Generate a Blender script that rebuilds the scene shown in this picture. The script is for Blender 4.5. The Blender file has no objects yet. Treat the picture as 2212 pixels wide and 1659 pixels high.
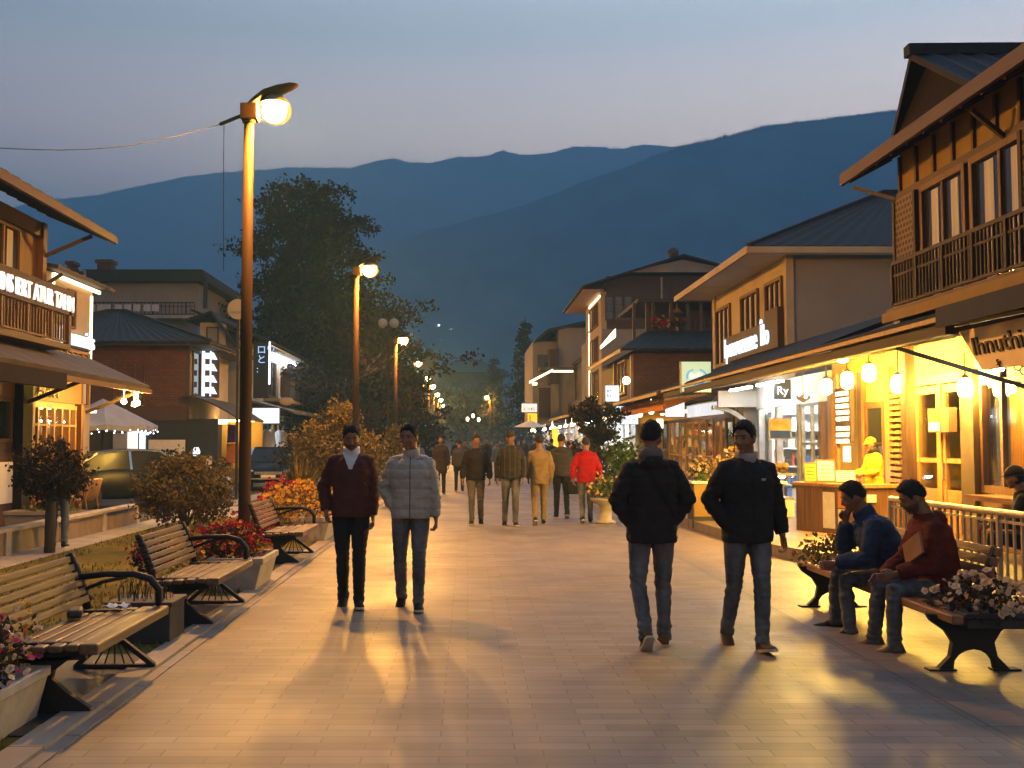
import bpy, math, random
from mathutils import Vector as V, Matrix, noise
R = math.radians
random.seed(7)
sc = bpy.context.scene
COL = sc.collection
# ---------------------------------------------------------------- camera geometry (street runs along +Y)
CAMZ, FPX, CX, CY = 1.635, 2300.0, 1106.0, 829.5
PPX = 1010.0   # principal point: the lens is shifted so that the street's vanishing point sits left of the frame centre
CROT = Matrix.Rotation(R(93.12), 3, 'X')
def ray(px, py): return CROT @ V(((px-PPX)/FPX, (CY-py)/FPX, -1))
def at(px, py, Y): d = ray(px, py); return V((0, 0, CAMZ)) + d*(Y/d.y)
def atX(px, py, X): d = ray(px, py); return V((0, 0, CAMZ)) + d*(X/d.x)
def atZ(px, py, z): d = ray(px, py); return V((0, 0, CAMZ)) + d*((z-CAMZ)/d.z)
def yX(px, X): return atX(px, 955, X).y
def lerp(a, b, t): return a + (b-a)*t
def U(a, b): return random.uniform(a, b)

# ---------------------------------------------------------------- object helpers
class MB:
    """collects shapes and links them as one mesh object"""
    def __init__(s): s.v = []; s.f = []; s.m = []; s.mi = 0
    def add(s, vs, fs):
        b = len(s.v); s.v += [tuple(x) for x in vs]
        s.f += [tuple(i+b for i in f) for f in fs]; s.m += [s.mi]*len(fs); return s
    def box(s, x0, x1, y0, y1, z0, z1, M=None):
        vs = [V((x, y, z)) for z in (z0, z1) for x, y in ((x0, y0), (x1, y0), (x1, y1), (x0, y1))]
        if M: vs = [M @ v for v in vs]
        return s.add(vs, [(3,2,1,0),(4,5,6,7),(0,1,5,4),(1,2,6,5),(2,3,7,6),(3,0,4,7)])
    def bar(s, p, q, w, h=None, up=(0,0,1)):
        p, q = V(p), V(q); h = h or w; d = (q-p).normalized(); u = V(up)
        if abs(d.dot(u)) > .98: u = V((0,1,0))
        a = d.cross(u).normalized(); b = a.cross(d)
        vs = [c + a*i*w/2 + b*j*h/2 for c in (p, q) for i, j in ((-1,-1),(1,-1),(1,1),(-1,1))]
        return s.add(vs, [(3,2,1,0),(4,5,6,7),(0,1,5,4),(1,2,6,5),(2,3,7,6),(3,0,4,7)])
    def loft(s, rings, cap=True):
        n = len(rings[0]); vs = [p for r in rings for p in r]; fs = []
        for k in range(len(rings)-1):
            for i in range(n):
                j = (i+1) % n; fs.append((k*n+i, k*n+j, (k+1)*n+j, (k+1)*n+i))
        if cap: fs += [tuple(range(n-1, -1, -1)), tuple(range((len(rings)-1)*n, len(rings)*n))]
        return s.add(vs, fs)
    def tube(s, pts, rad, n=8, up=(0,1,0), flat=1.0):
        pts = [V(p) for p in pts]; rings = []; a = None
        if not hasattr(rad, '__len__'): rad = [rad]*len(pts)
        for i, p in enumerate(pts):
            d = (pts[min(i+1, len(pts)-1)] - pts[max(i-1, 0)]).normalized()
            u = V(up) if a is None else b0
            if abs(d.dot(u)) > .98: u = V((1,0,0)) if abs(d.x) < .9 else V((0,0,1))
            a = d.cross(u).normalized(); b0 = a.cross(d).normalized(); a = -a
            r = rad[i]
            rings.append([p + (a*math.cos(t) + b0*math.sin(t)*flat)*r for t in [2*math.pi*k/n for k in range(n)]])
        return s.loft(rings)
    def lathe(s, prof, n=16, c=(0,0,0), M=None):
        c = V(c); rings = []
        for r, z in prof:
            ring = [V((r*math.cos(2*math.pi*k/n), r*math.sin(2*math.pi*k/n), z)) for k in range(n)]
            rings.append([(M @ p if M else p) + c for p in ring])
        return s.loft(rings)
    def ell(s, c, r, n=10, m=7, M=None):
        c = V(c); rx, ry, rz = r if hasattr(r, '__len__') else (r, r, r); rings = []
        for i in range(m+1):
            t = math.pi*(i/m); q = max(math.sin(t), .02)
            ring = [V((rx*q*math.cos(2*math.pi*k/n), ry*q*math.sin(2*math.pi*k/n), -rz*math.cos(t))) for k in range(n)]
            rings.append([(M @ p if M else p) + c for p in ring])
        return s.loft(rings)
    def prism(s, poly, off):
        n = len(poly); o = V(off); vs = [V(p) for p in poly] + [V(p)+o for p in poly]
        fs = [tuple(range(n-1, -1, -1)), tuple(range(n, 2*n))] + [(i, (i+1) % n, n+(i+1) % n, n+i) for i in range(n)]
        return s.add(vs, fs)
    def quad(s, a, b, c, d): return s.add([a, b, c, d], [(0,1,2,3)])
    def build(s, name, mat, parent=None, local=False, smooth=False, bevel=0, kind=None, label=None, cat=None, group=None, origin='base'):
        mats = mat if isinstance(mat, (list, tuple)) else [mat]
        vs = s.v; loc = None
        if parent is None and origin == 'base' and vs:
            xs, ys, zs = zip(*vs); loc = V(((min(xs)+max(xs))/2, (min(ys)+max(ys))/2, min(zs)))
            vs = [(x-loc.x, y-loc.y, z-loc.z) for x, y, z in vs]
        me = bpy.data.meshes.new(name); me.from_pydata(vs, [], s.f)
        for m in mats: me.materials.append(m)
        if len(mats) > 1: me.polygons.foreach_set('material_index', s.m)
        if smooth: me.polygons.foreach_set('use_smooth', [True]*len(s.f))
        me.update()
        o = bpy.data.objects.new(name, me); COL.objects.link(o)
        if loc is not None: o.location = loc
        if parent is not None: adopt(o, parent, local)
        if bevel:
            b = o.modifiers.new('bevel', 'BEVEL'); b.width = bevel; b.segments = 2; b.limit_method = 'ANGLE'
        tag(o, label, cat, group, kind)
        return o
WM = {}
def wmat(o): return wmat(o.parent) @ o.matrix_parent_inverse @ o.matrix_basis if o.parent else o.matrix_basis.copy()
def adopt(o, parent, local=False):
    o.parent = parent
    if not local: o.matrix_parent_inverse = wmat(parent).inverted()
def tag(o, label=None, cat=None, group=None, kind=None):
    if label: o['label'] = label
    if cat: o['category'] = cat
    if group: o['group'] = group
    if kind: o['kind'] = kind
    return o
def thing(name, label, cat, loc=(0,0,0), rz=0, group=None):
    o = bpy.data.objects.new(name, None); COL.objects.link(o); o.empty_display_size = .2
    o.location = loc; o.rotation_euler = (0, 0, rz)
    return tag(o, label, cat, group)
def dup(root, loc, rz=0, label=None, group=None, scale=None):
    kids = {}
    for o in list(COL.objects):
        if o.parent: kids.setdefault(o.parent.name, []).append(o)
    def cp(o, par):
        c = o.copy(); COL.objects.link(c)
        if par: c.parent = par
        for k in kids.get(o.name, []): cp(k, c)
        return c
    r = cp(root, None); r.location = loc; r.rotation_euler = (0, 0, rz)
    if scale: r.scale = (scale,)*3
    if label: r['label'] = label
    if group: r['group'] = group
    return r
def text(s, pos, xax, up, size, mat, parent=None, name='lettering', ext=.01, slant=0, width=None, kind=None):
    cu = bpy.data.curves.new('txt', 'FONT'); cu.body = s; cu.size = size; cu.extrude = ext; cu.shear = slant; cu.resolution_u = 3
    o = bpy.data.objects.new('txt', cu); COL.objects.link(o)
    dg = bpy.context.evaluated_depsgraph_get(); dg.update()
    me = bpy.data.meshes.new_from_object(o.evaluated_get(dg)); bpy.data.objects.remove(o); me.name = name
    xa = V(xax).normalized(); ua = V(up).normalized(); na = xa.cross(ua).normalized(); ua = na.cross(xa)
    xs = [v.co.x for v in me.vertices] or [0, 1]
    k = width/max(max(xs)-min(xs), .01) if width else 1; x0 = min(xs)
    for v in me.vertices: v.co = V(pos) + xa*(v.co.x-x0)*k + ua*v.co.y + na*v.co.z
    me.materials.clear(); me.materials.append(mat)
    ob = bpy.data.objects.new(name, me); COL.objects.link(ob)
    if parent: adopt(ob, parent)
    return ob

# ---------------------------------------------------------------- materials (all node based)
def nt(name):
    m = bpy.data.materials.new(name); m.use_nodes = True; t = m.node_tree
    return m, t, t.nodes['Principled BSDF']
def N(t, typ, **kw):
    n = t.nodes.new(typ)
    for k, v in kw.items():
        if k in n.inputs: n.inputs[k].default_value = v
        else: setattr(n, k, v)
    return n
def coords(t, sc_=(1,1,1)):
    tc = N(t, 'ShaderNodeTexCoord'); mp = N(t, 'ShaderNodeMapping'); mp.inputs['Scale'].default_value = sc_
    t.links.new(tc.outputs['Object'], mp.inputs['Vector']); return mp.outputs['Vector']
def surf(name, c1, c2=None, scale=(4,4,4), rough=.7, r2=None, metal=0, bump=0, bscale=None, detail=5, spec=.5, coat=0, trans=0):
    """base colour = noise between two tints, noise bump, roughness variation"""
    m, t, b = nt(name); L = t.links.new
    c2 = c2 or tuple(x*.7 for x in c1)
    vec = coords(t, scale); n = N(t, 'ShaderNodeTexNoise', Scale=1.0, Detail=detail, Roughness=.6); L(vec, n.inputs['Vector'])
    r = N(t, 'ShaderNodeValToRGB'); r.color_ramp.elements[0].color = (*c2, 1); r.color_ramp.elements[1].color = (*c1, 1)
    r.color_ramp.elements[0].position = .32; r.color_ramp.elements[1].position = .66
    L(n.outputs['Fac'], r.inputs['Fac']); L(r.outputs['Color'], b.inputs['Base Color'])
    mr = N(t, 'ShaderNodeMapRange'); mr.inputs['To Min'].default_value = rough; mr.inputs['To Max'].default_value = r2 or min(1, rough+.12)
    L(n.outputs['Fac'], mr.inputs['Value']); L(mr.outputs['Result'], b.inputs['Roughness'])
    b.inputs['Metallic'].default_value = metal; b.inputs['Specular IOR Level'].default_value = spec; b.inputs['Coat Weight'].default_value = coat
    if bump:
        n2 = N(t, 'ShaderNodeTexNoise', Scale=1.0, Detail=4); L(coords(t, bscale or tuple(x*4 for x in scale)), n2.inputs['Vector'])
        bp = N(t, 'ShaderNodeBump', Strength=bump, Distance=.02); L(n2.outputs['Fac'], bp.inputs['Height']); L(bp.outputs['Normal'], b.inputs['Normal'])
    return m
def wood(name, c1, c2, axis='y', rough=.5, spec=.5):
    s = {'x': (1.5, 26, 26), 'y': (26, 1.5, 26), 'z': (26, 26, 1.5)}[axis]
    return surf(name, c1, c2, s, rough, rough+.2, bump=.25, bscale=s, spec=spec)
def brick(name, c1, c2, mortar, w, h, rough=.8, plane='xz', msize=.01, bump=.4, off=.5):
    m, t, b = nt(name); L = t.links.new
    tc = N(t, 'ShaderNodeTexCoord'); sx = N(t, 'ShaderNodeSeparateXYZ'); cx = N(t, 'ShaderNodeCombineXYZ')
    L(tc.outputs['Object'], sx.inputs[0]); L(sx.outputs['XYZ'.index(plane[0].upper())], cx.inputs[0]); L(sx.outputs['XYZ'.index(plane[1].upper())], cx.inputs[1])
    br = N(t, 'ShaderNodeTexBrick', Scale=1.0); br.offset = off
    for k, v in (('Color1', (*c1, 1)), ('Color2', (*c2, 1)), ('Mortar', (*mortar, 1)), ('Mortar Size', msize), ('Brick Width', w), ('Row Height', h), ('Bias', 0.)): br.inputs[k].default_value = v
    L(cx.outputs[0], br.inputs['Vector'])
    n = N(t, 'ShaderNodeTexNoise', Scale=2.2, Detail=6.); L(tc.outputs['Object'], n.inputs['Vector'])
    mx = N(t, 'ShaderNodeMix', data_type='RGBA', blend_type='MULTIPLY'); mx.inputs[0].default_value = .7
    rp = N(t, 'ShaderNodeValToRGB'); rp.color_ramp.elements[0].color = (.68,.68,.68,1); rp.color_ramp.elements[1].color = (1.12,1.12,1.12,1)
    rp.color_ramp.elements[0].position = .3; rp.color_ramp.elements[1].position = .7
    L(n.outputs['Fac'], rp.inputs['Fac']); L(br.outputs['Color'], mx.inputs[6]); L(rp.outputs['Color'], mx.inputs[7]); L(mx.outputs[2], b.inputs['Base Color'])
    mr = N(t, 'ShaderNodeMapRange'); mr.inputs['To Min'].default_value = rough-.08; mr.inputs['To Max'].default_value = min(1, rough+.14); mr.inputs['From Min'].default_value = .3; mr.inputs['From Max'].default_value = .7
    n3 = N(t, 'ShaderNodeTexNoise', Scale=.7, Detail=4.); L(tc.outputs['Object'], n3.inputs['Vector']); L(n3.outputs['Fac'], mr.inputs['Value']); L(mr.outputs['Result'], b.inputs['Roughness'])
    bp = N(t, 'ShaderNodeBump', Strength=bump, Distance=.012); bp.invert = True
    L(br.outputs['Fac'], bp.inputs['Height']); L(bp.outputs['Normal'], b.inputs['Normal'])
    return m
def glow(name, col, strength, sample=True):
    m, t, b = nt(name)
    e = N(t, 'ShaderNodeEmission'); e.inputs['Color'].default_value = (*col, 1); e.inputs['Strength'].default_value = strength
    t.links.new(e.outputs[0], t.nodes['Material Output'].inputs['Surface'])
    m.cycles.emission_sampling = 'AUTO' if sample else 'NONE'
    return m
def panel(name, base, strength=1., noise_=None):
    """a lit sign face: soft uneven emission"""
    m, t, b = nt(name); L = t.links.new
    n = N(t, 'ShaderNodeTexNoise', Scale=1., Detail=3.); L(coords(t, noise_ or (3,3,3)), n.inputs['Vector'])
    r = N(t, 'ShaderNodeValToRGB'); r.color_ramp.elements[0].color = (*[x*.75 for x in base], 1); r.color_ramp.elements[1].color = (*base, 1)
    L(n.outputs['Fac'], r.inputs['Fac']); L(r.outputs[0], b.inputs['Emission Color']); b.inputs['Emission Strength'].default_value = strength
    b.inputs['Base Color'].default_value = (*base, 1); m.cycles.emission_sampling = 'NONE'
    return m
def leafmat(name, c1, c2, rough=.6):
    m, t, b = nt(name); L = t.links.new
    n = N(t, 'ShaderNodeTexNoise', Scale=1., Detail=3.); L(coords(t, (6,6,6)), n.inputs['Vector'])
    r = N(t, 'ShaderNodeValToRGB'); r.color_ramp.elements[0].color = (*c2, 1); r.color_ramp.elements[1].color = (*c1, 1)
    r.color_ramp.elements[0].position = .35; r.color_ramp.elements[1].position = .65
    L(n.outputs['Fac'], r.inputs['Fac']); L(r.outputs[0], b.inputs['Base Color']); b.inputs['Roughness'].default_value = rough
    b.inputs['Specular IOR Level'].default_value = .25
    tr = N(t, 'ShaderNodeBsdfTranslucent'); L(r.outputs[0], tr.inputs['Color'])
    ms = N(t, 'ShaderNodeMixShader'); ms.inputs[0].default_value = .25
    L(b.outputs[0], ms.inputs[1]); L(tr.outputs[0], ms.inputs[2]); L(ms.outputs[0], t.nodes['Material Output'].inputs['Surface'])
    return m
def glassmat(name, tint=(1,1,1), refl=.12):
    m, t, b = nt(name); L = t.links.new
    tr = N(t, 'ShaderNodeBsdfTransparent'); tr.inputs['Color'].default_value = (*tint, 1)
    gl = N(t, 'ShaderNodeBsdfGlossy'); gl.inputs['Roughness'].default_value = .04
    lw = N(t, 'ShaderNodeLayerWeight', Blend=.35); mr = N(t, 'ShaderNodeMapRange'); mr.inputs['To Min'].default_value = refl*.5; mr.inputs['To Max'].default_value = min(1, refl*5)
    L(lw.outputs['Fresnel'], mr.inputs['Value'])
    ms = N(t, 'ShaderNodeMixShader'); L(mr.outputs[0], ms.inputs[0]); L(tr.outputs[0], ms.inputs[1]); L(gl.outputs[0], ms.inputs[2])
    L(ms.outputs[0], t.nodes['Material Output'].inputs['Surface']); return m
def lamphalo(name, col, k):  # see-through shell whose own emission stands in for a lamp's halo
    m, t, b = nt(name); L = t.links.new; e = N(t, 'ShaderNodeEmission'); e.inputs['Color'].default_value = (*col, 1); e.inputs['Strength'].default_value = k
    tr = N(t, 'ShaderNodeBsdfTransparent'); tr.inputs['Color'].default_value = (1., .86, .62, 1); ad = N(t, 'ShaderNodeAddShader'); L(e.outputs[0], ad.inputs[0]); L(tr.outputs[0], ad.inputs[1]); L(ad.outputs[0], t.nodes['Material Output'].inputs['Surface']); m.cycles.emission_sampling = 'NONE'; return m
M = {}
M['paver'] = brick('paver', (.228,.172,.13), (.158,.117,.087), (.108,.081,.061), .40, .125, .5, 'xy', .005, .3, .37)
M['paver_side'] = brick('paver_side', (.215,.152,.105), (.175,.124,.085), (.10,.072,.05), .3, .15, .5, 'xy', .006, .3)
M['border'] = brick('border', (.165,.122,.09), (.14,.104,.077), (.07,.055,.04), .3, .62, .5, 'xy', .01, .4, 0)
M['kerb'] = brick('kerb_stone', (.30,.235,.18), (.255,.2,.155), (.1,.08,.06), 4., .95, .6, 'xy', .008, .5, 0)
M['gutter'] = brick('gutter_stone', (.25,.20,.17), (.2,.16,.13), (.08,.06,.05), 4., .6, .5, 'xy', .01, .6, 0)
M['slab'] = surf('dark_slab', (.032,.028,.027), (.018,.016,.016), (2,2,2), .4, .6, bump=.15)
M['concrete'] = surf('concrete', (.36,.31,.26), (.25,.21,.17), (3,3,3), .75, bump=.25)
M['wallcap'] = surf('wall_cap', (.42,.36,.29), (.3,.25,.2), (4,4,4), .75, bump=.25)
M['render_tan'] = surf('tan_render', (.27,.2,.12), (.19,.14,.08), (5,5,2), .85, bump=.3)
M['asphalt'] = surf('asphalt', (.07,.062,.055), (.04,.036,.032), (6,6,6), .7, bump=.3, bscale=(60,60,60))
M['soil'] = surf('ground_soil', (.10,.07,.04), (.055,.045,.03), (.6,.6,.6), .95, bump=.3)
M['turf'] = surf('turf', (.165,.118,.022), (.08,.066,.016), (1.4,1.4,1.4), .95, spec=.08, bump=.6, bscale=(40,40,40))
M['grass'] = leafmat('grass_blade', (.16,.14,.022), (.07,.075,.016))
M['mount'] = surf('mountain_forest', (.07,.125,.135), (.006,.016,.02), (.028,.012,.03), 1., bump=0, detail=8, spec=0)
M['benchwood'] = wood('bench_wood', (.16,.085,.035), (.065,.034,.015), 'y', .4)
M['benchwood_red'] = wood('bench_wood_red', (.27,.11,.045), (.13,.05,.02), 'y', .35)
M['iron'] = surf('black_iron', (.014,.012,.011), (.008,.007,.006), (9,9,9), .5, .7, metal=.3, bump=.1)
M['post'] = surf('lamp_post_paint', (.055,.024,.006), (.036,.016,.005), (3,3,.6), .6, .75, bump=.08, spec=.15)
M['greymetal'] = surf('grey_metal', (.3,.27,.24), (.2,.18,.16), (6,6,6), .4, .6, metal=.6)
M['steel'] = surf('brushed_rail', (.45,.36,.26), (.3,.24,.17), (8,8,2), .35, .5, metal=.7)
M['planter'] = surf('planter_concrete', (.43,.37,.30), (.30,.26,.2), (5,5,5), .7, bump=.2)
M['planter_dark'] = surf('planter_dark', (.03,.026,.024), (.018,.016,.015), (5,5,5), .6, bump=.15)
M['bark'] = surf('bark', (.10,.07,.045), (.04,.028,.02), (6,6,1.5), .9, bump=.6)
M['leaf_dark'] = leafmat('leaf_dark', (.06,.036,.016), (.018,.013,.007))
M['leaf_tree'] = leafmat('leaf_tree', (.022,.010,.005), (.007,.004,.002), .95)
M['leaf_olive'] = leafmat('leaf_olive', (.15,.095,.02), (.05,.042,.012))
M['leaf_gold'] = leafmat('leaf_gold', (.24,.15,.02), (.08,.06,.012))
M['leaf_green'] = leafmat('leaf_green', (.10,.15,.02), (.035,.06,.012))
M['leaf_fir'] = leafmat('leaf_fir', (.022,.026,.028), (.01,.012,.013))
M['leaf_grey'] = leafmat('leaf_grey', (.05,.045,.04), (.02,.02,.018))
M['fl_red'] = leafmat('petal_red', (.50,.02,.035), (.26,.006,.014))
M['fl_pink'] = leafmat('petal_pink', (.62,.12,.2), (.5,.05,.1))
M['fl_white'] = leafmat('petal_white', (.78,.60,.42), (.62,.44,.28))
M['fl_yellow'] = leafmat('petal_yellow', (.70,.42,.05), (.5,.24,.03))
M['rooftile'] = surf('dark_tile', (.030,.029,.032), (.014,.014,.016), (5,5,5), .7, .85, bump=.25, spec=.25)
M['roofmetal'] = surf('roof_sheet', (.075,.052,.038), (.045,.032,.025), (2,2,2), .65, .7, bump=.1)
M['rooftan'] = surf('weathered_board_roof', (.095,.066,.045), (.05,.036,.025), (1.5,3,3), .7, bump=.25)
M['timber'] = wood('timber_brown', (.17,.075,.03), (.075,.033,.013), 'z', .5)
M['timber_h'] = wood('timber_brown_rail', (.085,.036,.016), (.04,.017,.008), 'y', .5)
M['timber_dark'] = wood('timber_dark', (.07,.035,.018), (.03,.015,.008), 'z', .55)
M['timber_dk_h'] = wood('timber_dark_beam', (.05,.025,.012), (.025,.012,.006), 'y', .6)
M['timber_gold'] = wood('timber_honey', (.36,.185,.06), (.2,.09,.03), 'z', .4)
M['cream'] = surf('cream_plaster', (.46,.36,.24), (.36,.28,.185), (1.2,1.2,1.2), .85, bump=.12)
M['ochre'] = surf('ochre_panel', (.24,.145,.04), (.18,.105,.028), (1.5,1.5,1.5), .75, bump=.1)
M['yellowwall'] = surf('yellow_plaster', (.70,.50,.12), (.6,.4,.085), (1.3,1.3,1.3), .8, bump=.12)
M['greystucco'] = surf('grey_stucco', (.27,.24,.225), (.215,.19,.175), (1.,1.,1.), .9, bump=.3, bscale=(30,30,30))
M['white'] = surf('white_plaster', (.68,.66,.62), (.56,.54,.5), (1.,1.,1.), .8, bump=.1)
M['timber_red'] = wood('timber_red', (.17,.07,.022), (.085,.034,.011), 'z', .5)
M['gabledark'] = surf('tarred_boards', (.014,.007,.004), (.008,.004,.003), (9,9,2), .8, bump=.3, spec=.2)
M['dimwall'] = surf('dim_old_wall', (.11,.085,.07), (.06,.046,.038), (1.,1.,1.), .9, bump=.2)
M['brick'] = brick('red_brick', (.15,.05,.02), (.11,.036,.015), (.06,.028,.018), .24, .085, .85, 'xz', .012)
M['brick_y'] = brick('red_brick_side', (.24,.095,.04), (.18,.07,.03), (.10,.05,.03), .24, .085, .85, 'yz', .012)
M['glass'] = glassmat('window_glass', (1,1,1), .05)
def darkglass(name, c): return surf(name, c, tuple(x*.6 for x in c), (1.5,1.5,.6), .06, .12, spec=.8)
M['darkglass'] = darkglass('dark_window', (.03,.028,.03))
M['curtain'] = surf('curtain', (.52,.5,.5), (.34,.32,.32), (30,30,.5), .9)
M['navy'] = surf('navy_awning', (.02,.024,.035), (.013,.016,.024), (4,4,4), .8, bump=.1)
M['canvas'] = surf('grey_canvas', (.36,.34,.35), (.3,.28,.29), (2,2,2), .85, bump=.1)
M['orangecloth'] = surf('orange_cloth', (.62,.22,.04), (.5,.16,.03), (3,3,3), .8)
M['black'] = surf('black_plastic', (.02,.02,.02), (.012,.012,.012), (5,5,5), .5)
M['carpaint'] = surf('black_car_paint', (.007,.007,.008), (.005,.005,.006), (2,2,2), .3, .4, spec=.18)
M['chrome'] = surf('chrome', (.75,.75,.75), (.6,.6,.6), (4,4,4), .12, .2, metal=1)
M['rubber'] = surf('rubber', (.018,.018,.018), (.012,.012,.012), (9,9,9), .85)
M['redlens'] = surf('red_lens', (.45,.02,.02), (.3,.01,.01), (5,5,5), .2)
M['paper'] = surf('paper', (.72,.68,.6), (.6,.55,.48), (8,8,8), .9)
SOD = (1., .52, .105); WARM = (1., .60, .2); COOL = (.86, .93, 1.)
M['sodium'] = glow('sodium_lamp', SOD, 2500)
M['lantern'] = glow('lantern_light', (1., .58, .09), 950)
M['coolpanel'] = glow('cool_tube', COOL, 75)
M['warmpanel'] = glow('warm_tube', (1., .60, .18), 36)
M['coolpanel_low'] = glow('cool_tube_dim', COOL, 11)
M['lamphalo'] = lamphalo('halo_glow', (1., .36, .01), 1.0)  # orange halo of the street lamps, put in as emission
M['coolsign'] = glow('cool_sign', (.80,.92,1.), 1.5, False)
M['whitesign'] = panel('white_sign_face', (.92,.96,1.), .9)
M['led'] = glow('led_strip_warm', (1.,.78,.45), 4., False)
M['ledcool'] = glow('led_strip_cool', (.8,.9,1.), 3., False)
M['bulb'] = glow('small_bulb', (1., .72, .38), 7, False)
M['bulbcool'] = glow('small_cool_bulb', (.85,.93,1.), 5, False)
# ---------------------------------------------------------------- camera, sky, haze, render settings
cam = bpy.data.cameras.new('camera'); co = bpy.data.objects.new('camera', cam); COL.objects.link(co)
cam.sensor_width = 36; cam.lens = 36*FPX/2212; cam.shift_x = (CX-PPX)/2212; cam.clip_end = 6000; cam.clip_start = .05
co.location = (0, 0, CAMZ); co.rotation_euler = (R(93.12), 0, 0); sc.camera = co
sc.view_settings.view_transform = 'Standard'; sc.view_settings.look = 'None'; sc.view_settings.exposure = 0; sc.view_settings.gamma = 1
sc.cycles.use_denoising = True; sc.cycles.max_bounces = 6; sc.cycles.diffuse_bounces = 3; sc.cycles.glossy_bounces = 3
sc.cycles.transparent_max_bounces = 8; sc.cycles.sample_clamp_indirect = 4; sc.cycles.volume_bounces = 0; sc.cycles.caustics_reflective = False; sc.cycles.caustics_refractive = False
w = bpy.data.worlds.new('World'); sc.world = w; w.use_nodes = True; t = w.node_tree; L = t.links.new
bg = t.nodes['Background']
sky = N(t, 'ShaderNodeTexSky'); sky.sky_type = 'NISHITA'; sky.sun_disc = False; sky.sun_elevation = R(1.5); sky.sun_rotation = R(60); sky.air_density = 1.4; sky.dust_density = 2.
tc = N(t, 'ShaderNodeTexCoord'); sx = N(t, 'ShaderNodeSeparateXYZ'); L(tc.outputs['Generated'], sx.inputs[0])
rp = N(t, 'ShaderNodeValToRGB'); cr = rp.color_ramp
for p, c in ((0., (.5,.43,.4)), (1., (.29,.41,.62)), (.16, (1.18,.92,.78)), (.27, (1.12,.90,.78)), (.36, (.50,.53,.56)), (.55, (.29,.40,.58))):
    e = cr.elements[0] if p == 0 else (cr.elements[1] if p == 1. else cr.elements.new(p)); e.color = (*c, 1); e.position = p
L(sx.outputs['Z'], rp.inputs['Fac'])
mrx = N(t, 'ShaderNodeMapRange'); mrx.inputs['From Min'].default_value = -.5; mrx.inputs['From Max'].default_value = .6; mrx.inputs['To Min'].default_value = .42; mrx.inputs['To Max'].default_value = 1.4
L(sx.outputs['X'], mrx.inputs['Value'])
mry = N(t, 'ShaderNodeMapRange'); mry.inputs['From Min'].default_value = -.3; mry.inputs['From Max'].default_value = .75; mry.inputs['To Min'].default_value = .14; mry.inputs['To Max'].default_value = 1.
L(sx.outputs['Y'], mry.inputs['Value']); mxy = N(t, 'ShaderNodeMath', operation='MULTIPLY'); L(mrx.outputs[0], mxy.inputs[0]); L(mry.outputs[0], mxy.inputs[1])
ml = N(t, 'ShaderNodeMix', data_type='RGBA', blend_type='MULTIPLY'); ml.inputs[0].default_value = 1; L(rp.outputs[0], ml.inputs[6]); L(mxy.outputs[0], ml.inputs[7])
sk = N(t, 'ShaderNodeMix', data_type='RGBA', blend_type='MULTIPLY'); sk.inputs[0].default_value = 1; L(sky.outputs[0], sk.inputs[6]); sk.inputs[7].default_value = (.08,.08,.08,1)
mm = N(t, 'ShaderNodeMix', data_type='RGBA'); mm.inputs[0].default_value = .96; L(sk.outputs[2], mm.inputs[6]); L(ml.outputs[2], mm.inputs[7])
L(mm.outputs[2], bg.inputs['Color']); bg.inputs['Strength'].default_value = 4.9

# haze: one closed box of even density round camera and valley
hz, th, hb = nt('haze_air'); th.nodes.remove(hb)
pv = N(th, 'ShaderNodeVolumePrincipled'); pv.inputs['Color'].default_value = (.30,.66,1.,1); pv.inputs['Density'].default_value = .00145
th.links.new(pv.outputs[0], th.nodes['Material Output'].inputs['Volume'])
MB().box(-2900, 2900, -30, 2800, -1, 500).build('haze', hz, kind='stuff')

# ---------------------------------------------------------------- ground and setting
def sheet(name, pts, z, mat, thick=0):
    b = MB()
    if thick: b.prism([(x, y, z-thick) for x, y in pts], (0, 0, thick))
    else: b.add([(x, y, z) for x, y in pts], [tuple(range(len(pts)))])
    return b.build(name, mat, kind='structure', origin=None)
def rect(x0, x1, y0, y1): return [(x0, y0), (x1, y0), (x1, y1), (x0, y1)]
sheet('ground', rect(-5000, 5000, -1500, 5000), -.02, M['soil'])
sheet('promenade', rect(-2.15, 2.95, -8, 190), .004, M['paver'])
sheet('paving_border', rect(2.95, 3.22, -8, 190), .006, M['border'])
sheet('pavement', rect(3.22, 7.4, -8, 190), .004, M['paver_side'])
sheet('kerb', rect(-2.42, -2.23, -8, 190), .035, M['kerb'], .05)
sheet('gutter', rect(-2.23, -2.15, -8, 190), .012, M['gutter'], .03)
sheet('lawn', rect(-5.95, -2.42, -4, 23), .015, M['turf'])
sheet('lawn', rect(-5.95, -2.42, 27, 120), .015, M['turf'])
sheet('side_path', rect(-6.6, -5.95, -4, 60), .02, M['concrete'])
sheet('cross_path', rect(-6.6, -2.42, 23, 27), .012, M['concrete'])
sheet('side_road', rect(-60, -6.85, -4, 160), .0, M['asphalt'])
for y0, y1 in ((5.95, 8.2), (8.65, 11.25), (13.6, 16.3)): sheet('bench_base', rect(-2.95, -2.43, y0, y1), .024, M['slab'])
# raised step in front of the shops
sheet('shop_step', [(4.05, 60), (4.05, 25), (4.35, 15.5), (5.0, 12.6), (5.0, 3), (9, 3), (9, 60)], .17, M['paver_side'], .17)
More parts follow.
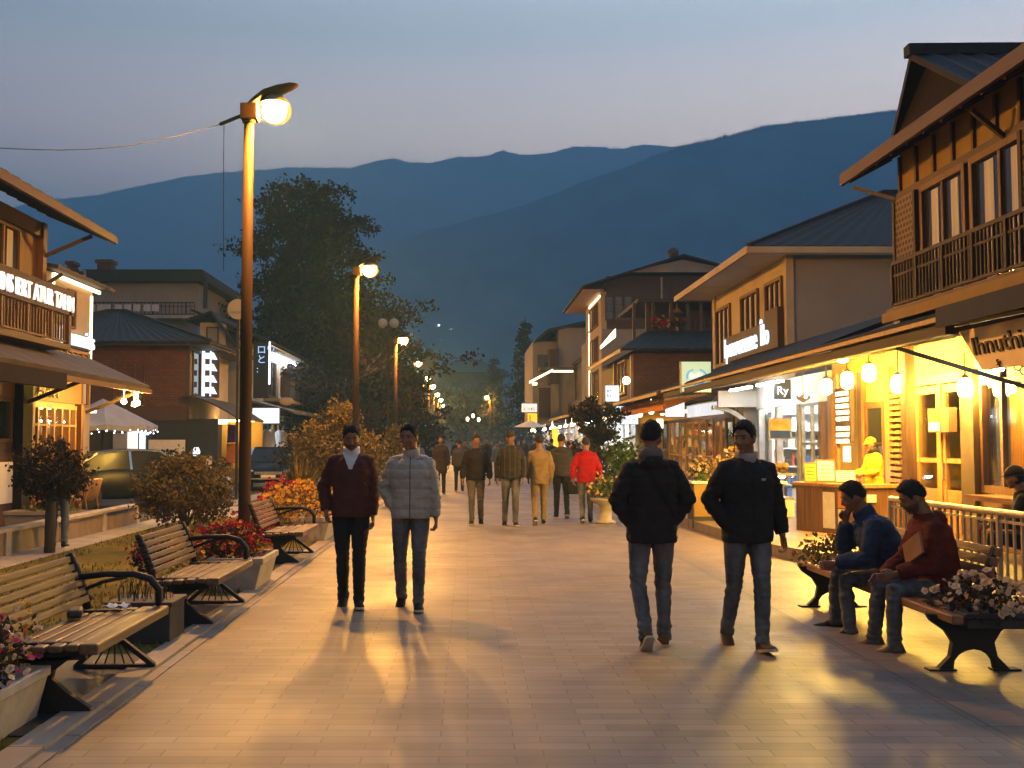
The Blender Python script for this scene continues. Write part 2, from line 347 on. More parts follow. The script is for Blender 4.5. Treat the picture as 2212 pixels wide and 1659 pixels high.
# grass blades
b = MB()
for i in range(15000):
    if i < 9000: x, y = U(-5.9, -2.44), 4.2 + 8*random.random()**1.2
    else: x, y = U(-5.9, -2.44), U(11, 22.9)
    if any(y0 < y < y1 and x > -2.97 for y0, y1 in ((5.9, 8.25), (8.6, 11.3), (13.5, 16.35))): continue
    if noise.noise(V((x*.9, y*.9, 3))) < -.12: continue
    h = U(.025, .07); a = U(0, 6.28); wd = .008
    dx, dy = math.cos(a), math.sin(a); l = V((-dy, dx, 0))*U(-.04, .04)
    p = V((x, y, .013)); b.add([p-V((dx, dy, 0))*wd, p+V((dx, dy, 0))*wd, p+l+V((0, 0, h))], [(0,1,2)])
b.build('grass', M['grass'], kind='stuff', label='short yellowed grass on the lawn behind the benches', cat='grass')

# mountains: real relief, ridge lines set at their own distance
def interp(pts, x):
    if x <= pts[0][0]: return pts[0][1]
    for (a, za), (b_, zb) in zip(pts, pts[1:]):
        if x <= b_: return lerp(za, zb, (x-a)/(b_-a))
    return pts[-1][1]
def mountain(name, prof, Yr, Yb, nx, ny, seed, rough, fringe):
    pts = [(at(px, py, Yr).x, at(px, py, Yr).z) for px, py in prof]
    x0, x1 = pts[0][0], pts[-1][0]; b = MB(); vs = []
    for j in range(ny+7):
        for i in range(nx+1):
            x = lerp(x0, x1, i/nx)
            zr = interp(pts, x) + noise.noise(V((x*.025, seed, 0)))*fringe + noise.noise(V((x*.11, seed, 5)))*fringe*.5
            t_ = j/ny
            if t_ <= 1:
                y = lerp(Yb, Yr, t_); g = noise.fractal(V((x*.01, y*.006, seed)), 1., 2., 5)
                z = zr*t_**1.15 + g*rough*t_*(1-t_)*2.2
            else:
                y = Yr + (t_-1)*Yr; z = zr*(1-(t_-1)*1.6)
            vs.append((x, y, max(z, -1.5)))
    W = nx+1
    b.add(vs, [(j*W+i, j*W+i+1, (j+1)*W+i+1, (j+1)*W+i) for j in range(ny+6) for i in range(nx)])
    b.build(name, M['mount'], smooth=True, kind='structure', origin=None)
    def zf(x, y): t_ = min(1, max(0, (y-Yb)/(Yr-Yb))); return interp(pts, x)*t_**1.15 + noise.fractal(V((x*.01, y*.006, seed)), 1., 2., 5)*rough*t_*(1-t_)*2.2
    return zf, pts
_, back = mountain('mountain_range', [(-900,640),(-200,520),(60,438),(130,430),(200,424),(290,405),(400,382),(490,372),(560,368),(620,362),(690,363),(760,363),(800,352),(830,345),(850,342),(880,350),(930,354),(985,340),(1050,338),(1085,325),(1130,336),(1190,331),(1240,317),(1300,318),(1340,322),(1390,312),(1450,318),(1700,300),(2300,290),(3000,400)], 1600, 940, 420, 46, 3.1, 80, 1.6)
HZ, front = mountain('wooded_hillside', [(-300,800),(200,770),(500,700),(700,600),(850,520),(1000,478),(1060,462),(1130,443),(1190,422),(1250,398),(1330,368),(1400,344),(1480,314),(1570,296),(1640,276),(1750,262),(1850,250),(1960,236),(2120,205),(2400,150),(2900,120)], 900, 520, 420, 46, 8.7, 52, 1.)
b = MB()
for k in range(2600):
    px = U(1380, 2250) if k < 1500 else U(600, 2200); x = at(px, 955, 900).x; zr = interp(front, x)
    y = 900 + U(-6, 2)
    if k > 1500: continue
    h = U(1.8, 4.6)*(.7+.6*max(0, noise.noise(V((x*.08, 2, 2))))); r_ = h*U(.2, .36); z = zr-2.0-abs(900-y)*.1
    b.add([(x+r_, y, z), (x-r_*.5, y+r_*.87, z), (x-r_*.5, y-r_*.87, z), (x, y, z+h+.6)], [(0,1,3),(1,2,3),(2,0,3)])
for k in range(900):
    x = at(U(60, 1500), 955, 1600).x; zr = interp(back, x); h = U(1.6, 4.4); r_ = h*.4
    b.add([(x+r_, 1599, zr-2.4), (x-r_*.5, 1599+r_, zr-2.4), (x-r_*.5, 1599-r_, zr-2.4), (x, 1599, zr+h-1.6)], [(0,1,3),(1,2,3),(2,0,3)])
b.build('ridge_forest', M['mount'], kind='stuff', label='tiny dark conifers fringing the mountain ridges', cat='forest', origin=None)
# ---------------------------------------------------------------- people
M['skin'] = surf('skin', (.26,.125,.07), (.20,.09,.048), (9,9,9), .5, .6)
M['hair'] = surf('black_hair', (.012,.009,.008), (.005,.004,.004), (60,60,30), .7, .85, bump=.5, bscale=(140,140,60))
M['beard'] = surf('beard_hair', (.12,.062,.038), (.07,.036,.022), (90,90,90), .8, bump=.4)
M['eye'] = surf('eye', (.05,.035,.03), (.03,.02,.02), (9,9,9), .2)
def cloth(n, c, s=.7, r=.85): return surf('cloth_'+n, c, tuple(x*s for x in c), (7,7,5), r, min(1, r+.1), bump=.35, bscale=(240,240,240), spec=.25)
M['maroon'] = cloth('maroon', (.085,.028,.018)); M['puffer'] = cloth('stone_puffer', (.40,.36,.31), .85, .6)
M['blackcoat'] = cloth('black_coat', (.028,.021,.019)); M['navycoat'] = cloth('dark_coat', (.025,.020,.0195))
M['bluejacket'] = cloth('blue_jacket', (.035,.055,.11)); M['rust'] = cloth('rust_hoodie', (.13,.02,.008))
M['redhood'] = cloth('red_hoodie', (.36,.006,.010)); M['beige'] = cloth('beige_suit', (.26,.18,.095)); M['beigetr'] = cloth('beige_trousers', (.30,.20,.08))
M['jeans'] = surf('cloth_jeans', (.17,.168,.18), (.045,.045,.05), (6,6,3), .9, .95, bump=.35, bscale=(240,240,240), spec=.2); M['jeansdk'] = cloth('dark_jeans', (.02,.019,.021), .6); M['greytr'] = cloth('grey_trousers', (.13,.115,.105))
M['shoe'] = cloth('shoe_black', (.016,.015,.015)); M['shoebr'] = cloth('shoe_brown', (.16,.09,.04)); M['sole'] = surf('shoe_sole', (.55,.46,.36), (.4,.33,.25), (9,9,9), .7)
M['palescarf'] = cloth('pale_neckband', (.42,.36,.32)); M['bagtan'] = cloth('tan_paper', (.30,.15,.07)); M['scarf'] = cloth('grey_scarf', (.2,.17,.15)); M['shirt'] = cloth('white_shirt', (.62,.62,.64), .85); M['yellowj'] = cloth('yellow_jacket', (.68,.42,.03), .85)
M['cap'] = cloth('dark_cap', (.05,.035,.028)); M['yellowcap'] = cloth('yellow_cap', (.72,.46,.03), .9); M['zip'] = surf('zip', (.1,.07,.05), (.06,.04,.03), (9,9,9), .5)
M['greycoat'] = cloth('grey_coat', (.05,.045,.048)); M['bluegrey'] = cloth('blue_grey_coat', (.12,.14,.19)); M['darkbrown'] = cloth('dark_brown_coat', (.035,.02,.015))
m, t, b_ = nt('cloth_plaid'); L = t.links.new
vx = coords(t, (1,1,1)); sp = N(t, 'ShaderNodeSeparateXYZ'); L(vx, sp.inputs[0])
mu = N(t, 'ShaderNodeMath', operation='MULTIPLY'); mu.inputs[1].default_value = 62.8; L(sp.outputs[0], mu.inputs[0])
si = N(t, 'ShaderNodeMath', operation='SINE'); L(mu.outputs[0], si.inputs[0])
rr = N(t, 'ShaderNodeValToRGB'); rr.color_ramp.elements[0].color = (.018,.015,.015,1); rr.color_ramp.elements[1].color = (.06,.048,.04,1); rr.color_ramp.elements[0].position = .8; rr.color_ramp.elements[1].position = .95
L(si.outputs[0], rr.inputs[0]); L(rr.outputs[0], b_.inputs['Base Color']); b_.inputs['Roughness'].default_value = .9; M['plaid'] = m

def fuse(mb, voxel, smooth=3, fac=.5):
    me = bpy.data.meshes.new('tmp'); me.from_pydata(mb.v, [], mb.f)
    o = bpy.data.objects.new('tmp', me); COL.objects.link(o)
    r = o.modifiers.new('r', 'REMESH'); r.mode = 'VOXEL'; r.voxel_size = voxel; r.use_smooth_shade = True
    if smooth: s_ = o.modifiers.new('s', 'SMOOTH'); s_.factor = fac; s_.iterations = smooth
    dg = bpy.context.evaluated_depsgraph_get(); dg.update()
    out = bpy.data.meshes.new_from_object(o.evaluated_get(dg)); bpy.data.objects.remove(o)
    return out
def linkmesh(name, me, mat, parent=None):
    me.name = name; me.materials.clear(); me.materials.append(mat)
    me.polygons.foreach_set('use_smooth', [True]*len(me.polygons))
    o = bpy.data.objects.new(name, me); COL.objects.link(o)
    if parent: o.parent = parent
    return o
def wrinkle(me, f):
    nr = [n.vector.copy() for n in me.vertex_normals]
    for v, n in zip(me.vertices, nr): v.co += n*f(v.co)
def peel(me, pred, off):
    """a thin piece lying on part of a garment"""
    nr = [n.vector.copy() for n in me.vertex_normals]; idx = {}; vs = []; fs = []
    for p in me.polygons:
        if pred(p.center, p.normal):
            f = []
            for i in p.vertices:
                if i not in idx: idx[i] = len(vs); vs.append(me.vertices[i].co + nr[i]*off)
                f.append(idx[i])
            fs.append(f)
    out = bpy.data.meshes.new('peel'); out.from_pydata(vs, [], fs); return out
def headpt(d):
    x, y, z = d.x*.077, d.y*.1, d.z*.12
    if d.z < 0:
        q = -d.z; x *= 1-.30*q**1.6
        if d.y > 0: y += .012*q*(1-q*.2)
        else: y *= 1-.45*q
    if d.y > .4: y *= .965
    return V((x, y, z))
def headmesh(mb, off, c, Mh, s, n=26, m=18, jit=0):
    rings = []
    for i in range(m+1):
        th = math.pi*i/m; q = max(math.sin(th), .03); ring = []
        for k in range(n):
            ph = 2*math.pi*k/n; d = V((q*math.cos(ph), q*math.sin(ph), -math.cos(th)))
            o = off(d)
            if jit: o += jit*noise.noise(d*9)
            ring.append(c + Mh @ (headpt(d)*s + d*o*s))
        rings.append(ring)
    mb.loft(rings)
def person(label, pos, yaw, H=1.74, legs=None, arms=None, lean=0, head=(0, 0), pz=None, jacket='blackcoat', trousers='jeans', shoe='shoe', sole=True,
           hair='short', beard=False, bulk=1., hem=.82, quilt=0, lod=0, scarf=None, collar=None, mark=False, shirt=False, zipm=None, strap=False, hood=False, hands=(1, 1), group=None, cap=None, fold=.014, qd=.011, curl=(.7, .7)):
    s = H/1.75; vox = (.0062, .010, .02)[lod]; cv = (.009, .014, .026)[lod]
    legs = legs or {}; arms = arms or {}
    LG = {k: legs.get(k, ((.0, .05, -1), (0, -.04, -1), 0)) for k in 'RL'}
    AR = {k: arms.get(k, ((.22, .02, -1), (.06, .16, -1))) for k in 'RL'}
    Rl = Matrix.Rotation(R(-lean), 3, 'X'); J = {}; low = 9
    for k, sg in (('R', 1), ('L', -1)):
        th, sh, fp = LG[k]; hip = V((sg*.092, 0, -.05))*s
        kn = hip + V((sg*th[0], th[1], th[2])).normalized()*.43*s; an = kn + V((sg*sh[0], sh[1], sh[2])).normalized()*.415*s
        J[k] = [hip, kn, an, fp]; low = min(low, an.z - .078*s - max(0, math.sin(R(abs(fp))))*.0)
    P = V((0, 0, pz if pz is not None else -low))
    for k in 'RL': J[k][:3] = [q+P for q in J[k][:3]]
    T = lambda x, y, z: P + Rl @ (V((x, y, z-.95))*s)
    A = {}
    for k, sg in (('R', 1), ('L', -1)):
        u, f = AR[k]; shd = T(sg*.160, -.005, 1.388)
        el = shd + V((sg*u[0], u[1], u[2])).normalized()*.285*s; wr = el + V((sg*f[0], f[1], f[2])).normalized()*.255*s
        A[k] = (shd, el, wr)
    Mh = Matrix.Rotation(R(-head[0]), 3, 'Z') @ Matrix.Rotation(R(-head[1]), 3, 'X')
    nb = T(0, -.005, 1.475); hc = T(0, .005, 1.515) + Mh @ V((0, .022, .118))*s
    def ring(c, ru, rv, n=18, M_=Rl, p=2.3):
        out = []
        for i in range(n):
            t_ = 2*math.pi*i/n; a, b2 = math.cos(t_), math.sin(t_)
            q = (abs(a)**p + abs(b2)**p)**(-1/p); out.append(c + M_ @ V((a*q*ru*s, b2*q*rv*s, 0)))
        return out
    def limb(mb, pts, rad, n=12): mb.tube(pts, [r_*s for r_ in rad], n)
    # --- body: head, neck, trunk, limbs and hands grown together
    b = MB()
    headmesh(b, lambda d: 0, hc, Mh, s)
    fc = lambda x, y, z: hc + Mh @ (V((x, y, z))*s)
    if lod < 2:
        b.loft([[fc(x*w_, y_, z_) for x in (-1, 1)] + [fc(x*w_*.55, y2, z_) for x in (1, -1)] for w_, y_, y2, z_ in ((.009, .08, .095, .018), (.013, .08, .108, -.008), (.019, .075, .118, -.033), (.014, .075, .1, -.042))])
        for sg in (1, -1):
            b.ell(fc(sg*.077, -.006, -.008), (.011*s, .022*s, .034*s), 8, 6, Mh)
            b.ell(fc(sg*.03, .082, .022), (.024*s, .012*s, .008*s), 8, 5, Mh); b.ell(fc(sg*.042, .066, -.03), (.022*s, .018*s, .02*s), 8, 5, Mh)
        b.ell(fc(0, .082, -.064), (.024*s, .011*s, .006*s), 8, 5, Mh); b.ell(fc(0, .080, -.076), (.02*s, .011*s, .006*s), 8, 5, Mh); b.ell(fc(0, .070, -.100), (.026*s, .018*s, .016*s), 8, 6, Mh)
    limb(b, [T(0, -.012, 1.40), nb, hc + Mh @ V((0, -.02, -.05))*s], [.085, .062, .06], 14)
    b.loft([ring(T(0, 0, z), a_, c_) for z, a_, c_ in ((.86, .15, .105), (.98, .15, .105), (1.1, .14, .1), (1.28, .165, .11), (1.39, .165, .1), (1.45, .11, .07), (1.475, .06, .055))])
    for k, sg in (('R', 1), ('L', -1)):
        hip, kn, an, fp = J[k]; shd, el, wr = A[k]
        limb(b, [hip+V((0, 0, .06*s)), hip, lerp(hip, kn, .5), kn, lerp(kn, an, .35), an], [.07, .078, .068, .05, .048, .035])
        limb(b, [T(sg*.1, 0, 1.39), shd, lerp(shd, el, .5), el, lerp(el, wr, .4), wr], [.06, .055, .045, .037, .036, .026])
        if lod < 2:
            fd = (wr-el).normalized(); pn = V((-sg, .25, 0)); pn = (pn - fd*pn.dot(fd)).normalized(); sd = fd.cross(pn)*(1 if fd.cross(pn).y > 0 else -1)
            if abs(fd.z) < .5 and abs(fd.cross(pn).y) < .3: sd = fd.cross(pn)
            rg = []
            for q, wd, tk in ((0, .026, .02), (.03, .034, .017), (.075, .042, .015), (.098, .04, .012)):
                c = wr + fd*q*s; rg.append([c + (sd*math.cos(a_)*wd + pn*math.sin(a_)*tk)*s for a_ in [2*math.pi*i/10 for i in range(10)]])
            b.loft(rg); cu = curl[0 if k == 'R' else 1]
            for i, (off, ln) in enumerate(((.032, .072), (.0105, .08), (-.011, .075), (-.031, .058))):
                p = wr + (fd*.09 + sd*off)*s; pts = [p]; ang = .15
                for sgm in (.46, .32, .26):
                    ang += cu*(.62+.06*i); p = p + (fd*math.cos(ang) + pn*math.sin(ang) + sd*off*.4)*ln*sgm*s; pts.append(p)
                limb(b, pts, [.0095, .009, .008, .0065], 7)
            p = wr + (fd*.025 + sd*.03)*s
            limb(b, [p, p+(fd*.035+sd*.018+pn*.016)*s, p+(fd*.06+sd*.016+pn*.032)*s, p+(fd*.08+sd*.006+pn*.042)*s], [.013, .012, .0105, .008], 7)
    body = linkmesh('person', fuse(b, vox*s, 2, .4), M['skin'])
    body.location = pos; body.rotation_euler = (0, 0, R(yaw)); tag(body, label, 'person', group)
    # --- face details and hair
    if lod == 0:
        for sg in (1, -1):
            MB().ell(fc(sg*.031, .0865, .006), (.0125*s, .006*s, .0055*s), 8, 5, Mh).build('eye', M['eye'], body, True, True)
            MB().bar(fc(sg*.012, .095, .027), fc(sg*.048, .083, .028), .006*s, .008*s).build('eyebrow', M['hair'], body, True)
        MB().bar(fc(-.02, .0915, -.07), fc(.02, .0915, -.07), .003*s, .004*s).build('lips', M['skin_lip'] if 'skin_lip' in M else M['beard'], body, True)
    h = MB()
    if hair == 'short':
        def ho(d):
            a_ = math.atan2(abs(d.x), d.y)      # 0 face .. pi nape
            line = .63 if a_ < .55 else lerp(.63, .28, (a_-.55)/.5) if a_ < 1.05 else lerp(.28, -.12, (a_-1.05)/.25) if a_ < 1.3 else lerp(-.12, .16, (a_-1.3)/.25) if a_ < 1.55 else lerp(.16, -.22, min(1, (a_-1.55)/.9))
            line += .05*noise.noise(d*7)
            q = (d.z-line)/.10
            return -.016 if q < -.5 else lerp(-.008, .006 + .016*max(0, d.z)**1.5*(1+max(0, d.y)*.7) + (.004 if a_ > 1.6 else 0), min(1, max(0, q+.5)))
        headmesh(h, ho, hc, Mh, s, 56, 40, .004 if lod < 2 else 0); 
        if lod == 0:     # short tufts break the outline
            for i in range(900):
                d = V((U(-1, 1), U(-1, 1), U(-.3, 1)))
                if d.length < .1: continue
                d.normalize(); o_ = ho(d)
                if o_ < .004: continue
                t_ = (d*.5 + V((U(-.5, .5), -.45 + (.9 if d.y > .3 else 0), U(.0, .45)))).normalized(); w_ = t_.cross(d).normalized()*.0035*s
                p_ = headpt(d)*s + d*(o_-.003)*s; e_ = p_ + t_*U(.010, .022)*s
                h.add([hc + Mh @ q for q in (p_-w_, p_+w_, e_)], [(0, 1, 2)])
        h.build('hair', M['hair'], body, True, True)
    if cap:
        headmesh(h, lambda d: lerp(-.02, .02, min(1, max(0, (d.z-.22)/.12+.5))), hc, Mh, s, 32, 24)
        if hair == 'cap_back':
            headmesh(h, lambda d: .012 if d.y < -.1 and d.z > -.6 else -.02, hc, Mh, s)
        c0 = fc(0, .075, .034); poly = [fc(.07*math.cos(a_), .06+.085*math.sin(a_), .038-.02*math.sin(a_)) for a_ in [math.pi*i/8 for i in range(9)]]
        h.prism(poly, Mh @ V((0, 0, .008))); h.build('cap', M[cap], body, True, True)
        b2 = MB(); headmesh(b2, lambda d: .008 if (d.y < .1 and -.55 < d.z < .2) else -.02, hc, Mh, s, 30, 22); b2.build('hair', M['hair'], body, True, True)
    if beard:
        h = MB(); headmesh(h, lambda d: .010 if (d.z < -.35 and d.y > -.1 and not (abs(d.x) < .25 and -.62 < d.z < -.5)) or (d.y > .75 and -.47 < d.z < -.38) else -.01, hc, Mh, s, 44, 40, .003); h.build('beard', M['beard'], body, True, True)
    # --- trousers
    seat_fwd = max(abs(LG['R'][0][1]), abs(LG['L'][0][1])) > .6
    b = MB(); b.loft([ring(P + V((0, 0, z))*s, a_, c_) for z, a_, c_ in ((-.10, .12, .095), (-.04, .165, .122), (.04, .168, .12), (.12, .155, .112))])
    for k in 'RL':
        hip, kn, an, fp = J[k]; d = (an-kn).normalized()
        limb(b, [hip+V((0, 0, .05*s)), hip, lerp(hip, kn, .3), lerp(hip, kn, .7), kn, lerp(kn, an, .3), lerp(kn, an, .7), an+d*.035*s], [.085, .096, .092, .076, .066, .064, .056, .055])
    me = fuse(b, cv*s, 3)
    ks = [J[k][1] for k in 'RL']; ans = [J[k][2] for k in 'RL']
    def tf(c):
        g = .3 + max(max(0, 1-(c-q).length/.22) for q in ks)*.7 + max(max(0, 1-(c-q).length/.22) for q in ans)*1.1
        return fold*g*(noise.noise(V((c.x*9, c.y*9, c.z*26)))+.5*noise.noise(V((c.x*22, c.y*22, c.z*40+7))))
    if lod < 2: wrinkle(me, tf)
    linkmesh('trousers', me, M[trousers], body)
    # --- shoes
    for k, sg in (('R', 1), ('L', -1)):
        an, fp = J[k][2], J[k][3]; Mf = Matrix.Rotation(R(sg*-6), 3, 'Z') @ Matrix.Rotation(R(fp), 3, 'X')
        if fp: piv = V((0, .12, -.075)) if fp < 0 else V((0, -.05, -.075))
        else: piv = V((0, 0, 0))
        F = lambda x, y, z: an + Mf @ (V((x, y, z))*s)
        prof = ((-.075, .026, -.02), (-.055, .036, .03), (-.01, .040, .045), (.04, .043, .012), (.09, .047, -.018), (.14, .045, -.03), (.175, .035, -.042), (.192, .018, -.056))
        def sec(y, wd, z1, z0, n=10):
            c = (z1+z0)/2; hh = (z1-z0)/2
            return [F(wd*math.cos(a_), y, c + hh*math.sin(a_)*(1 if math.sin(a_) > 0 else 1)) for a_ in [2*math.pi*i/n for i in range(n)]]
        mb = MB(); mb.loft([sec(y, wd, z1, -.078) for y, wd, z1 in prof]); sh_ = mb.build('shoe', M[shoe], body, True, True)
        if sole:
            mb = MB()
            mb.loft([[F(wd*1.06*a_, y, z_) for a_, z_ in ((-1, -.079), (1, -.079), (1, -.058), (-1, -.058))] for y, wd in ((-.08, .024), (-.055, .037), (0, .038), (.08, .047), (.14, .046), (.178, .036), (.197, .016))])
            mb.build('sole', M['sole'], sh_, True, False)
    # --- jacket
    k_ = bulk; b = MB()
    prof = [(hem, .170, .132), (hem+.04, .176, .138), (.98, .172, .136), (1.08, .170, .134), (1.2, .178, .138), (1.30, .184, .138), (1.37, .168, .122), (1.42, .125, .102), (1.46, .092, .085), (1.492, .072, .075)]
    if seat_fwd: prof = [q for q in prof if q[0] > .9]; prof[0] = (.9, .175, .135)
    b.loft([ring(T(0, 0, z), a_*(k_ if z < 1.42 else 1), c_*(k_ if z < 1.42 else 1), 24) for z, a_, c_ in prof])
    for k, sg in (('R', 1), ('L', -1)):
        shd, el, wr = A[k]; e = .012*(k_-.9)*4
        limb(b, [T(sg*.06, -.003, 1.40), T(sg*.115, -.005, 1.392), shd, lerp(shd, el, .35), lerp(shd, el, .75), el, lerp(el, wr, .35), lerp(el, wr, .75), wr-(wr-el).normalized()*.012], [.06, .066+e*.3, .066+e*.8, .064+e, .058+e, .056+e, .054+e, .048+e, .043+e*.6], 14)
    if hood:
        for a_ in range(5): pass
        b.ell(T(0, -.095, 1.425), (.125*s, .06*s, .07*s), 12, 8); b.ell(T(0, -.045, 1.44), (.13*s, .085*s, .04*s), 12, 8)
    me = fuse(b, cv*s, 4)
    ell_ = [A[k][1] for k in 'RL']
    def jf(c):
        g = .45 + .8*max(max(0, 1-(c-q).length/.2) for q in ell_)
        d = fold*g*(1.3*noise.noise(V((c.x*9, c.y*9, c.z*15+3))) + .8*noise.noise(V((c.x*24, c.y*24, c.z*34))))
        if quilt:
            u = (c.z/quilt) % 1; d += qd*(min(1, (4*u*(1-u))**.5)-1) + .003*noise.noise(V((c.x*30, c.y*30, c.z*8)))
        return d
    if lod < 2: wrinkle(me, jf)
    jk = linkmesh('jacket' if not hood else 'hoodie', me, M[jacket], body)
    inv = Rl.transposed()
    loc = lambda c: inv @ (c-P)/s
    if shirt: linkmesh('shirt', peel(me, lambda c, n: n.y > .05 and (lambda q: .36 < q.z-.0 and abs(q.x) < (q.z-.33)*.42 and q.z < .62 and q.y > 0)(loc(c)), .003), M['shirt'], body)
    if zipm: linkmesh('zip', peel(me, lambda c, n: n.y > .35 and (lambda q: abs(q.x) < .0075 and q.y > 0)(loc(c)), .002), M[zipm], body)
    if mark: linkmesh('chest_mark', peel(me, lambda c, n: n.y > .2 and (lambda q: abs(q.x + .085) < .016 and abs(q.z-.36) < .009 and q.y > 0)(loc(c)), .003), M['palescarf'], body)
    if strap: linkmesh('bag_strap', peel(me, lambda c, n: n.y < -.1 and (lambda q: abs(q.x + .09 - (.5-q.z)*.55) < .017 and q.z > .05)(loc(c)), .006), M['shoe'], body)
    if collar or scarf:
        b = MB(); n = 22; rz_ = []
        for r_, z in ((.074, 1.45), (.088, 1.455), (.083, 1.515), (.077, 1.53), (.07, 1.525), (.066, 1.47)):
            f_ = 1.0 if collar else 1.17
            rz_.append([T(r_*f_*math.cos(a_)*1.0, -.004+r_*f_*math.sin(a_)*(1.08), z + (.02 + .010*math.sin(5*a_) if scarf else 0) - .018*max(0, math.sin(a_))) for a_ in [2*math.pi*i/n for i in range(n)]])
        rz_.append(rz_[0]); b.loft(rz_, False); b.build('scarf' if scarf else 'collar', M[scarf or collar], body, True, True)
    if lod == 2: pass
    return body
M['skin_lip'] = surf('lips', (.24,.09,.06), (.18,.07,.05), (9,9,9), .5)
POCKET = ((.55, -.28, -1), (-.55, .62, -1))
HANG = ((.17, -.02, -1), (.02, .17, -1))
def gp(px, py, z=0): p = atZ(px, py, z); return (p.x, p.y, z)
# two men strolling towards the camera
person('bearded man in dark maroon jacket with open white collar, walking', gp(757, 1312), 183, 1.80, legs={'R': ((-.03,-.04,-1),(.0,-.30,-1),-18), 'L': ((-.02,.17,-1),(.0,-.0,-1),6)},
       arms={'R': ((.42,-.3,-1),(-.12,.45,-1)), 'L': HANG}, head=(-4, 20), jacket='maroon', trousers='jeansdk', beard=True, shirt=True, collar='shirt', bulk=1.06, hem=.85, curl=(.9, .8))
person('man in pale stone puffer jacket and blue jeans, one hand in pocket', gp(887, 1317), 179, 1.79, legs={'R': ((.03,-.10,-1),(.0,-.48,-1),-30), 'L': ((-.02,.20,-1),(-.01,.0,-1),6)},
       arms={'R': ((.42,-.22,-1),(-.62,.45,-1)), 'L': ((.24,.04,-1),(.06,.1,-1))}, head=(22, 6), jacket='puffer', trousers='jeans', quilt=.098, collar='puffer', zipm='zip', bulk=1.1, hem=.85, curl=(.9, 1.05))
# two men nearer, to the right
person('man seen from behind in black coat and grey scarf, hands in pockets', gp(1410, 1396), 2, 1.77, legs={'L': ((.05,-.02,-1),(-.06,-.52,-1),-46), 'R': ((.02,.14,-1),(.0,-.06,-1),0)},
       arms={'R': ((.50,-.12,-1),(-.66,.32,-1)), 'L': ((.50,-.12,-1),(-.66,.32,-1))}, head=(30, 3), jacket='blackcoat', trousers='jeans', shoe='shoebr', hood=True, scarf='scarf', strap=True, bulk=1.16, hem=.80, quilt=.075, qd=.006)
person('man in black jacket with pale neckband, head turned aside, walking towards the camera', gp(1618, 1402), 184, 1.78, legs={'L': ((-.04,.26,-1),(-.03,.04,-1),12), 'R': ((.0,-.14,-1),(.02,-.48,-1),-30)},
       arms={'R': ((.52,-.14,-1),(-.68,.36,-1)), 'L': ((.34,-.12,-1),(.12,.14,-1))}, head=(42, 6), jacket='navycoat', trousers='jeans', shoe='shoebr', hood=True, mark=True, zipm='shoe', collar='palescarf', bulk=1.15, hem=.82, curl=(.9, .8))
# the walkers in the middle distance
person('man in dark jacket and grey trousers walking down the middle of the promenade', gp(1028, 1133), 180, 1.76, arms={'R': ((.34,.12,-1),(.05,.25,-1)), 'L': ((.42,-.18,-1),(.02,.0,-1))}, head=(-12, 4), legs={'R': ((-.02,.2,-1),(.0,-.02,-1),4), 'L': ((.0,-.14,-1),(.02,-.46,-1),-28)}, jacket='navycoat', trousers='greytr', bulk=1.1, lod=1, hem=.86)
person('man with flat cap, dark striped jacket and jeans, walking towards the camera', gp(1104, 1136), 180, 1.83, arms={'R': ((.3,-.16,-1),(.08,.05,-1)), 'L': ((.3,.14,-1),(-.05,.3,-1))}, head=(14, 6), legs={'R': ((.02,-.12,-1),(.03,-.42,-1),-26), 'L': ((-.03,.2,-1),(.0,.0,-1),5)}, jacket='plaid', trousers='jeans', hair='none', cap='cap', bulk=1.13, lod=1, hem=.86)
person('man seen from behind in beige suit walking away up the promenade', gp(1166, 1133), 0, 1.75, arms={'R': ((.3,-.15,-1),(-.1,.2,-1)), 'L': ((.2,.2,-1),(.0,.5,-1))}, head=(-10, 2), legs={'R': ((-.02,.2,-1),(.0,.0,-1),0), 'L': ((.03,-.1,-1),(.0,-.5,-1),-34)}, jacket='beige', trousers='beigetr', lod=1, hem=.78, bulk=1.05)
person('man seen from behind in charcoal coat and black trousers beside the red hoodie', gp(1213, 1119), 0, 1.78, arms={'R': ((.16,.0,-1),(.04,.05,-1)), 'L': ((.25,-.2,-1),(.0,.1,-1))}, head=(16, 2), legs={'R': ((.02,-.12,-1),(.0,-.45,-1),-28), 'L': ((.0,.18,-1),(.02,.0,-1),0)}, jacket='greycoat', trousers='jeansdk', lod=1, hood=True, hem=.86, bulk=1.08)
person('person seen from behind in bright red hoodie and blue jeans walking away', gp(1267, 1129), -3, 1.70, arms={'R': ((.42,.1,-1),(.05,.35,-1)), 'L': ((.5,-.2,-1),(-.05,.1,-1))}, head=(-14, 4), legs={'R': ((-.02,.16,-1),(.0,-.02,-1),0), 'L': ((.0,-.1,-1),(.0,-.4,-1),-26)}, jacket='redhood', trousers='jeans', lod=1, hood=True, bulk=1.12, hem=.82)
p_ = gp(1241, 1119)
b = MB(); b.box(-.17, .17, -.06, .06, .0, .27); hb_ = b.build('handbag', M['shoe'], None, bevel=.02, label='black bag carried between the charcoal coat and the red hoodie', cat='bag', origin=None); hb_.location = (p_[0], p_[1]-.15, .52)
MB().tube([(-.1, 0, .26), (-.09, 0, .34), (0, 0, .37), (.09, 0, .34), (.1, 0, .26)], .012, 6).build('handle', M['shoe'], hb_, True)
person('man in long dark brown coat walking towards the camera behind the pale puffer jacket', gp(952, 1068), 180, 1.78, jacket='darkbrown', trousers='jeansdk', lod=1, hem=.62, bulk=1.12, beard=True)
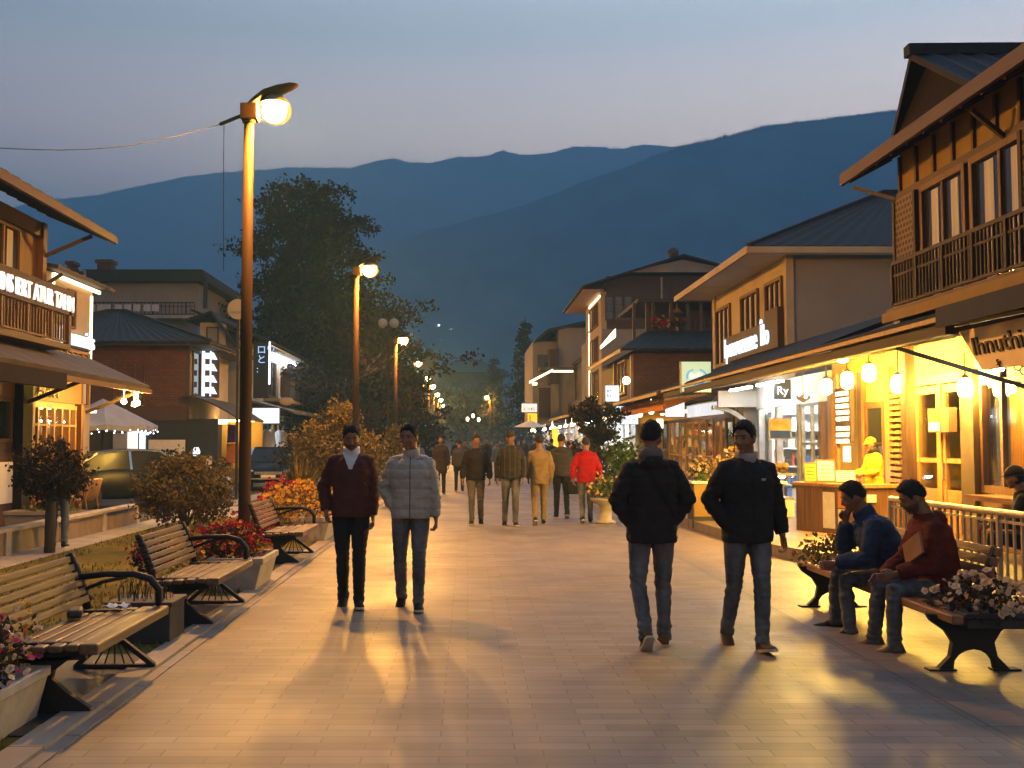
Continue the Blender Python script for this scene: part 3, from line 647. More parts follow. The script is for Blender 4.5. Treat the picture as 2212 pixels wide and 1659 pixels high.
far1 = person('walker in dark coat seen from behind, small beyond the dark brown coat', gp(992, 1062), 0, 1.70, arms={'R': HANG, 'L': HANG}, legs={'R': ((.03,.15,-1),(0,-.05,-1),0), 'L': ((.03,-.1,-1),(0,-.25,-1),-10)}, jacket='greycoat', trousers='jeansdk', lod=2, bulk=1.1)
far2 = person('small far walker in blue-grey coat between the dark jacket and the striped jacket', gp(1075, 1040), 180, 1.62, jacket='bluegrey', trousers='greytr', lod=2, bulk=1.1)
far3 = person('far walker in black coat half hidden behind the beige suit', gp(1192, 1042), 0, 1.74, jacket='navycoat', trousers='jeansdk', lod=2, bulk=1.12)
# men seated on the bench, facing the promenade
SIT = dict(pz=.52, lod=0)
person('man in blue quilted jacket sitting hunched on the bench with a hand at his mouth', (3.70, 9.30, 0), 84, 1.83, lean=27, head=(4, 18), legs={'R': ((.20,1,.04),(.05,.05,-1),0), 'L': ((.10,1,-.03),(.0,-.06,-1),0)},
       arms={'R': ((.10,.60,-.8),(-.45,.02,1)), 'L': ((.22,.30,-1),(-.35,.9,-.22))}, jacket='bluejacket', trousers='jeans', bulk=1.22, collar='bluejacket', curl=(1.1, .6), fold=.014, **SIT)
person('bearded man in rust red hoodie slumped on the bench behind the white flowers', (3.78, 8.60, 0), 88, 1.80, lean=12, head=(6, 24), legs={'R': ((.06,1,-.02),(.0,.10,-1),0), 'L': ((.22,1,.0),(.05,.02,-1),0)},
       arms={'R': ((.10,.38,-1),(-.2,.75,-.5)), 'L': ((.16,.22,-1),(-.25,.85,-.3))}, jacket='rust', trousers='jeans', beard=True, hood=True, bulk=1.22, shoe='shoebr', fold=.014, curl=(.5, .5), **SIT)
b = MB(); b.box(-.13, .13, -.01, .01, -.09, .09); tb = b.build('paper_bag', M['bagtan'], None, bevel=.004, label='small tan paper bag held against the rust hoodie', cat='bag', origin=None)
tb.location = (3.50, 8.42, .80); tb.rotation_euler = (.15, .5, 1.75)
# vendor and bar guest
person('vendor in yellow hard hat shaped cap and yellow jacket behind the wooden counter', (6.66, 17.5, .17), 100, 1.52, jacket='yellowj', trousers='jeansdk', hair='none', cap='yellowcap', scarf='shoe', lod=1, bulk=1.12, arms={'R': ((.2,.3,-1),(-.2,.8,-.2)), 'L': ((.2,.3,-1),(-.2,.8,-.2))}, head=(0, 12))
person('man in dark cap and dark jacket sitting low behind the railing at the window', (6.15, 11.6, .17), 62, 1.74, pz=.42, lean=14, legs={'R': ((.1,1,.15),(.0,.1,-1),0), 'L': ((.1,1,.15),(.0,.1,-1),0)}, jacket='navycoat', trousers='jeansdk', hair='none', cap='cap', lod=1, bulk=1.14, arms={'R': ((.2,.4,-1),(-.2,.8,-.1)), 'L': ((.2,.4,-1),(-.2,.8,-.1))}, head=(0, 8))
b = MB(); b.lathe([(.17, .0), (.17, .03), (.03, .04), (.03, .26), (.18, .27), (.18, .32)], 14); st = b.build('stool', M['timber_dark'], None, label='low dark stool under the man with the dark cap', cat='stool', origin=None); st.location = (6.2, 11.6, .17)
person('person in grey blue trousers standing behind the ball shaped tree by the low wall', (at(128, 1100, 16.4).x, 16.4, .02), 10, 1.62, jacket='blackcoat', trousers='bluegrey', lod=1, legs={'R': ((.0,.0,-1),(.0,-.03,-1),0), 'L': ((.0,.02,-1),(.0,-.05,-1),0)})
# distant crowd: copies of three walkers, turned and scaled
CR = [(905, 44, 0, 1, 'greycoat'), (1004, 42, 180, 0, 'dark'), (1016, 62, 180, 1, ''), (1040, 70, 0, 0, ''), (1058, 58, 180, 1, ''), (1086, 76, 0, 2, ''), (1132, 55, 180, 2, ''), (1145, 84, 0, 0, ''), (1062, 90, 180, 0, ''), (1030, 96, 0, 2, ''), (1002, 72, 180, 2, ''), (1050, 50, 180, 2, ''), (1072, 66, 0, 1, ''), (1098, 48, 0, 0, ''), (1120, 64, 180, 0, ''), (1156, 60, 0, 2, ''), (1170, 72, 180, 1, ''), (1018, 84, 180, 0, ''), (995, 100, 0, 2, ''), (958, 62, 0, 0, ''), (1080, 100, 180, 2, ''), (1110, 88, 0, 1, ''),
      (1228, 40, 0, 0, ''), (1238, 47, 180, 2, ''), (970, 80, 180, 1, ''), (985, 58, 0, 2, ''), (890, 52, 180, 0, '')]
LB = ['dim walker in the thinning crowd beyond the striped jacket', 'pale far walker among the crowd', 'dark far walker in the crowd under the lit shops']
for px, Y, rz, k, _ in CR:
    p = at(px, 955, Y); src = (far1, far2, far3)[k]
    dup(src, (p.x, Y, .01), R(rz+U(-8, 8)), 'far off walker in the evening crowd, no more than a small figure', 'distant walkers on the promenade', U(.93, 1.06))
# ---------------------------------------------------------------- street lamps
def lamp(proto=None):
    r = thing('street_lamp', 'x', 'street lamp', (0,0,0), 0, 'sodium street lamps along the promenade')
    b = MB(); b.lathe([(.15, 0), (.15, .05), (.10, .07), (.10, .45), (.092, .48), (.088, 3.), (.072, 6.42)], 14); b.lathe([(.09, 6.38), (.1, 6.4), (.1, 6.5), (.06, 6.52)], 12); b.build('post', M['post'], r, True, True)
    b = MB(); b.bar((.02, 0, 6.55), (-.44, 0, 6.36), .06, .045); b.box(-.11, .14, -.12, .12, 6.42, 6.66); b.build('arm', M['post'], r, True, bevel=.012)
    b = MB(); rings = []
    for x, z, w_, h_ in ((-.08, 6.56, .07, .06), (.05, 6.66, .12, .10), (.22, 6.76, .17, .13), (.42, 6.84, .18, .11), (.62, 6.92, .14, .07), (.72, 6.95, .06, .03)):
        rings.append([V((x, w_*math.cos(a), z + (h_*math.sin(a) if math.sin(a) > 0 else h_*.25*math.sin(a)))) for a in [2*math.pi*i/14 for i in range(14)]])
    b.loft(rings); b.build('hood', M['post'], r, True, True)
    b = MB(); b.lathe([(.12, .0), (.2, -.10), (.205, -.12), (.19, -.12), (.11, -.02)], 18, (.38, 0, 6.79)); b.build('reflector', M['greymetal'], r, True, True)
    b = MB(); b.ell((.38, 0, 6.57), (.185, .185, .175), 12, 8); b.build('globe', M['sodium'], r, True, True)
    b = MB(); b.ell((.40, 0, 6.575), (.235, .23, .215), 18, 12); b.build('lamp_halo', M['lamphalo'], r, True, True)  # added shell round the globe: its orange glow draws the halo ring
    return r
L0 = lamp()
LP = [(590, 237), (797, 583), (871, 735), (903, 785), (923.6, 817), (934.6, 835), (944.5, 852.6), (951.8, 864.6), (956, 876)]
LL = ['tallest in the picture, nearest brown lamp post with glowing orange globe beside the third bench', 'second lamp post, rising behind the golden bush with a glowing orange globe', 'third glowing lamp post, in front of the big tree lower edge', 'fourth lamp post counted from the camera, thin with orange globe', 'fifth lamp post counted from the camera in the shrinking row', 'sixth lamp post counted from the camera in the shrinking row', 'seventh lamp post counted from the camera in the shrinking row', 'eighth lamp post counted from the camera in the shrinking row', 'farthest lamp post at the end of the orange row']
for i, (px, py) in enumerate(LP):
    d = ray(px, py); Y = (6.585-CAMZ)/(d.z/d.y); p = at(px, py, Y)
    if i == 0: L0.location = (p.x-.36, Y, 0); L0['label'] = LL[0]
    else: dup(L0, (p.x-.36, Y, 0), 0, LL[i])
Lmain = L0.location.copy()
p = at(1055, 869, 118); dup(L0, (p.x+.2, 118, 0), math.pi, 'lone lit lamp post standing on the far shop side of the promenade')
# unlit twin globe post
g = thing('globe_lamp', 'unlit post with two pale round globes in front of the big tree', 'street lamp', (at(838, 955, 44).x, 44, 0))
b = MB(); b.lathe([(.12, 0), (.1, .4), (.06, .5), (.05, 6.3)], 10); b.tube([(-.28, 0, 6.35), (0, 0, 6.25), (.28, 0, 6.35)], .03, 6); b.build('post', M['post'], g, True, True)
for x in (-.24, .24):
    b = MB(); b.ell((x, 0, 6.56), .2, 14, 9); b.build('globe', M['canvas'], g, True, True)
# ornamental lantern cluster far off
c_ = thing('cluster_lamp', 'far ornamental lamp with three small yellow lanterns above the crowd', 'street lamp', (at(1022, 955, 96).x, 96, 0))
b = MB(); b.lathe([(.14, 0), (.08, .5), (.06, 3.6)], 8); b.tube([(-.5, 0, 3.5), (0, 0, 3.4), (.5, 0, 3.5)], .03, 6); b.build('post', M['post'], c_, True)
for x, z in ((-.5, 3.7), (0, 4.), (.5, 3.65)): MB().ell((x, 0, z), (.14, .14, .2), 8, 6).build('lantern', M['bulb'], c_, True)
# cable off the lamp tail
q = Lmain + V((-.44, 0, 6.36)); e = at(-60, 316, 12)
b = MB(); b.tube([q.lerp(e, k/10) - V((0, 0, .18*math.sin(math.pi*k/10))) for k in range(11)], .006, 5); b.build('cable', M['iron'], label='thin cable running from the nearest lamp arm out of view', cat='cable')
q2 = q + V((.07, 0, 0)); b = MB(); b.tube([q2, q2-V((0, 0, .5)), q2-V((-.02, 0, 2.2))], .005, 5); b.build('hanging_wire', M['iron'], label='thin wire hanging straight down from the nearest lamp arm', cat='cable')

# ---------------------------------------------------------------- benches by the lawn
def slat(b, x0, x1, z0, z1, y0, y1):
    b.box(x0, x1, y0, y1, z0, z1)
def bench(Ln):
    r = thing('park_bench', 'x', 'bench', (0,0,0), 0, 'slatted benches along the lawn kerb')
    h = Ln/2
    for i in range(6):   # seat: front slat thick and rounded
        x = .30 - i*.102; w_ = .046 if i else .06; z = .425 - i*.006
        b = MB(); b.box(x-w_ if i else x-.066, x+w_*.8, -h, h, z-.04 if i else z-.065, z); b.build('seat_slat', M['benchwood'], r, True, bevel=.012)
    for i in range(6):
        t_ = i/5; x = -.235 - .115*t_ - .02*t_*t_; z = .48 + i*.056
        Mt = Matrix.Translation((x, 0, z)) @ Matrix.Rotation(R(-17), 4, 'Y')
        b = MB(); b.box(-.014, .014, -h, h, -.024, .024, Mt); b.build('back_slat', M['benchwood'], r, True, bevel=.007)
    for sy in (-1, 1):
        y = sy*(h-.13)
        b = MB()   # hourglass cast iron end
        def leaf(pts, w_=.05): b.prism([(px, y-w_/2, pz) for px, pz in pts], (0, w_, 0))
        leaf([(.27, .36), (.33, .40), (.3, .42), (-.26, .41), (-.28, .36), (-.13, .33), (-.07, .26), (-.06, .2), (-.13, .13), (-.27, .03), (-.28, .0), (.28, .0), (.27, .03), (.13, .12), (.04, .2), (.05, .25), (.13, .31)] if sy < 0 else
             [(.27, .36), (.33, .40), (.3, .42), (-.26, .41), (-.28, .36), (-.13, .33), (-.06, .26), (-.05, .2), (-.05, .2), (.03, .2), (.05, .25), (.13, .31)])
        if sy > 0:
            b.bar((-.05, y, .21), (-.27, y, .02), .05, .035); b.bar((.03, y, .21), (.28, y, .02), .05, .035); b.box(-.29, .29, y-.025, y+.025, 0, .03)
            for x in (-.14, -.07, 0, .07, .14): b.bar((x, y, .03), (x*.25, y, .2), .012)
        b.bar((-.2, y, .3), (.24, y, .33), .05, .03)
        b.build('leg', M['iron'], r, True, bevel=.006)
        b = MB(); b.tube([(-.235, sy*(h-.03), .40), (-.262, sy*(h-.03), .52), (-.315, sy*(h-.03), .66), (-.375, sy*(h-.03), .80)], [.03, .034, .034, .03], 8, flat=.8)
        for i in range(6): b.ell((-.235-.125*i/5, sy*(h-.02), .48+i*.058), .03, 8, 5)
        b.build('back_support', M['iron'], r, True, True)
    y = h-.04; b = MB()
    b.tube([(-.30, y, .63), (-.1, y, .655), (.1, y, .655), (.22, y, .62), (.285, y, .54), (.28, y, .43)], [.024, .022, .026, .028, .028, .024], 8); b.tube([(-.27, y, .54), (-.12, y, .60), (.05, y, .635)], .014, 6)
    b.build('armrest', M['iron'], r, True, True)
    return r
BN = bench(1.5); BN.location = (-2.52, 7.08, .024); BN['label'] = 'nearest slatted bench, with a white tissue on its seat'
dup(BN, (-2.52, 10.12, .024), 0, 'middle slatted bench, between the dark planter box and the red flowers')
dup(BN, (-2.52, 14.9, .024), 0, 'farthest slatted bench, just past the tall lamp post')
b = MB()
for i in range(8):
    for j in range(6):
        pass
gp_ = [[V((-.09+.02*i, -.06+.02*j, .03*abs(noise.noise(V((i*.8, j*.8, 2))))+.018*math.sin(i*1.3)*math.cos(j))) for j in range(7)] for i in range(10)]
b.add([p for r_ in gp_ for p in r_], [(i*7+j, i*7+j+1, (i+1)*7+j+1, (i+1)*7+j) for i in range(9) for j in range(6)])
o = b.build('tissue', M['shirt'], None, smooth=True, origin=None, label='crumpled white tissue lying on the nearest bench', cat='tissue'); o.location = (-2.5, 7.66, .462)
s_ = o.modifiers.new('thick', 'SOLIDIFY'); s_.thickness = .003
b = MB(); b.box(-.05, .05, -.1, .1, 0, .06, Matrix.Rotation(.3, 4, 'Z')); o = b.build('glasses_case', M['black'], None, bevel=.02, origin=None, label='small dark pouch against the back of the nearest bench', cat='pouch'); o.location = (-2.70, 7.4, .435)

# ---------------------------------------------------------------- bench with planters on the shop side
r = thing('promenade_bench', 'long bench with reddish slats and arched black legs, flower boxes at both ends', 'bench', (3.62, 9.2, .004))
Y0, Y1 = -1.75, 1.75
for i in range(5):
    b = MB(); x = -.29 + i*.10; x += .07; b.box(x-.04, x+.04, Y0 if i == 0 else Y0+.75, Y1 if i == 0 else Y1-.75, .415-(.05 if i == 0 else .035), .43); b.build('seat_slat', M['benchwood_red'], r, True, bevel=.012)
for i in range(5):
    Mt = Matrix.Translation((.27+.03*i, 0, .50+i*.075)) @ Matrix.Rotation(R(16), 4, 'Y')
    b = MB(); b.box(-.015, .015, Y0+.62, Y1-.62, -.033, .033, Mt); b.build('back_slat', M['benchwood_red'], r, True, bevel=.006)
for y in (Y0+.28, Y1-.28):
    b = MB(); out = [(-.33, .40), (-.24, .40), (.24, .40), (.33, .42), (.30, .35), (.20, .28), (.15, .2), (.17, .1), (.25, .02), (.30, 0), (.15, 0)]
    arch = [(.15*math.cos(a), .02+.13*math.sin(a)) for a in [math.pi*i/8 for i in range(1, 8)]]
    out += arch + [(-.15, 0), (-.30, 0), (-.25, .02), (-.17, .1), (-.15, .2), (-.2, .28), (-.30, .35)]
    # build as two mirrored halves so that the polygon stays simple
    b.prism([(x, y-.03, z) for x, z in out], (0, .06, 0)); b.box(-.33, -.13, y-.05, y+.05, 0, .015); b.box(.13, .33, y-.05, y+.05, 0, .015)
    b.build('leg', M['iron'], r, True, bevel=.006)
for y in (Y0+.72, Y1-.72):
    b = MB(); b.bar((.24, y, .40), (.40, y, .84), .05, .03); b.build('back_support', M['iron'], r, True)
# flower boxes and plants
def leafquads(b, pts, size, jitter=.6):
    for p in pts:
        d = V((U(-1, 1), U(-1, 1), U(-.4, 1))).normalized(); e = d.orthogonal().normalized(); e = Matrix.Rotation(U(0, 6.28), 3, d) @ e; f = d.cross(e)
        s_ = size*U(.6, 1.3); p = V(p)
        b.add([p, p+(e*.5+f*.28)*s_, p+e*s_+d*.12*s_, p+(e*.5-f*.28)*s_], [(0, 1, 2, 3)])
def blob(c, r_, n, hollow=.5, seed=0, lump=.35):
    out = []; c = V(c); rx, ry, rz = r_ if hasattr(r_, '__len__') else (r_, r_, r_)
    while len(out) < n:
        d = V((U(-1, 1), U(-1, 1), U(-1, 1)))
        if not .02 < d.length < 1: continue
        d.normalize(); q = lerp(hollow, 1, random.random()**.6)*(1+lump*noise.noise(d*2.3+V((seed, seed*1.7, 0)))*1.6)
        out.append(c + V((d.x*rx, d.y*ry, d.z*rz))*q)
    return out
def flowers(b, pts, size, petals=5):
    for p in pts:
        d = V((U(-.8, .8), U(-1, .4), U(.1, 1))).normalized(); e = d.orthogonal().normalized(); f = d.cross(e); p = V(p); s_ = size*U(.6, 1.15)
        n = petals*2
        for lay in (1., .6):
            vs = [p]
            for i in range(n):
                a = 2*math.pi*(i+lay)/n; q = s_*lay*(1 if i % 2 == 0 else .82)*U(.85, 1.1); vs.append(p + (e*math.cos(a)+f*math.sin(a))*q + d*s_*(.25+.5*(1-lay)*2)*U(.7, 1.2))
            b.add(vs, [(0, 1+i, 1+(i+1) % n) for i in range(n)])
def flowerbed(label, c, rr_, leaf, mats, n=60, fs=.03, nl=500, ls=.06, seed=0, name='flowers'):
    root = thing(name, label, 'flowers', c)
    b = MB(); leafquads(b, [p for p in blob((0, 0, rr_[2]*.55), rr_, nl, .3, seed) if p.z > -.01], ls); b.build('foliage', M[leaf], root, True)
    for k, m_ in enumerate(mats):
        b = MB(); pts = [p for p in blob((0, 0, rr_[2]*.62), rr_, n, .92, seed+k*3.3) if p.z > rr_[2]*.2 or random.random() < .3]; flowers(b, pts, fs); b.build('blossoms', M[m_], root, True)
    return root
for y, lab in ((Y0+.30, 'near'), (Y1-.30, 'far')):
    b = MB(); b.box(3.64-.17, 3.64+.28, 9.2+y-.26, 9.2+y+.26, .40, .44); b.box(3.64-.15, 3.64+.26, 9.2+y-.24, 9.2+y+.24, .33, .40)
    b.build('flower_box', M['planter_dark'], None, bevel=.01, label='black flower box on the %s end of the long bench, holding %s' % (('near', 'white blossoms') if lab == 'near' else ('far', 'brownish gold blossoms')), cat='flower box')
flowerbed('white blossoms over dark leaves in the box on the near bench end', (3.72, 7.74, .40), (.34, .38, .17), 'leaf_dark', ['fl_white', 'fl_white', 'fl_white'], 50, .034, 520, .055, 1)
flowerbed('brownish gold blossoms trailing over the far end of the long bench', (3.62, 10.66, .40), (.34, .36, .19), 'leaf_olive', ['fl_yellow'], 36, .03, 600, .06, 2)

def trough(label, x, y, Lg, w_, h_, mat='planter'):
    b = MB(); a = .72
    outer = [[V((sx*w_/2*k, sy*(Lg/2-(1-k)*.12), z)) for sx, sy in ((-1,-1),(1,-1),(1,1),(-1,1))] for z, k in ((0, a), (h_*.8, .97), (h_*.82, 1.05), (h_, 1.05))]
    inner = [[V((sx*w_/2*k, sy*(Lg/2-.04), z)) for sx, sy in ((-1,-1),(1,-1),(1,1),(-1,1))] for z, k in ((h_, .88), (h_*.8, .85))]
    b.loft(outer+inner); o = b.build('planter', M[mat], None, bevel=.008, origin=None, label=label, cat='planter'); o.location = (x, y, .015); return o
trough('long pale concrete trough in the lower corner, full of pink and white flowers', -2.68, 5.62, 1.55, .40, .30)
flowerbed('white and pink flowers with dark leaves in the lower corner trough', (-2.70, 5.70, .30), (.24, .78, .26), 'leaf_dark', ['fl_white', 'fl_white', 'fl_pink', 'fl_yellow'], 75, .026, 1500, .045, 5)
trough('pale flared concrete planter between the middle and far benches, under red flowers', -2.52, 12.1, .95, .58, .36)
flowerbed('mound of crimson and gold flowers in the flared planter between benches', (-2.70, 12.1, .34), (.36, .46, .24), 'leaf_dark', ['fl_red', 'fl_red', 'fl_red', 'fl_yellow'], 130, .028, 1500, .055, 8)
trough('pale concrete planter past the farthest bench, under yellow flowers', -2.55, 18.0, 1.3, .62, .40)
flowerbed('heap of yellow flowers with crimson top past the farthest bench', (-2.75, 18.0, .40), (.62, .85, .34), 'leaf_gold', ['fl_yellow', 'fl_yellow', 'fl_yellow'], 150, .042, 900, .07, 11)
flowerbed('cushion of crimson flowers behind the yellow flower heap', (-3.3, 19.2, .45), (.42, .35, .32), 'leaf_dark', ['fl_red', 'fl_red'], 130, .045, 300, .06, 12)
flowerbed('low cushion of crimson flowers beside the back of the farthest bench', (-3.35, 17.0, .12), (.32, .4, .30), 'leaf_dark', ['fl_red', 'fl_red'], 130, .045, 300, .06, 13)
flowerbed('scattered red flowers behind the middle bench back', (-3.35, 11.4, .30), (.20, .42, .22), 'leaf_dark', ['fl_red', 'fl_red'], 50, .03, 500, .06, 14)
flowerbed('yellow green plant at the far arm of the middle bench', (-2.9, 11.2, .1), (.2, .22, .34), 'leaf_gold', ['fl_yellow'], 14, .03, 260, .06, 15)
r = thing('planter_box', 'square dark planter box with dry twigs between the nearest and middle benches', 'planter', (-2.64, 8.86, .015))
b = MB(); b.box(-.25, .25, -.22, .22, 0, .33); b.box(-.27, .27, -.24, .24, .30, .335); b.build('box', M['planter_dark'], r, True, bevel=.008)
b = MB()
for i in range(46):
    x, y = U(-.2, .2), U(-.18, .18); b.tube([(x, y, .32), (x+U(-.02, .02), y, .42), (x+U(-.06, .06), y+U(-.03, .03), U(.45, .55))], [.004, .003, .001], 4)
b.build('twigs', M['leaf_grey'], r, True)

# ---------------------------------------------------------------- low wall, shrubs and trees
WX = -6.6
r = thing('low_wall', 'low tan garden wall with pale coping and piers behind the lawn', 'wall', (WX-.1, 14, 0))
b = MB(); b.box(WX-.16, WX, 6, 21.5, 0, .345); b.build('panel', M['render_tan'], r)
b = MB(); b.box(WX-.2, WX+.05, 6, 21.5, .345, .40); b.build('coping', M['wallcap'], r, bevel=.01)
for y in (8.6, 11.2, 13.3, 15.35, 17.4, 19.4, 21.35):
    b = MB(); b.box(WX, WX+.035, y-.09, y+.09, .0, .343); b.build('pier', M['wallcap'], r, bevel=.006)
def plant(name, label, cat, c, parts_, trunk=None, leaf='leaf_dark', ls=.08, group=None):
    root = thing(name, label, cat, c, 0, group); b = MB()
    for cc, rr_, n, hol, sd in parts_: leafquads(b, blob(cc, rr_, n, hol, sd), ls)
    b.build('crown' if trunk else 'foliage', M[leaf], root, True)
    if trunk:
        b = MB()
        for pts, rad in trunk: b.tube(pts, rad, 8)
        b.build('trunk', M['bark'], root, True, True)
    return root
plant('topiary_tree', 'small ball shaped tree on a straight dark trunk by the low wall', 'tree', (at(107, 1195, 15.7).x, 15.7, .02),
      [((0, 0, 1.2), (.52, .52, .44), 2200, .55, 1), ((-.25, 0, 1.02), (.3, .3, .2), 500, .4, 2), ((.3, 0, 1.05), (.28, .3, .22), 450, .4, 3)], [([(0, 0, 0), (0, 0, .5), (.01, 0, 1.15)], [.085, .08, .07])] + [([(0, 0, .8), (U(-.3, .3), U(-.3, .3), 1.2)], [.03, .01]) for i in range(7)], 'leaf_dark', .07)
plant('round_shrub', 'large round olive shrub standing behind the middle bench', 'shrub', (at(400, 1100, 20.0).x, 20.0, .02),
      [((0, 0, .72), (.92, .8, .66), 3600, .5, 21), ((.55, -.1, .5), (.4, .4, .4), 700, .4, 22), ((-.5, 0, .55), (.42, .4, .38), 700, .4, 23), ((0, 0, 1.2), (.5, .5, .22), 500, .4, 24)], [([(0, 0, 0), (U(-.4, .4), U(-.4, .4), .7)], [.03, .012]) for i in range(8)], 'leaf_olive', .085)
plant('golden_bush', 'tall golden leaved bush at the foot of the second lamp post', 'shrub', (at(722, 1000, 32).x, 32, .0),
      [((-.1, 0, 1.6), (1.1, .9, .9), 2600, .4, 31), ((.9, .1, 1.35), (.65, .6, .6), 1300, .4, 32), ((-.75, 0, 1.2), (.6, .6, .6), 1100, .4, 33), ((.25, 0, 2.4), (.5, .5, .55), 800, .3, 34), ((.0, .1, .7), (1.2, .8, .6), 1300, .3, 35)], [([(U(-.2, .2), 0, 0), (U(-.5, .5), U(-.3, .3), 1.6)], [.05, .015]) for i in range(7)], 'leaf_gold', .12)
plant('bush', 'leafy amber bush far along the lawn, right of the second lamp', 'shrub', (at(846, 1000, 40).x, 40, 0), [((0, 0, 1.0), (.8, .8, 1.), 700, .4, 41), ((.2, 0, 1.8), (.5, .5, .5), 300, .4, 42)], None, 'leaf_gold', .17)
plant('bush', 'dark bush beside the golden bush near the second lamp', 'shrub', (at(655, 1000, 36).x, 36, 0), [((0, 0, 1.0), (1.1, .9, .9), 900, .4, 43)], None, 'leaf_dark', .17)
plant('bush', 'dark hedge like bush far down the row of lamps', 'shrub', (at(900, 1000, 60).x, 60, 0), [((0, 0, 1.0), (1.3, 1., 1.1), 800, .4, 44)], None, 'leaf_dark', .22)
# spiky agave
def spiky(label, c, n, Lg, mat, w_=.05):
    root = thing('spiky_plant', label, 'plant', c); b = MB()
    for i in range(n):
        a = U(0, 6.28); el = U(.35, 1.45); d = V((math.cos(a)*math.cos(el), math.sin(a)*math.cos(el), math.sin(el))); s_ = V((-math.sin(a), math.cos(a), 0))
        l_ = Lg*U(.7, 1.1); p0 = V((0, 0, .05)); p1 = p0 + d*l_*.5; p2 = p0 + d*l_ - V((0, 0, .12*l_*math.cos(el)))
        b.add([p0-s_*w_*.5, p0+s_*w_*.5, p1+s_*w_*.6, p1-s_*w_*.6, p2], [(0, 1, 2, 3), (3, 2, 4)])
    b.build('leaves', M[mat], root, True); return root
sp_ = spiky('fan shaped spiky plant with long golden leaves behind the far bench', (at(648, 1000, 21.5).x, 21.5, .42), 110, .92, 'leaf_gold')
b = MB(); b.lathe([(.26, 0), (.40, .12), (.44, .36), (.47, .40), (.41, .41), (.38, .3)], 16); o = b.build('plant_pot', M['planter'], None, smooth=False, origin=None, label='round pale pot under the fan shaped spiky plant', cat='plant pot'); o.location = (sp_.location.x, 21.5, .012)
spiky('smaller spiky plant behind the pale puffer jacket man', (at(850, 1000, 27).x, 27, .3), 70, .95, 'leaf_olive')
b = MB(); b.lathe([(.2, 0), (.3, .3), (.26, .3)], 14); o = b.build('plant_pot', M['planter_dark'], None, origin=None, label='dark pot under the smaller spiky plant', cat='plant pot'); o.location = (at(850, 1000, 27).x, 27, .012)
b = MB(); b.box(-.3, .3, -.3, .3, 0, .55); o = b.build('stone_block', M['concrete'], None, bevel=.02, origin=None, label='pale square block behind the farthest bench', cat='block'); o.location = (at(600, 1060, 23.5).x, 23.4, .0)

# the big tree
def bigtree(name, label, c, H, crown, leaf, ls, nleaf, seed, spread=.30):
    random.seed(seed); root = thing(name, label, 'tree', c); tb = MB(); tips = []
    def grow(p, d, l, r_, lev):
        pts = [p]; q = p; dd = d
        for i in range(4):
            jt = .18 if lev else .03; dd = (dd + V((U(-jt, jt), U(-jt, jt), U(-.03, .14)))).normalized(); q = q + dd*l/4; pts.append(q)
        tb.tube(pts, [r_, r_*.88, r_*.76, r_*.64, r_*.5], 7 if lev < 2 else 5)
        if lev >= 3: tips.append(q); tips.append(pts[2]); return
        for i in range(3 if lev else 9):
            k = U(.25, 1) if lev else U(.3, 1.); b0 = pts[min(4, int(k*4))]
            a = U(0, 6.28); el = U(.05, .75) if lev == 0 else U(-.2, .8)
            nd = (V((math.cos(a)*math.cos(el), math.sin(a)*math.cos(el), math.sin(el))) + dd*.35).normalized()
            grow(b0, nd, l*(U(.27, .40)*(1.25-.5*k) if lev == 0 else U(.5, .7)), r_*.42 if lev == 0 else r_*.55, lev+1)
        tips.append(q)
    grow(V((0, 0, 0)), V((0, 0, 1)), H*.86, H*.028, 0)
    b = MB()
    for t_ in tips:
        n = int(nleaf/len(tips)*U(.4, 1.6)); leafquads(b, blob(t_, (H*.055, H*.055, H*.035), n, .1, U(0, 50)), ls)
    for cc, rr_, n in crown:
        for q in blob(cc, rr_, max(4, n//45), .3, U(0, 90), .6): leafquads(b, blob(q, (H*.045, H*.045, H*.026), 45, .1, U(0, 9)), ls)
    b.build('crown', M[leaf], root, True); tb.build('trunk', M['bark'], root, True, True); random.seed(seed+100); return root
bigtree('broadleaf_tree', 'huge dark tree towering behind the second and third lamp posts', (at(688, 955, 58).x, 58, 0), 16.2,
        [((-.9, 0, 15.0), (2.1, 1.8, .8), 1897), ((-.9, 0, 13.6), (2.7, 2.2, .9), 2529), ((-1, 0, 12), (3.5, 3, 1.), 3794), ((-.6, 0, 10.3), (3.7, 3.2, 1.2), 4743), ((1.9, 0, 11.6), (1., 1., .6), 632), ((0, 0, 8.6), (4.7, 3.8, 1.3), 6851), ((-.3, 0, 6.6), (5.5, 4.2, 1.5), 8959), ((-.3, 0, 4.6), (5.7, 4.4, 1.7), 9486), ((0, 0, 2.5), (5.4, 4, 1.9), 8432), ((4.2, -.5, 4.2), (1.6, 2, 2.), 2740), ((5.2, -1, 2.2), (1.8, 2, 2.), 2604), ((3.2, 0, 6.), (2.4, 2, 1.8), 2790), ((-4.7, 0, 8.), (1.5, 1.6, .8), 900), ((-5.4, 0, 5.2), (1.5, 2, 1.), 1300), ((2.4, 0, 13.4), (.8, 1, .5), 350)], 'leaf_tree', .27, 9000, 77)
bigtree('broadleaf_tree', 'dark brown tree behind the third lamp, below the big tree', (at(822, 955, 80).x, 80, 0), 8.2, [((0, 0, 4.6), (2.6, 2.4, 2.6), 2600), ((.4, 0, 2.4), (2.8, 2.4, 1.8), 1800)], 'leaf_tree', .3, 1500, 83)
bigtree('broadleaf_tree', 'dark brown tree left of the far lamp row, past the unlit globe post', (at(862, 955, 104).x, 104, 0), 8., [((0, 0, 4.), (2.6, 2.4, 2.6), 2200)], 'leaf_tree', .34, 1200, 84)
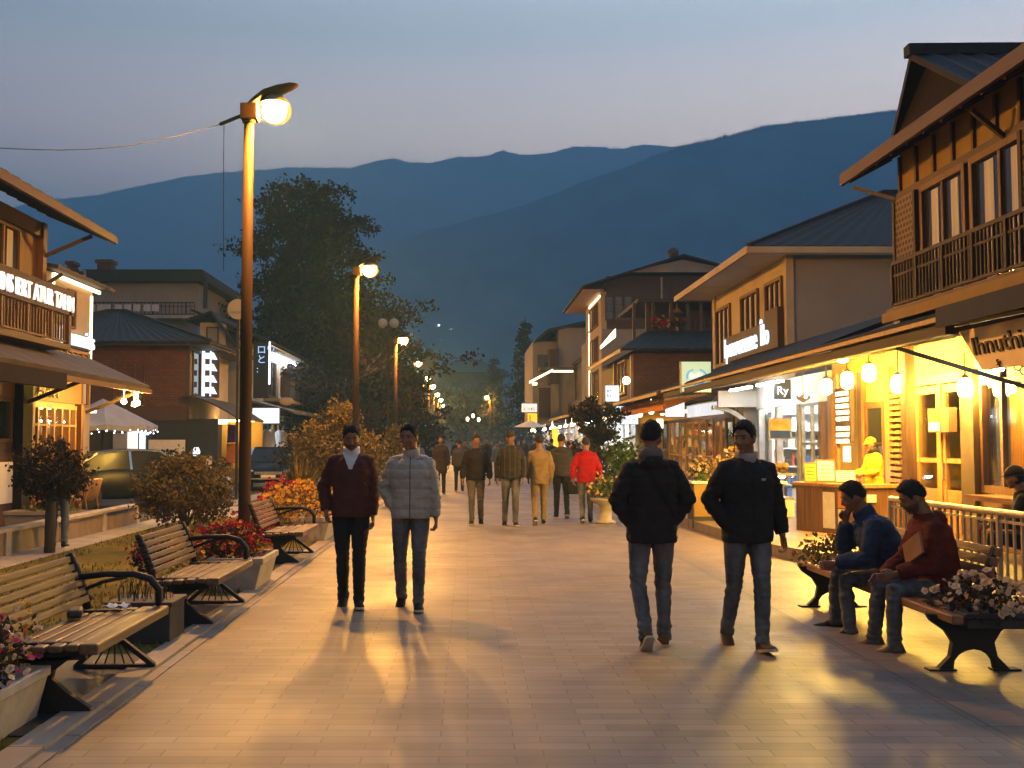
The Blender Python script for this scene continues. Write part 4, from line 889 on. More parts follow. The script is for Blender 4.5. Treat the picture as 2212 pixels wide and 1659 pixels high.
bigtree('broadleaf_tree', 'low dark tree at the far end left of the lone right lamp', (at(1002, 955, 125).x, 125, 0), 8., [((0, 0, 4.), (3.6, 2.4, 3.), 1800)], 'leaf_tree', .4, 1000, 85)
def conifer(label, c, H, w_, leaf, seed):
    random.seed(seed); root = thing('conifer', label, 'tree', c); b = MB(); tb = MB(); tb.tube([(0, 0, 0), (0, 0, H)], [H*.02, .02], 6)
    z = H*.12
    while z < H*.97:
        q = (1-z/H); rad = w_*q**.8*U(.75, 1.15)+.1; n = int(7+6*q)
        for i in range(n):
            a = U(0, 6.28); p = V((0, 0, z)); e = V((math.cos(a)*rad, math.sin(a)*rad, z-rad*.22+U(-.1, .25)))
            tb.tube([p, e], [.04*q+.01, .008], 4)
            leafquads(b, [p.lerp(e, U(.15, 1.05)) + V((U(-.15, .15), U(-.15, .15), U(-.18, .06))) for k in range(int(14+16*q))], .36)
        z += H*.045
    b.build('crown', M[leaf], root, True); tb.build('trunk', M['bark'], root, True); return root
conifer('tall pointed dark fir above the far white shop houses', (at(1136, 955, 92).x, 92, 0), 12.6, 2.6, 'leaf_fir', 5)
conifer('smaller ragged fir left of the tall pointed fir', (at(1068, 955, 120).x, 120, 0), 11.6, 2.8, 'leaf_fir', 6)
bigtree('broadleaf_tree', 'dim bushy tree beside the smaller fir in the distance', (at(1040, 955, 130).x, 130, 0), 9.5, [((0, 0, 5), (3, 2.5, 3), 900)], 'leaf_fir', .5, 1500, 78)
bigtree('broadleaf_tree', 'dark tree in front of the far end houses, left of the dome roof', (at(880, 955, 105).x, 105, 0), 9.5, [((0, 0, 5), (3.4, 2.5, 3), 1200)], 'leaf_dark', .5, 1500, 79)
bigtree('broadleaf_tree', 'distant dark tree at the end of the lamp row', (at(985, 955, 150).x, 150, 0), 8.6, [((0, 0, 4), (3.4, 2.5, 3), 900)], 'leaf_grey', .5, 1200, 80)
bigtree('broadleaf_tree', 'dark street tree hiding the shops left of the green potted plant', (at(1290, 955, 33).x, 33, .17), 2.9, [((0, 0, 1.9), (.8, .8, .7), 1100), ((-.35, 0, 2.5), (.5, .5, .4), 500)], 'leaf_dark', .15, 1300, 81)
plant('potted_bush', 'bright green bush beside the black coated man head', 'plant', (at(1345, 1000, 24).x, 24, .17), [((0, 0, 1.05), (.42, .42, .5), 700, .4, 51), ((-.15, 0, .5), (.36, .36, .3), 350, .4, 52)], None, 'leaf_green', .13)
b = MB(); b.lathe([(.2, 0), (.2, .04), (.12, .08), (.14, .36), (.3, .46), (.31, .5), (.25, .5)], 16); o = b.build('urn_planter', M['planter'], None, smooth=True, origin=None, label='pale stone urn at the pavement edge beside the red hoodie walker', cat='planter'); o.location = (at(1308, 1080, 21.5).x, 21.5, .01)
flowerbed('pale flowers in the stone urn beside the red hoodie walker', (o.location.x, 21.5, .5), (.36, .34, .3), 'leaf_green', ['fl_white', 'fl_yellow'], 36, .045, 320, .08, 61)
plant('bush', 'dark leafy shrub behind the stone urn', 'shrub', (at(1300, 1000, 27).x, 27.2, .17), [((0, 0, .7), (.5, .5, .7), 700, .4, 45)], None, 'leaf_dark', .13)
# ---------------------------------------------------------------- building helpers
def fb(b, face, pl, u0, u1, z0, z1, o0, o1):
    if u0 > u1: u0, u1 = u1, u0
    if face == 'R': return b.box(pl-o1, pl-o0, u0, u1, z0, z1)
    if face == 'L': return b.box(pl+o0, pl+o1, u0, u1, z0, z1)
    return b.box(u0, u1, pl-o1, pl-o0, z0, z1)
def P3(face, pl, u, z, o): return V((pl-o, u, z)) if face == 'R' else V((pl+o, u, z)) if face == 'L' else V((u, pl-o, z))
def xdir(face): return {'R': (0, -1, 0), 'L': (0, 1, 0), 'C': (1, 0, 0)}[face]
def part(root, name, mat, shapes, bevel=0, smooth=False, kind=None):
    for s in shapes: b = MB(); b.box(*s); o = b.build(name, mat, root, bevel=bevel, smooth=smooth, kind=kind)
    return o
def window(root, face, pl, u0, u1, z0, z1, leaves=2, frame='timber', pane='darkglass', curtain=0, rows=1, sill=True, fw=.06, name='window'):
    if u0 > u1: u0, u1 = u1, u0
    b = MB()
    fb(b, face, pl, u0-fw, u1+fw, z1, z1+fw, -.02, .07); fb(b, face, pl, u0-fw, u1+fw, z0-fw, z0, -.02, .07)
    fb(b, face, pl, u0-fw, u0, z0, z1, -.02, .069); fb(b, face, pl, u1, u1+fw, z0, z1, -.02, .069)
    for i in range(1, leaves): c = lerp(u0, u1, i/leaves); fb(b, face, pl, c-.03, c+.03, z0, z1, -.01, .055)
    for i in range(1, rows): c = lerp(z0, z1, i/rows); fb(b, face, pl, u0, u1, c-.015, c+.015, -.01, .045)
    f = b.build(name, M[frame], root)
    b = MB(); fb(b, face, pl, u0, u1, z0, z1, .004, .018); b.build('pane', M[pane], f)
    if curtain:
        b = MB()
        for i in range(leaves):
            a, c = lerp(u0, u1, (i+.28)/leaves), lerp(u0, u1, (i+.28+curtain)/leaves); fb(b, face, pl, a, min(c, u1-.03), z0+.02, z1-.04, .019, .026)
        b.build('curtain', M['curtain'], f)
    if sill: b = MB(); fb(b, face, pl, u0-.1, u1+.1, z0-fw-.05, z0-fw, -.01, .13); b.build('sill', M[frame], f)
    return f
def ribroof(b, a, c, d, e, ribs=20, amp=.03, th=.08):
    """a-c eave, e-d ridge; ribs run from eave to ridge"""
    a, c, d, e = V(a), V(c), V(d), V(e); n = ((c-a).cross(e-a)).normalized(); n = n if n.z > 0 else -n; m = ribs*4
    top = []; bot = []
    for i in range(m+1):
        o = n*amp*(1 if i % 4 == 1 else .35 if i % 4 in (0, 2) else 0)
        lo, hi = a.lerp(c, i/m), e.lerp(d, i/m); top.append((lo+o, hi+o)); bot.append((lo-n*th, hi-n*th))
    vs = [p for q in top for p in q] + [p for q in bot for p in q]; k = 2*(m+1); fs = []
    for i in range(m):
        fs += [(2*i, 2*i+2, 2*i+3, 2*i+1), (k+2*i+1, k+2*i+3, k+2*i+2, k+2*i), (2*i, k+2*i, k+2*i+2, 2*i+2), (2*i+1, 2*i+3, k+2*i+3, k+2*i+1)]
    fs += [(0, 1, k+1, k), (2*m, k+2*m, k+2*m+1, 2*m+1)]
    b.add(vs, fs)
def hip(b, x0, x1, y0, y1, ze, zr, along='x', inset=None, ribs=18, th=.1):
    if along == 'x': i_ = inset if inset is not None else (y1-y0)/2; r0, r1 = V((x0+i_, (y0+y1)/2, zr)), V((x1-i_, (y0+y1)/2, zr))
    else: i_ = inset if inset is not None else (x1-x0)/2; r0, r1 = V(((x0+x1)/2, y0+i_, zr)), V(((x0+x1)/2, y1-i_, zr))
    A, B, C, D = V((x0, y0, ze)), V((x1, y0, ze)), V((x1, y1, ze)), V((x0, y1, ze))
    if along == 'x':
        ribroof(b, A, B, r1, r0, ribs); ribroof(b, C, D, r0, r1, ribs); ribroof(b, D, A, r0, r0, ribs); ribroof(b, B, C, r1, r1, ribs)
    else:
        ribroof(b, D, A, r0, r1, ribs); ribroof(b, B, C, r1, r0, ribs); ribroof(b, A, B, r0, r0, ribs); ribroof(b, C, D, r1, r1, ribs)
    b.bar(r0+V((0,0,.03)), r1+V((0,0,.03)), .16, .12)
    for p, q in ((A, r0), (D, r0 if along == 'x' else r1), (B, r1 if along == 'x' else r0), (C, r1)): b.bar(p+V((0,0,.03)), q+V((0,0,.04)), .12, .09)
def rail(root, p, q, h, n, mat, name='railing', w_=.03, mid=True):
    b = MB(); p, q = V(p), V(q); up = V((0, 0, h))
    b.bar(p+up, q+up, .055, .05); b.bar(p+V((0,0,.06)), q+V((0,0,.06)), .04)
    if mid: b.bar(p+up*.72, q+up*.72, .03)
    for i in range(n+1): c = p.lerp(q, i/n); b.bar(c+V((0,0,.06)), c+up*.98, w_ if i % 8 else w_*2.2)
    return b.build(name, M[mat], root)
GM = [surf('goods_%d' % i, c, tuple(x*.6 for x in c), (9,9,9), .5) for i, c in enumerate(((.7,.66,.58),(.55,.12,.06),(.62,.4,.08),(.12,.2,.42),(.2,.3,.1),(.12,.09,.07),(.6,.5,.36)))]
def shelf(face, pl, u0, u1, z0, z1, o, label, rows=4, dep=.35, mat='timber_gold', density=1., tints=(0,1,2,3,4,5,6)):
    if u0 > u1: u0, u1 = u1, u0
    r = thing('shelf_unit', label, 'shelf', P3(face, pl, (u0+u1)/2, z0, o)); b = MB()
    for i in range(rows+1): z = lerp(z0, z1, i/rows); fb(b, face, pl, u0, u1, z-.015, z+.015, o-dep/2, o+dep/2)
    for u in (u0, u1): fb(b, face, pl, u-.02, u+.02, z0, z1, o-dep/2-.003, o+dep/2+.003)
    b.build('rack', M[mat], r)
    b = MB(); hh = (z1-z0)/rows
    for i in range(rows):
        u = u0+.04
        while u < u1-.06:
            wd = U(.05, .2); b.mi = random.choice(tints)
            if random.random() < density:
                h_ = hh*U(.3, .8); z = z0+hh*i+.016
                if random.random() < .4: c = P3(face, pl, u+wd/2, z, o+U(-.05, .1)); b.lathe([(wd*.42, 0), (wd*.45, h_*.6), (wd*.2, h_*.8), (wd*.2, h_)], 7, c)
                else: fb(b, face, pl, u, min(u+wd*.92, u1-.03), z, z+h_, o-dep*.3, o+dep*U(.1, .4))
            u += wd
    b.build('goods', GM, r, kind='stuff'); return r
def lights(root, face, pl, u0, u1, z, o, mat, n=2, w_=.12):
    for i in range(n):
        a, c = lerp(u0, u1, (i+.15)/n), lerp(u0, u1, (i+.85)/n); b = MB(); fb(b, face, pl, a, c, z-.05, z, o-w_/2, o+w_/2); b.build('ceiling_light', M[mat], root)
def room(root, face, pl, u0, u1, z0, z1, dep, mat, fl='concrete'):
    b = MB(); fb(b, face, pl, u0, u1, z0, z1, -dep-.1, -dep); fb(b, face, pl, u0, u0+.06, z0, z1, -dep, -.02); fb(b, face, pl, u1-.06, u1, z0, z1, -dep, -.02); fb(b, face, pl, u0+.06, u1-.06, z1-.06, z1, -dep, -.02)
    return b.build('interior_wall', M[mat], root)
def glazing(root, face, pl, u0, u1, z0, z1, n, frame='timber_gold', fw=.08, rows=(), glass='glass'):
    if u0 > u1: u0, u1 = u1, u0
    b = MB()
    fb(b, face, pl, u0, u1, z1-fw, z1, -.04, .04); fb(b, face, pl, u0, u1, z0, z0+fw*1.5, -.04, .04)
    for i in range(n+1): c = min(max(lerp(u0, u1, i/n), u0+fw/2), u1-fw/2); fb(b, face, pl, c-fw/2, c+fw/2, z0+fw*1.5, z1-fw, -.037, .037)
    for z in rows: fb(b, face, pl, u0+fw/2, u1-fw/2, z-.025, z+.025, -.03, .03)
    f = b.build('shop_window', M[frame], root); b = MB(); fb(b, face, pl, u0+fw, u1-fw, z0+fw*1.5, z1-fw, -.006, .006); b.build('pane', M[glass], f); return f
def door(root, face, pl, u0, u1, z0, z1, mat='timber_gold', pane='glass'):
    if u0 > u1: u0, u1 = u1, u0
    b = MB(); w_ = .1
    fb(b, face, pl, u0, u0+w_, z0, z1, -.03, .03); fb(b, face, pl, u1-w_, u1, z0, z1, -.03, .03); fb(b, face, pl, u0+w_, u1-w_, z1-.12, z1, -.03, .028)
    fb(b, face, pl, u0+w_, u1-w_, z0, z0+.75, -.03, .02); fb(b, face, pl, u0+w_, u1-w_, z0+1.15, z0+1.22, -.03, .02); fb(b, face, pl, u0+w_*1.8, u1-w_*1.8, z0+.12, z0+.6, .02, .032)
    d = b.build('door', M[mat], root); b = MB(); fb(b, face, pl, u0+w_, u1-w_, z0+.75, z1-.12, -.008, .008); b.build('pane', M[pane], d)
    b = MB(); fb(b, face, pl, u1-w_*.7, u1-w_*.4, z0+.9, z0+1.15, .03, .07); b.build('handle', M['steel'], d); return d

# ---------------------------------------------------------------- LEFT SIDE
# A: near timber house
A = thing('timber_house', 'near two storey timber house with lettered balcony and deep eaves at the picture edge', 'house', (-11.5, 19, 0)); X = -9.0
part(A, 'wall', M['timber'], [(-14, X, 14, 21.65, 0, 3.5), (-14, X, 24.45, 24.6, 0, 3.5), (-14, X, 21.65, 24.45, 2.5, 3.5), (-14, X-.95, 21.65, 24.45, 0, 2.5), (-14, X-.15, 13, 22.6, 3.5, 6.35)])
part(A, 'plinth', M['white'], [(X, X+.08, 14, 21.6, .45, 1.25)]); part(A, 'base', M['timber_h'], [(X, X+.06, 14, 24.6, 0, .45), (X, X+.05, 14, 21.4, 1.25, 1.62)])
glazing(A, 'L', X+.03, 21.75, 24.35, .5, 2.45, 6, 'timber_gold', .09, (1.2, 2.0), 'glass')
room(A, 'L', X+.03, 21.7, 24.4, .4, 2.5, .8, 'timber_gold'); lights(A, 'L', X, 22., 24.2, 2.42, -.35, 'warmpanel', 2, .14)
shelf('L', X, 21.95, 24.1, .6, 2.2, -.5, 'bottles and cups on shelves behind the timber house shop window', 4, .25)
for k, u in enumerate((15.6, 17.2, 18.8, 20.3)): window(A, 'L', X, u-.55, u+.55, 1.7, 2.42, 2, 'timber_red', 'darkglass', 0, 1, False)
part(A, 'fascia_board', M['timber_red'], [(X, X+.07, 14, 24.6, 2.50, 3.0)])
b = MB(); b.box(X+.08, X+.26, 20.95, 21.4, .2, 2.82); b.build('dark_post', M['gabledark'], A)
text('Antrkieft', (X+.10, 22.0, 2.58), (0,1,0), (0,0,1), .32, M['timber_gold'], A, 'lettering', .015)
text('No Zd', (X+.10, 18.6, 2.58), (0,1,0), (0,0,1), .36, M['timber_dark'], A, 'lettering', .01)
for u in (21.7, 24.45): part(A, 'corner_post', M['timber_red'], [(X, X+.16, u-.08, u+.08, .0, 2.498)])
b = MB(); ribroof(b, (-7.55, 13.5, 3.03), (-7.55, 25.3, 2.96), (X, 25.3, 3.62), (X, 13.5, 3.66), 12, .012, .1); b.build('canopy', M['rooftan'], A)
part(A, 'valance', M['gabledark'], [(-7.62, -7.5, 13.5, 19.9, 2.62, 2.92)]); part(A, 'eave_board', M['timber_red'], [(-7.57, -7.5, 19.9, 25.3, 2.78, 2.88)])
for u in (21.2, 25.1): b = MB(); b.bar((X, u, 2.33), (-7.7, u, 2.85), .07); b.build('bracket', M['timber_dark'], A)
for u, z in ((24.0, 2.55), (24.75, 2.52), (25.0, 2.55)):
    b = MB(); b.bar((-7.75, u, z+.1), (-7.75, u, z+.32), .01); b.ell((-7.75, u, z), .06, 8, 6); h = b.build('hanging_lamp', M['lantern'], None, label='small warm bulb under the timber house canopy edge', cat='lamp', group='bulbs under the left canopy')
b = MB(); b.box(X, -8.3, 13, 22.2, 3.55, 3.66); b.build('balcony_floor', M['timber_h'], A)
rail(A, (-8.36, 13.2, 3.66), (-8.36, 22.1, 3.66), .84, 62, 'timber_h', 'balcony_railing', .035); part(A, 'railing_end', M['timber_h'], [(-8.42, -8.30, 22.08, 22.2, 3.66, 4.6)])
for u in (14.6, 16.9, 19.6, 22.5): part(A, 'post', M['timber_red'], [(X-.14, X, u-.1, u+.1, 3.66, 6.3)])
for u0, u1 in ((15.0, 16.5), (17.3, 19.2), (20.0, 21.4)): window(A, 'L', X-.14, u0, u1, 4.3, 5.9, 2, 'timber', 'darkglass', .38, 2)
part(A, 'frieze', M['timber_red'], [(X-.13, X-.05, 13, 22.6, 5.98, 6.3)])
sb = thing('signboard', 'long white letter sign fixed along the timber house balcony', 'sign', (-8.3, 20.6, 4.5))
part(sb, 'board', M['timber_dk_h'], [(-8.40, -8.30, 18.6, 22.35, 4.27, 4.80)])
text("INS IERT ATUR TAHN", (-8.28, 18.75, 4.35), (0,1,0), (0,0,1), .46, M['whitesign'], sb, 'lettering', .02, 0, 3.5)
b = MB(); ribroof(b, (-7.85, 11, 6.26), (-7.85, 23.6, 6.22), (-12, 23.6, 8.1), (-12, 11, 8.2), 26, .02, .12); b.build('roof', M['roofmetal'], A)
part(A, 'eave_fascia', M['timber_h'], [(-7.9, -7.82, 11, 23.6, 6.05, 6.2)])
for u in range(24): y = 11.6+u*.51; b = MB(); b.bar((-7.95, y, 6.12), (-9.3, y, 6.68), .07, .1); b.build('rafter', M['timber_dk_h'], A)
for p_, q_ in (((X-.1, 22.5, 5.55), (-8.15, 22.9, 6.1)), ((X-.1, 22.5, 4.9), (-8.75, 22.8, 5.25))): b = MB(); b.bar(p_, q_, .08); b.build('strut', M['timber_dk_h'], A)

# B: narrow cream house with light strip
B = thing('cream_house', 'narrow cream house outlined by a bright strip light under its eave', 'house', (-12, 26.6, 0)); X = -10.0
part(B, 'wall', M['cream'], [(-14, X, 24.9, 28.2, 0, 5.72)]); b = MB(); ribroof(b, (-9.6, 24.8, 5.78), (-9.6, 28.9, 5.78), (-14, 28.9, 6.5), (-14, 24.8, 6.5), 8); b.build('roof', M['roofmetal'], B)
part(B, 'light_strip', M['led'], [(X+.02, X+.09, 25.4, 28.6, 5.62, 5.70), (X+.02, X+.07, 25.4, 25.46, 5.1, 5.62)]); part(B, 'corner_strip', M['led'], [(X, X+.05, 28.06, 28.12, 3.2, 5.5)])
window(B, 'L', X, 26.45, 26.85, 4.55, 5.4, 1, 'timber', 'darkglass', 0, 1, False); window(B, 'L', X, 25.2, 25.6, 4.6, 5.2, 1, 'timber_dark'); window(B, 'L', X, 26.0, 27.9, 2.6, 3.9, 5, 'timber_gold', 'darkglass', .5, 1, False)
sb = thing('neon_sign', 'glowing white script sign on the narrow cream house', 'sign', (-9.85, 26.4, 4.2)); part(sb, 'bracket', M['iron'], [(-10.0, -9.9, 25.5, 27.9, 4.0, 4.05)])
text('Onnmits', (-9.84, 25.55, 4.05), (0,1,0), (0,0,1), .62, M['coolsign'], sb, 'lettering', .03, 0, 2.4)

# C: wide grey house behind
C = thing('grey_house', 'wide pale grey house with dark roof, chimneys and laundry balcony at the back', 'house', (-18, 56, 0)); Yc = 52
xa, xb = at(80, 600, Yc).x, at(428, 600, Yc).x; zt = at(300, 612, Yc).z
part(C, 'wall', M['greystucco'], [(xa, xb, Yc, Yc+8, 0, zt)])
b = MB(); b.prism([(xa-.5, Yc-.6, zt), (xb+.55, Yc-.6, zt), (xb+.35, Yc-.6, at(300, 586, Yc).z), (xa-.5, Yc-.6, at(300, 586, Yc).z)], (0, 9, 0)); b.bar((xb+.5, Yc-.55, zt+.2), (xb+.5, Yc-.55, zt-1.3), .14, .3); b.build('roof', M['rooftile'], C)
for px0, px1, tp in ((210, 240, 563), (145, 158, 566)): p0, p1 = at(px0, tp, Yc+1), at(px1, tp, Yc+1); part(C, 'chimney', M['brick'], [(p0.x, p1.x, Yc+1, Yc+1.7, zt+.3, p0.z), (p0.x-.08, p1.x+.08, Yc+.9, Yc+1.8, p0.z-.12, p0.z+.05)])
for px0, px1 in ((245, 290), (330, 380), (195, 222)): p0, p1 = at(px0, 627, Yc), at(px1, 655, Yc); window(C, 'C', Yc, p0.x, p1.x, p1.z, p0.z, 2, 'greystucco', 'greystucco', 0, 1, False)
b = MB(); zb = at(300, 668, Yc-1).z; rail(C, (at(188, 660, Yc-1).x, Yc-1, zb-.3), (at(420, 660, Yc-1).x, Yc-1, zb-.3), .62, 26, 'iron', 'balcony_railing', .03)
part(C, 'balcony_floor', M['concrete'], [(xa, xb, Yc-1.1, Yc, zb-.45, zb-.3)])
for i, px in enumerate((198, 218, 232, 256, 276, 296, 318, 336)):
    p = at(px, 662, Yc-1.1); b = MB(); b.prism([(p.x-.18, p.y, p.z-.22), (p.x+.16, p.y, p.z-.24), (p.x+.17, p.y, p.z+.1), (p.x-.18, p.y, p.z+.1)], (0, .03, 0)); b.build('laundry', M['curtain'], None, label='pale cloth drying over the grey house balcony rail', cat='laundry', group='laundry on the grey house balcony')
b = MB(); p = at(183, 590, 50); b.tube([(p.x, 50, p.z-.9), (p.x, 50, p.z+.1), (p.x-.25, 50, p.z+.12)], .07, 6); b.build('vent_pipe', M['greymetal'], C)

# D: brick house with tiled hip roof
D = thing('brick_house', 'red brick house with dark tiled hip roof and bricked up windows', 'house', (-13, 40, 0)); Yd = 38
xa, xb = at(150, 800, Yd).x, at(403, 800, Yd).x; zt = at(300, 742, Yd).z; zm = at(300, 905, Yd).z
part(D, 'wall', M['brick'], [(xa-3, xb, Yd, Yd+6.4, zm, zt)]); part(D, 'side_wall', M['cream'], [(xb, xb+.05, Yd+.02, Yd+6.4, zm, zt)])
b = MB(); hip(b, xa-4, xb+1.0, Yd-.7, Yd+7, zt+.02, at(300, 672, Yd+3).z, 'x', 4.2, 26); b.build('roof', M['rooftile'], D)
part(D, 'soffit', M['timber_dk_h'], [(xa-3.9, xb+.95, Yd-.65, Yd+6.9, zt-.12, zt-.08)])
p0, p1 = at(247, 786, Yd), at(312, 884, Yd)
for i in range(3): u0, u1 = lerp(p0.x, p1.x, i/3+.03), lerp(p0.x, p1.x, (i+1)/3-.03); window(D, 'C', Yd, u0, u1, p1.z, p0.z, 1, 'brick', 'brick', 0, 1, False, .03)
part(D, 'band', M['timber_h'], [(xa-3, xb+.02, Yd-.06, Yd, at(300, 908, Yd).z, at(300, 880, Yd).z)])
window(D, 'L', xb+.05, 38.6, 39.6, 3.4, 4.9, 1, 'timber_dark', 'darkglass'); part(D, 'corner_trim', M['timber_h'], [(xb, xb+.12, Yd-.02, Yd+.15, zm, zt-.12)])
part(D, 'lower_wall', M['timber_dark'], [(xa-3, xb, Yd+.1, Yd+6.4, 0, zm)]); part(D, 'bay_front', M['black'], [(at(300, 955, 38).x, at(470, 955, 38).x, Yd+.02, Yd+.09, 0, zm)])
for px0, px1, y0, y1, mt in ((277, 297, 905, 1003, 'whitesign'), (246, 276, 935, 1003, 'canvas'), (303, 314, 915, 975, 'coolsign'), (318, 322, 915, 940, 'coolsign')):
    p0, p1 = at(px0, y0, Yd), at(px1, y1, Yd); part(D, 'lit_panel', M[mt], [(p0.x, p1.x, Yd-.09, Yd+.0, p1.z, p0.z)])
sb = thing('poster_board', 'white framed poster board with a dark inky cluster on the dark shopfront', 'poster', (at(360, 980, 37.8).x, 37.8, 1.)); p0, p1 = at(322, 950, 37.8), at(399, 1012, 37.8)
part(sb, 'board', M['paper'], [(p0.x, p1.x, 37.74, 37.82, p1.z, p0.z)])
b = MB()
for i in range(60): x, z = random.gauss((p0.x+p1.x)/2+.05, .2), random.gauss(lerp(p1.z, p0.z, .45), .14); s_ = U(.02, .06); b.box(x-s_, x+s_, 37.735, 37.74-.0005*i/60, z-s_, z+s_*.8)
b.build('print', M['black'], sb)
# curved canopy and vertical sign on the brick house side
b = MB(); xs_ = at(408, 900, 38.5).x
for i in range(6):
    a0, a1 = i/6, (i+1)/6; f_ = lambda a: (xs_ + 2.0*a, 3.32 - .85*a**1.6)
    (x0, z0), (x1, z1) = f_(a0), f_(a1); b.prism([(x0, 37.6, z0), (x1, 37.6, z1), (x1, 37.6, z1-.06), (x0, 37.6, z0-.06)], (0, 4.6, 0))
b.build('canopy', M['timber_dk_h'], D)
sb = thing('vertical_sign', 'tall white lit sign of stacked glyphs on the brick house corner', 'sign', (at(452, 800, 39.8).x, 39.8, 3.3)); p0, p1 = at(437, 757, 39.8), at(472, 856, 39.8)
b = MB(); b.box(p0.x, p0.x+.10, 39.75, 39.85, p1.z, p0.z); b.box(p0.x+.30, p0.x+.34, 39.75, 39.85, p1.z, p0.z)
for i in range(4):
    z = lerp(p0.z, p1.z, (i+.5)/4); xm = p0.x+.32
    b.prism([(xm, 39.74, z+.16), (xm+.12, 39.74, z+.13), (xm+.26, 39.74, z-.14), (xm, 39.74, z-.12)], (0, .05, 0)); b.box(p0.x+.11, xm-.03, 39.74, 39.8, z-.1, z+.12)
b.build('glyphs', M['coolsign'], sb); part(sb, 'backing', M['timber_dark'], [(p0.x-.05, p1.x, 39.86, 39.92, p1.z-.05, p0.z+.08)])
# E: small gabled house peeping over
E = thing('gable_house', 'little house with small gable peeping out behind the brick house roof', 'house', (-11, 48, 0)); p0, p1 = at(432, 692, 46), at(497, 770, 46)
part(E, 'wall', M['cream'], [(p0.x, p1.x-.2, 46, 50, 0, p0.z-.1)]); b = MB(); xm = p0.x+.6
ribroof(b, (p1.x+.4, 45.5, p0.z-1.2), (p1.x+.4, 50.4, p0.z-1.2), (xm, 50.4, p0.z+.35), (xm, 45.5, p0.z+.35), 8); ribroof(b, (p0.x-.5, 50.4, p0.z), (p0.x-.5, 45.5, p0.z), (xm, 45.5, p0.z+.35), (xm, 50.4, p0.z+.35), 8); b.build('roof', M['rooftile'], E)
window(E, 'C', 46, p0.x+.35, p1.x-.55, p0.z-.95, p0.z-.35, 1, 'timber_h', 'greystucco', 0, 1, False)
# round sign
rs = thing('round_sign', 'round cream sign half hidden by the nearest lamp post', 'sign', (at(512, 668, 30).x, 30, 5.)); p = at(514, 668, 30); b = MB()
b.lathe([(.0, -.03), (.29, -.03), (.29, .03), (.0, .03)], 22, p, Matrix.Rotation(R(90), 3, 'X')); b.build('disc', M['cream'], rs)
b = MB(); b.box(p.x-.22, p.x+.2, p.y-.045, p.y-.03, p.z-.13, p.z-.06); b.build('band', M['greystucco'], rs); b = MB(); b.bar((p.x, p.y+.06, 0), (p.x, p.y+.06, p.z), .07); b.build('pole', M['iron'], rs)

# market umbrella with string of bulbs
um = thing('market_umbrella', 'big grey market umbrella with small bulbs along its rim, beside the timber house', 'umbrella', (at(222, 900, 31).x, 31, 0)); c = V((0, 0, 0))
b = MB(); n = 8; rim = [V((1.55*math.cos(2*math.pi*(i+.5)/n), 1.55*math.sin(2*math.pi*(i+.5)/n), 2.12)) for i in range(n)]; top = V((0, 0, 2.9))
for i in range(n):
    j = (i+1) % n; m_ = (rim[i]+rim[j])/2 - V((0, 0, .05)); b.add([top, rim[i], m_, rim[j]], [(0,1,2),(0,2,3)]); b.add([rim[i], m_, rim[j], rim[j]-V((0,0,.14)), m_-V((0,0,.14)), rim[i]-V((0,0,.14))], [(0,1,4,5),(1,2,3,4)])
o = b.build('canopy', M['canvas'], um, True); s_ = o.modifiers.new('thick', 'SOLIDIFY'); s_.thickness = .01
b = MB(); b.tube([(0, 0, 0), (0, 0, 2.88)], .035, 8); b.lathe([(.3, 0), (.28, .1), (.05, .12)], 12)
for q in rim: b.bar((0, 0, 2.3), q.lerp(top, .4)-V((0,0,.05)), .02)
b.build('pole', M['iron'], um, True)
st = thing('string_lights', 'string of tiny bulbs hanging round the grey umbrella rim', 'string lights', um.location.copy())
b = MB(); bb = MB()
for i in range(n):
    for k in range(5):
        q = rim[i].lerp(rim[(i+1) % n], k/5) - V((0, 0, .18+.05*math.sin(k*1.3))); bb.ell(q, .022, 6, 4)
    b.tube([rim[i]-V((0,0,.13)), rim[i].lerp(rim[(i+1) % n], .5)-V((0,0,.2)), rim[(i+1) % n]-V((0,0,.13))], .004, 4)
b.build('cord', M['black'], st, True); bb.build('bulbs', M['bulbcool'], st, True, kind='stuff')
b = MB(); p = at(188, 889, 29.4); b.box(p.x-.35, p.x+.25, 29.38, 29.44, p.z-.04, p.z+.04); b.build('tube_lamp', M['led'], None, label='glowing warm tube lamp under the grey umbrella', cat='lamp')

# market stall with bright cloths
sl = thing('market_stall', 'bright flower and cloth stall with red post beside the nearest lamp post', 'stall', (at(490, 980, 42).x, 42, 0)); p0, p1 = at(458, 905, 42), at(522, 1015, 42)
part(sl, 'post', M['redlens'], [(p0.x, p0.x+.16, 41.9, 42.1, 0, p0.z)]); part(sl, 'back_panel', M['yellowwall'], [(p0.x+.16, p1.x+.6, 43., 43.1, 0, p0.z)]); part(sl, 'table', M['timber_gold'], [(p0.x+.2, p1.x+.5, 42., 42.8, .5, .6)])
part(sl, 'light', M['warmpanel'], [(p0.x+.2, p1.x+.4, 42.3, 42.4, p0.z-.1, p0.z-.04)]); part(sl, 'sign', M['bulb'], [(p0.x+.2, p0.x+.6, 41.95, 42., p0.z-.2, p0.z-.02)])
M['purple'] = surf('purple_cloth', (.30,.06,.75), (.2,.03,.5), (4,4,1), .8); q0, q1 = at(492, 917, 41.8), at(510, 956, 41.8)
b = MB(); gr = [[V((lerp(q0.x-.02*j/5, q1.x, i/6), 41.8+.05*math.sin(i*2.2)*(.3+j/6), lerp(q0.z, q1.z, j/5))) for i in range(7)] for j in range(6)]
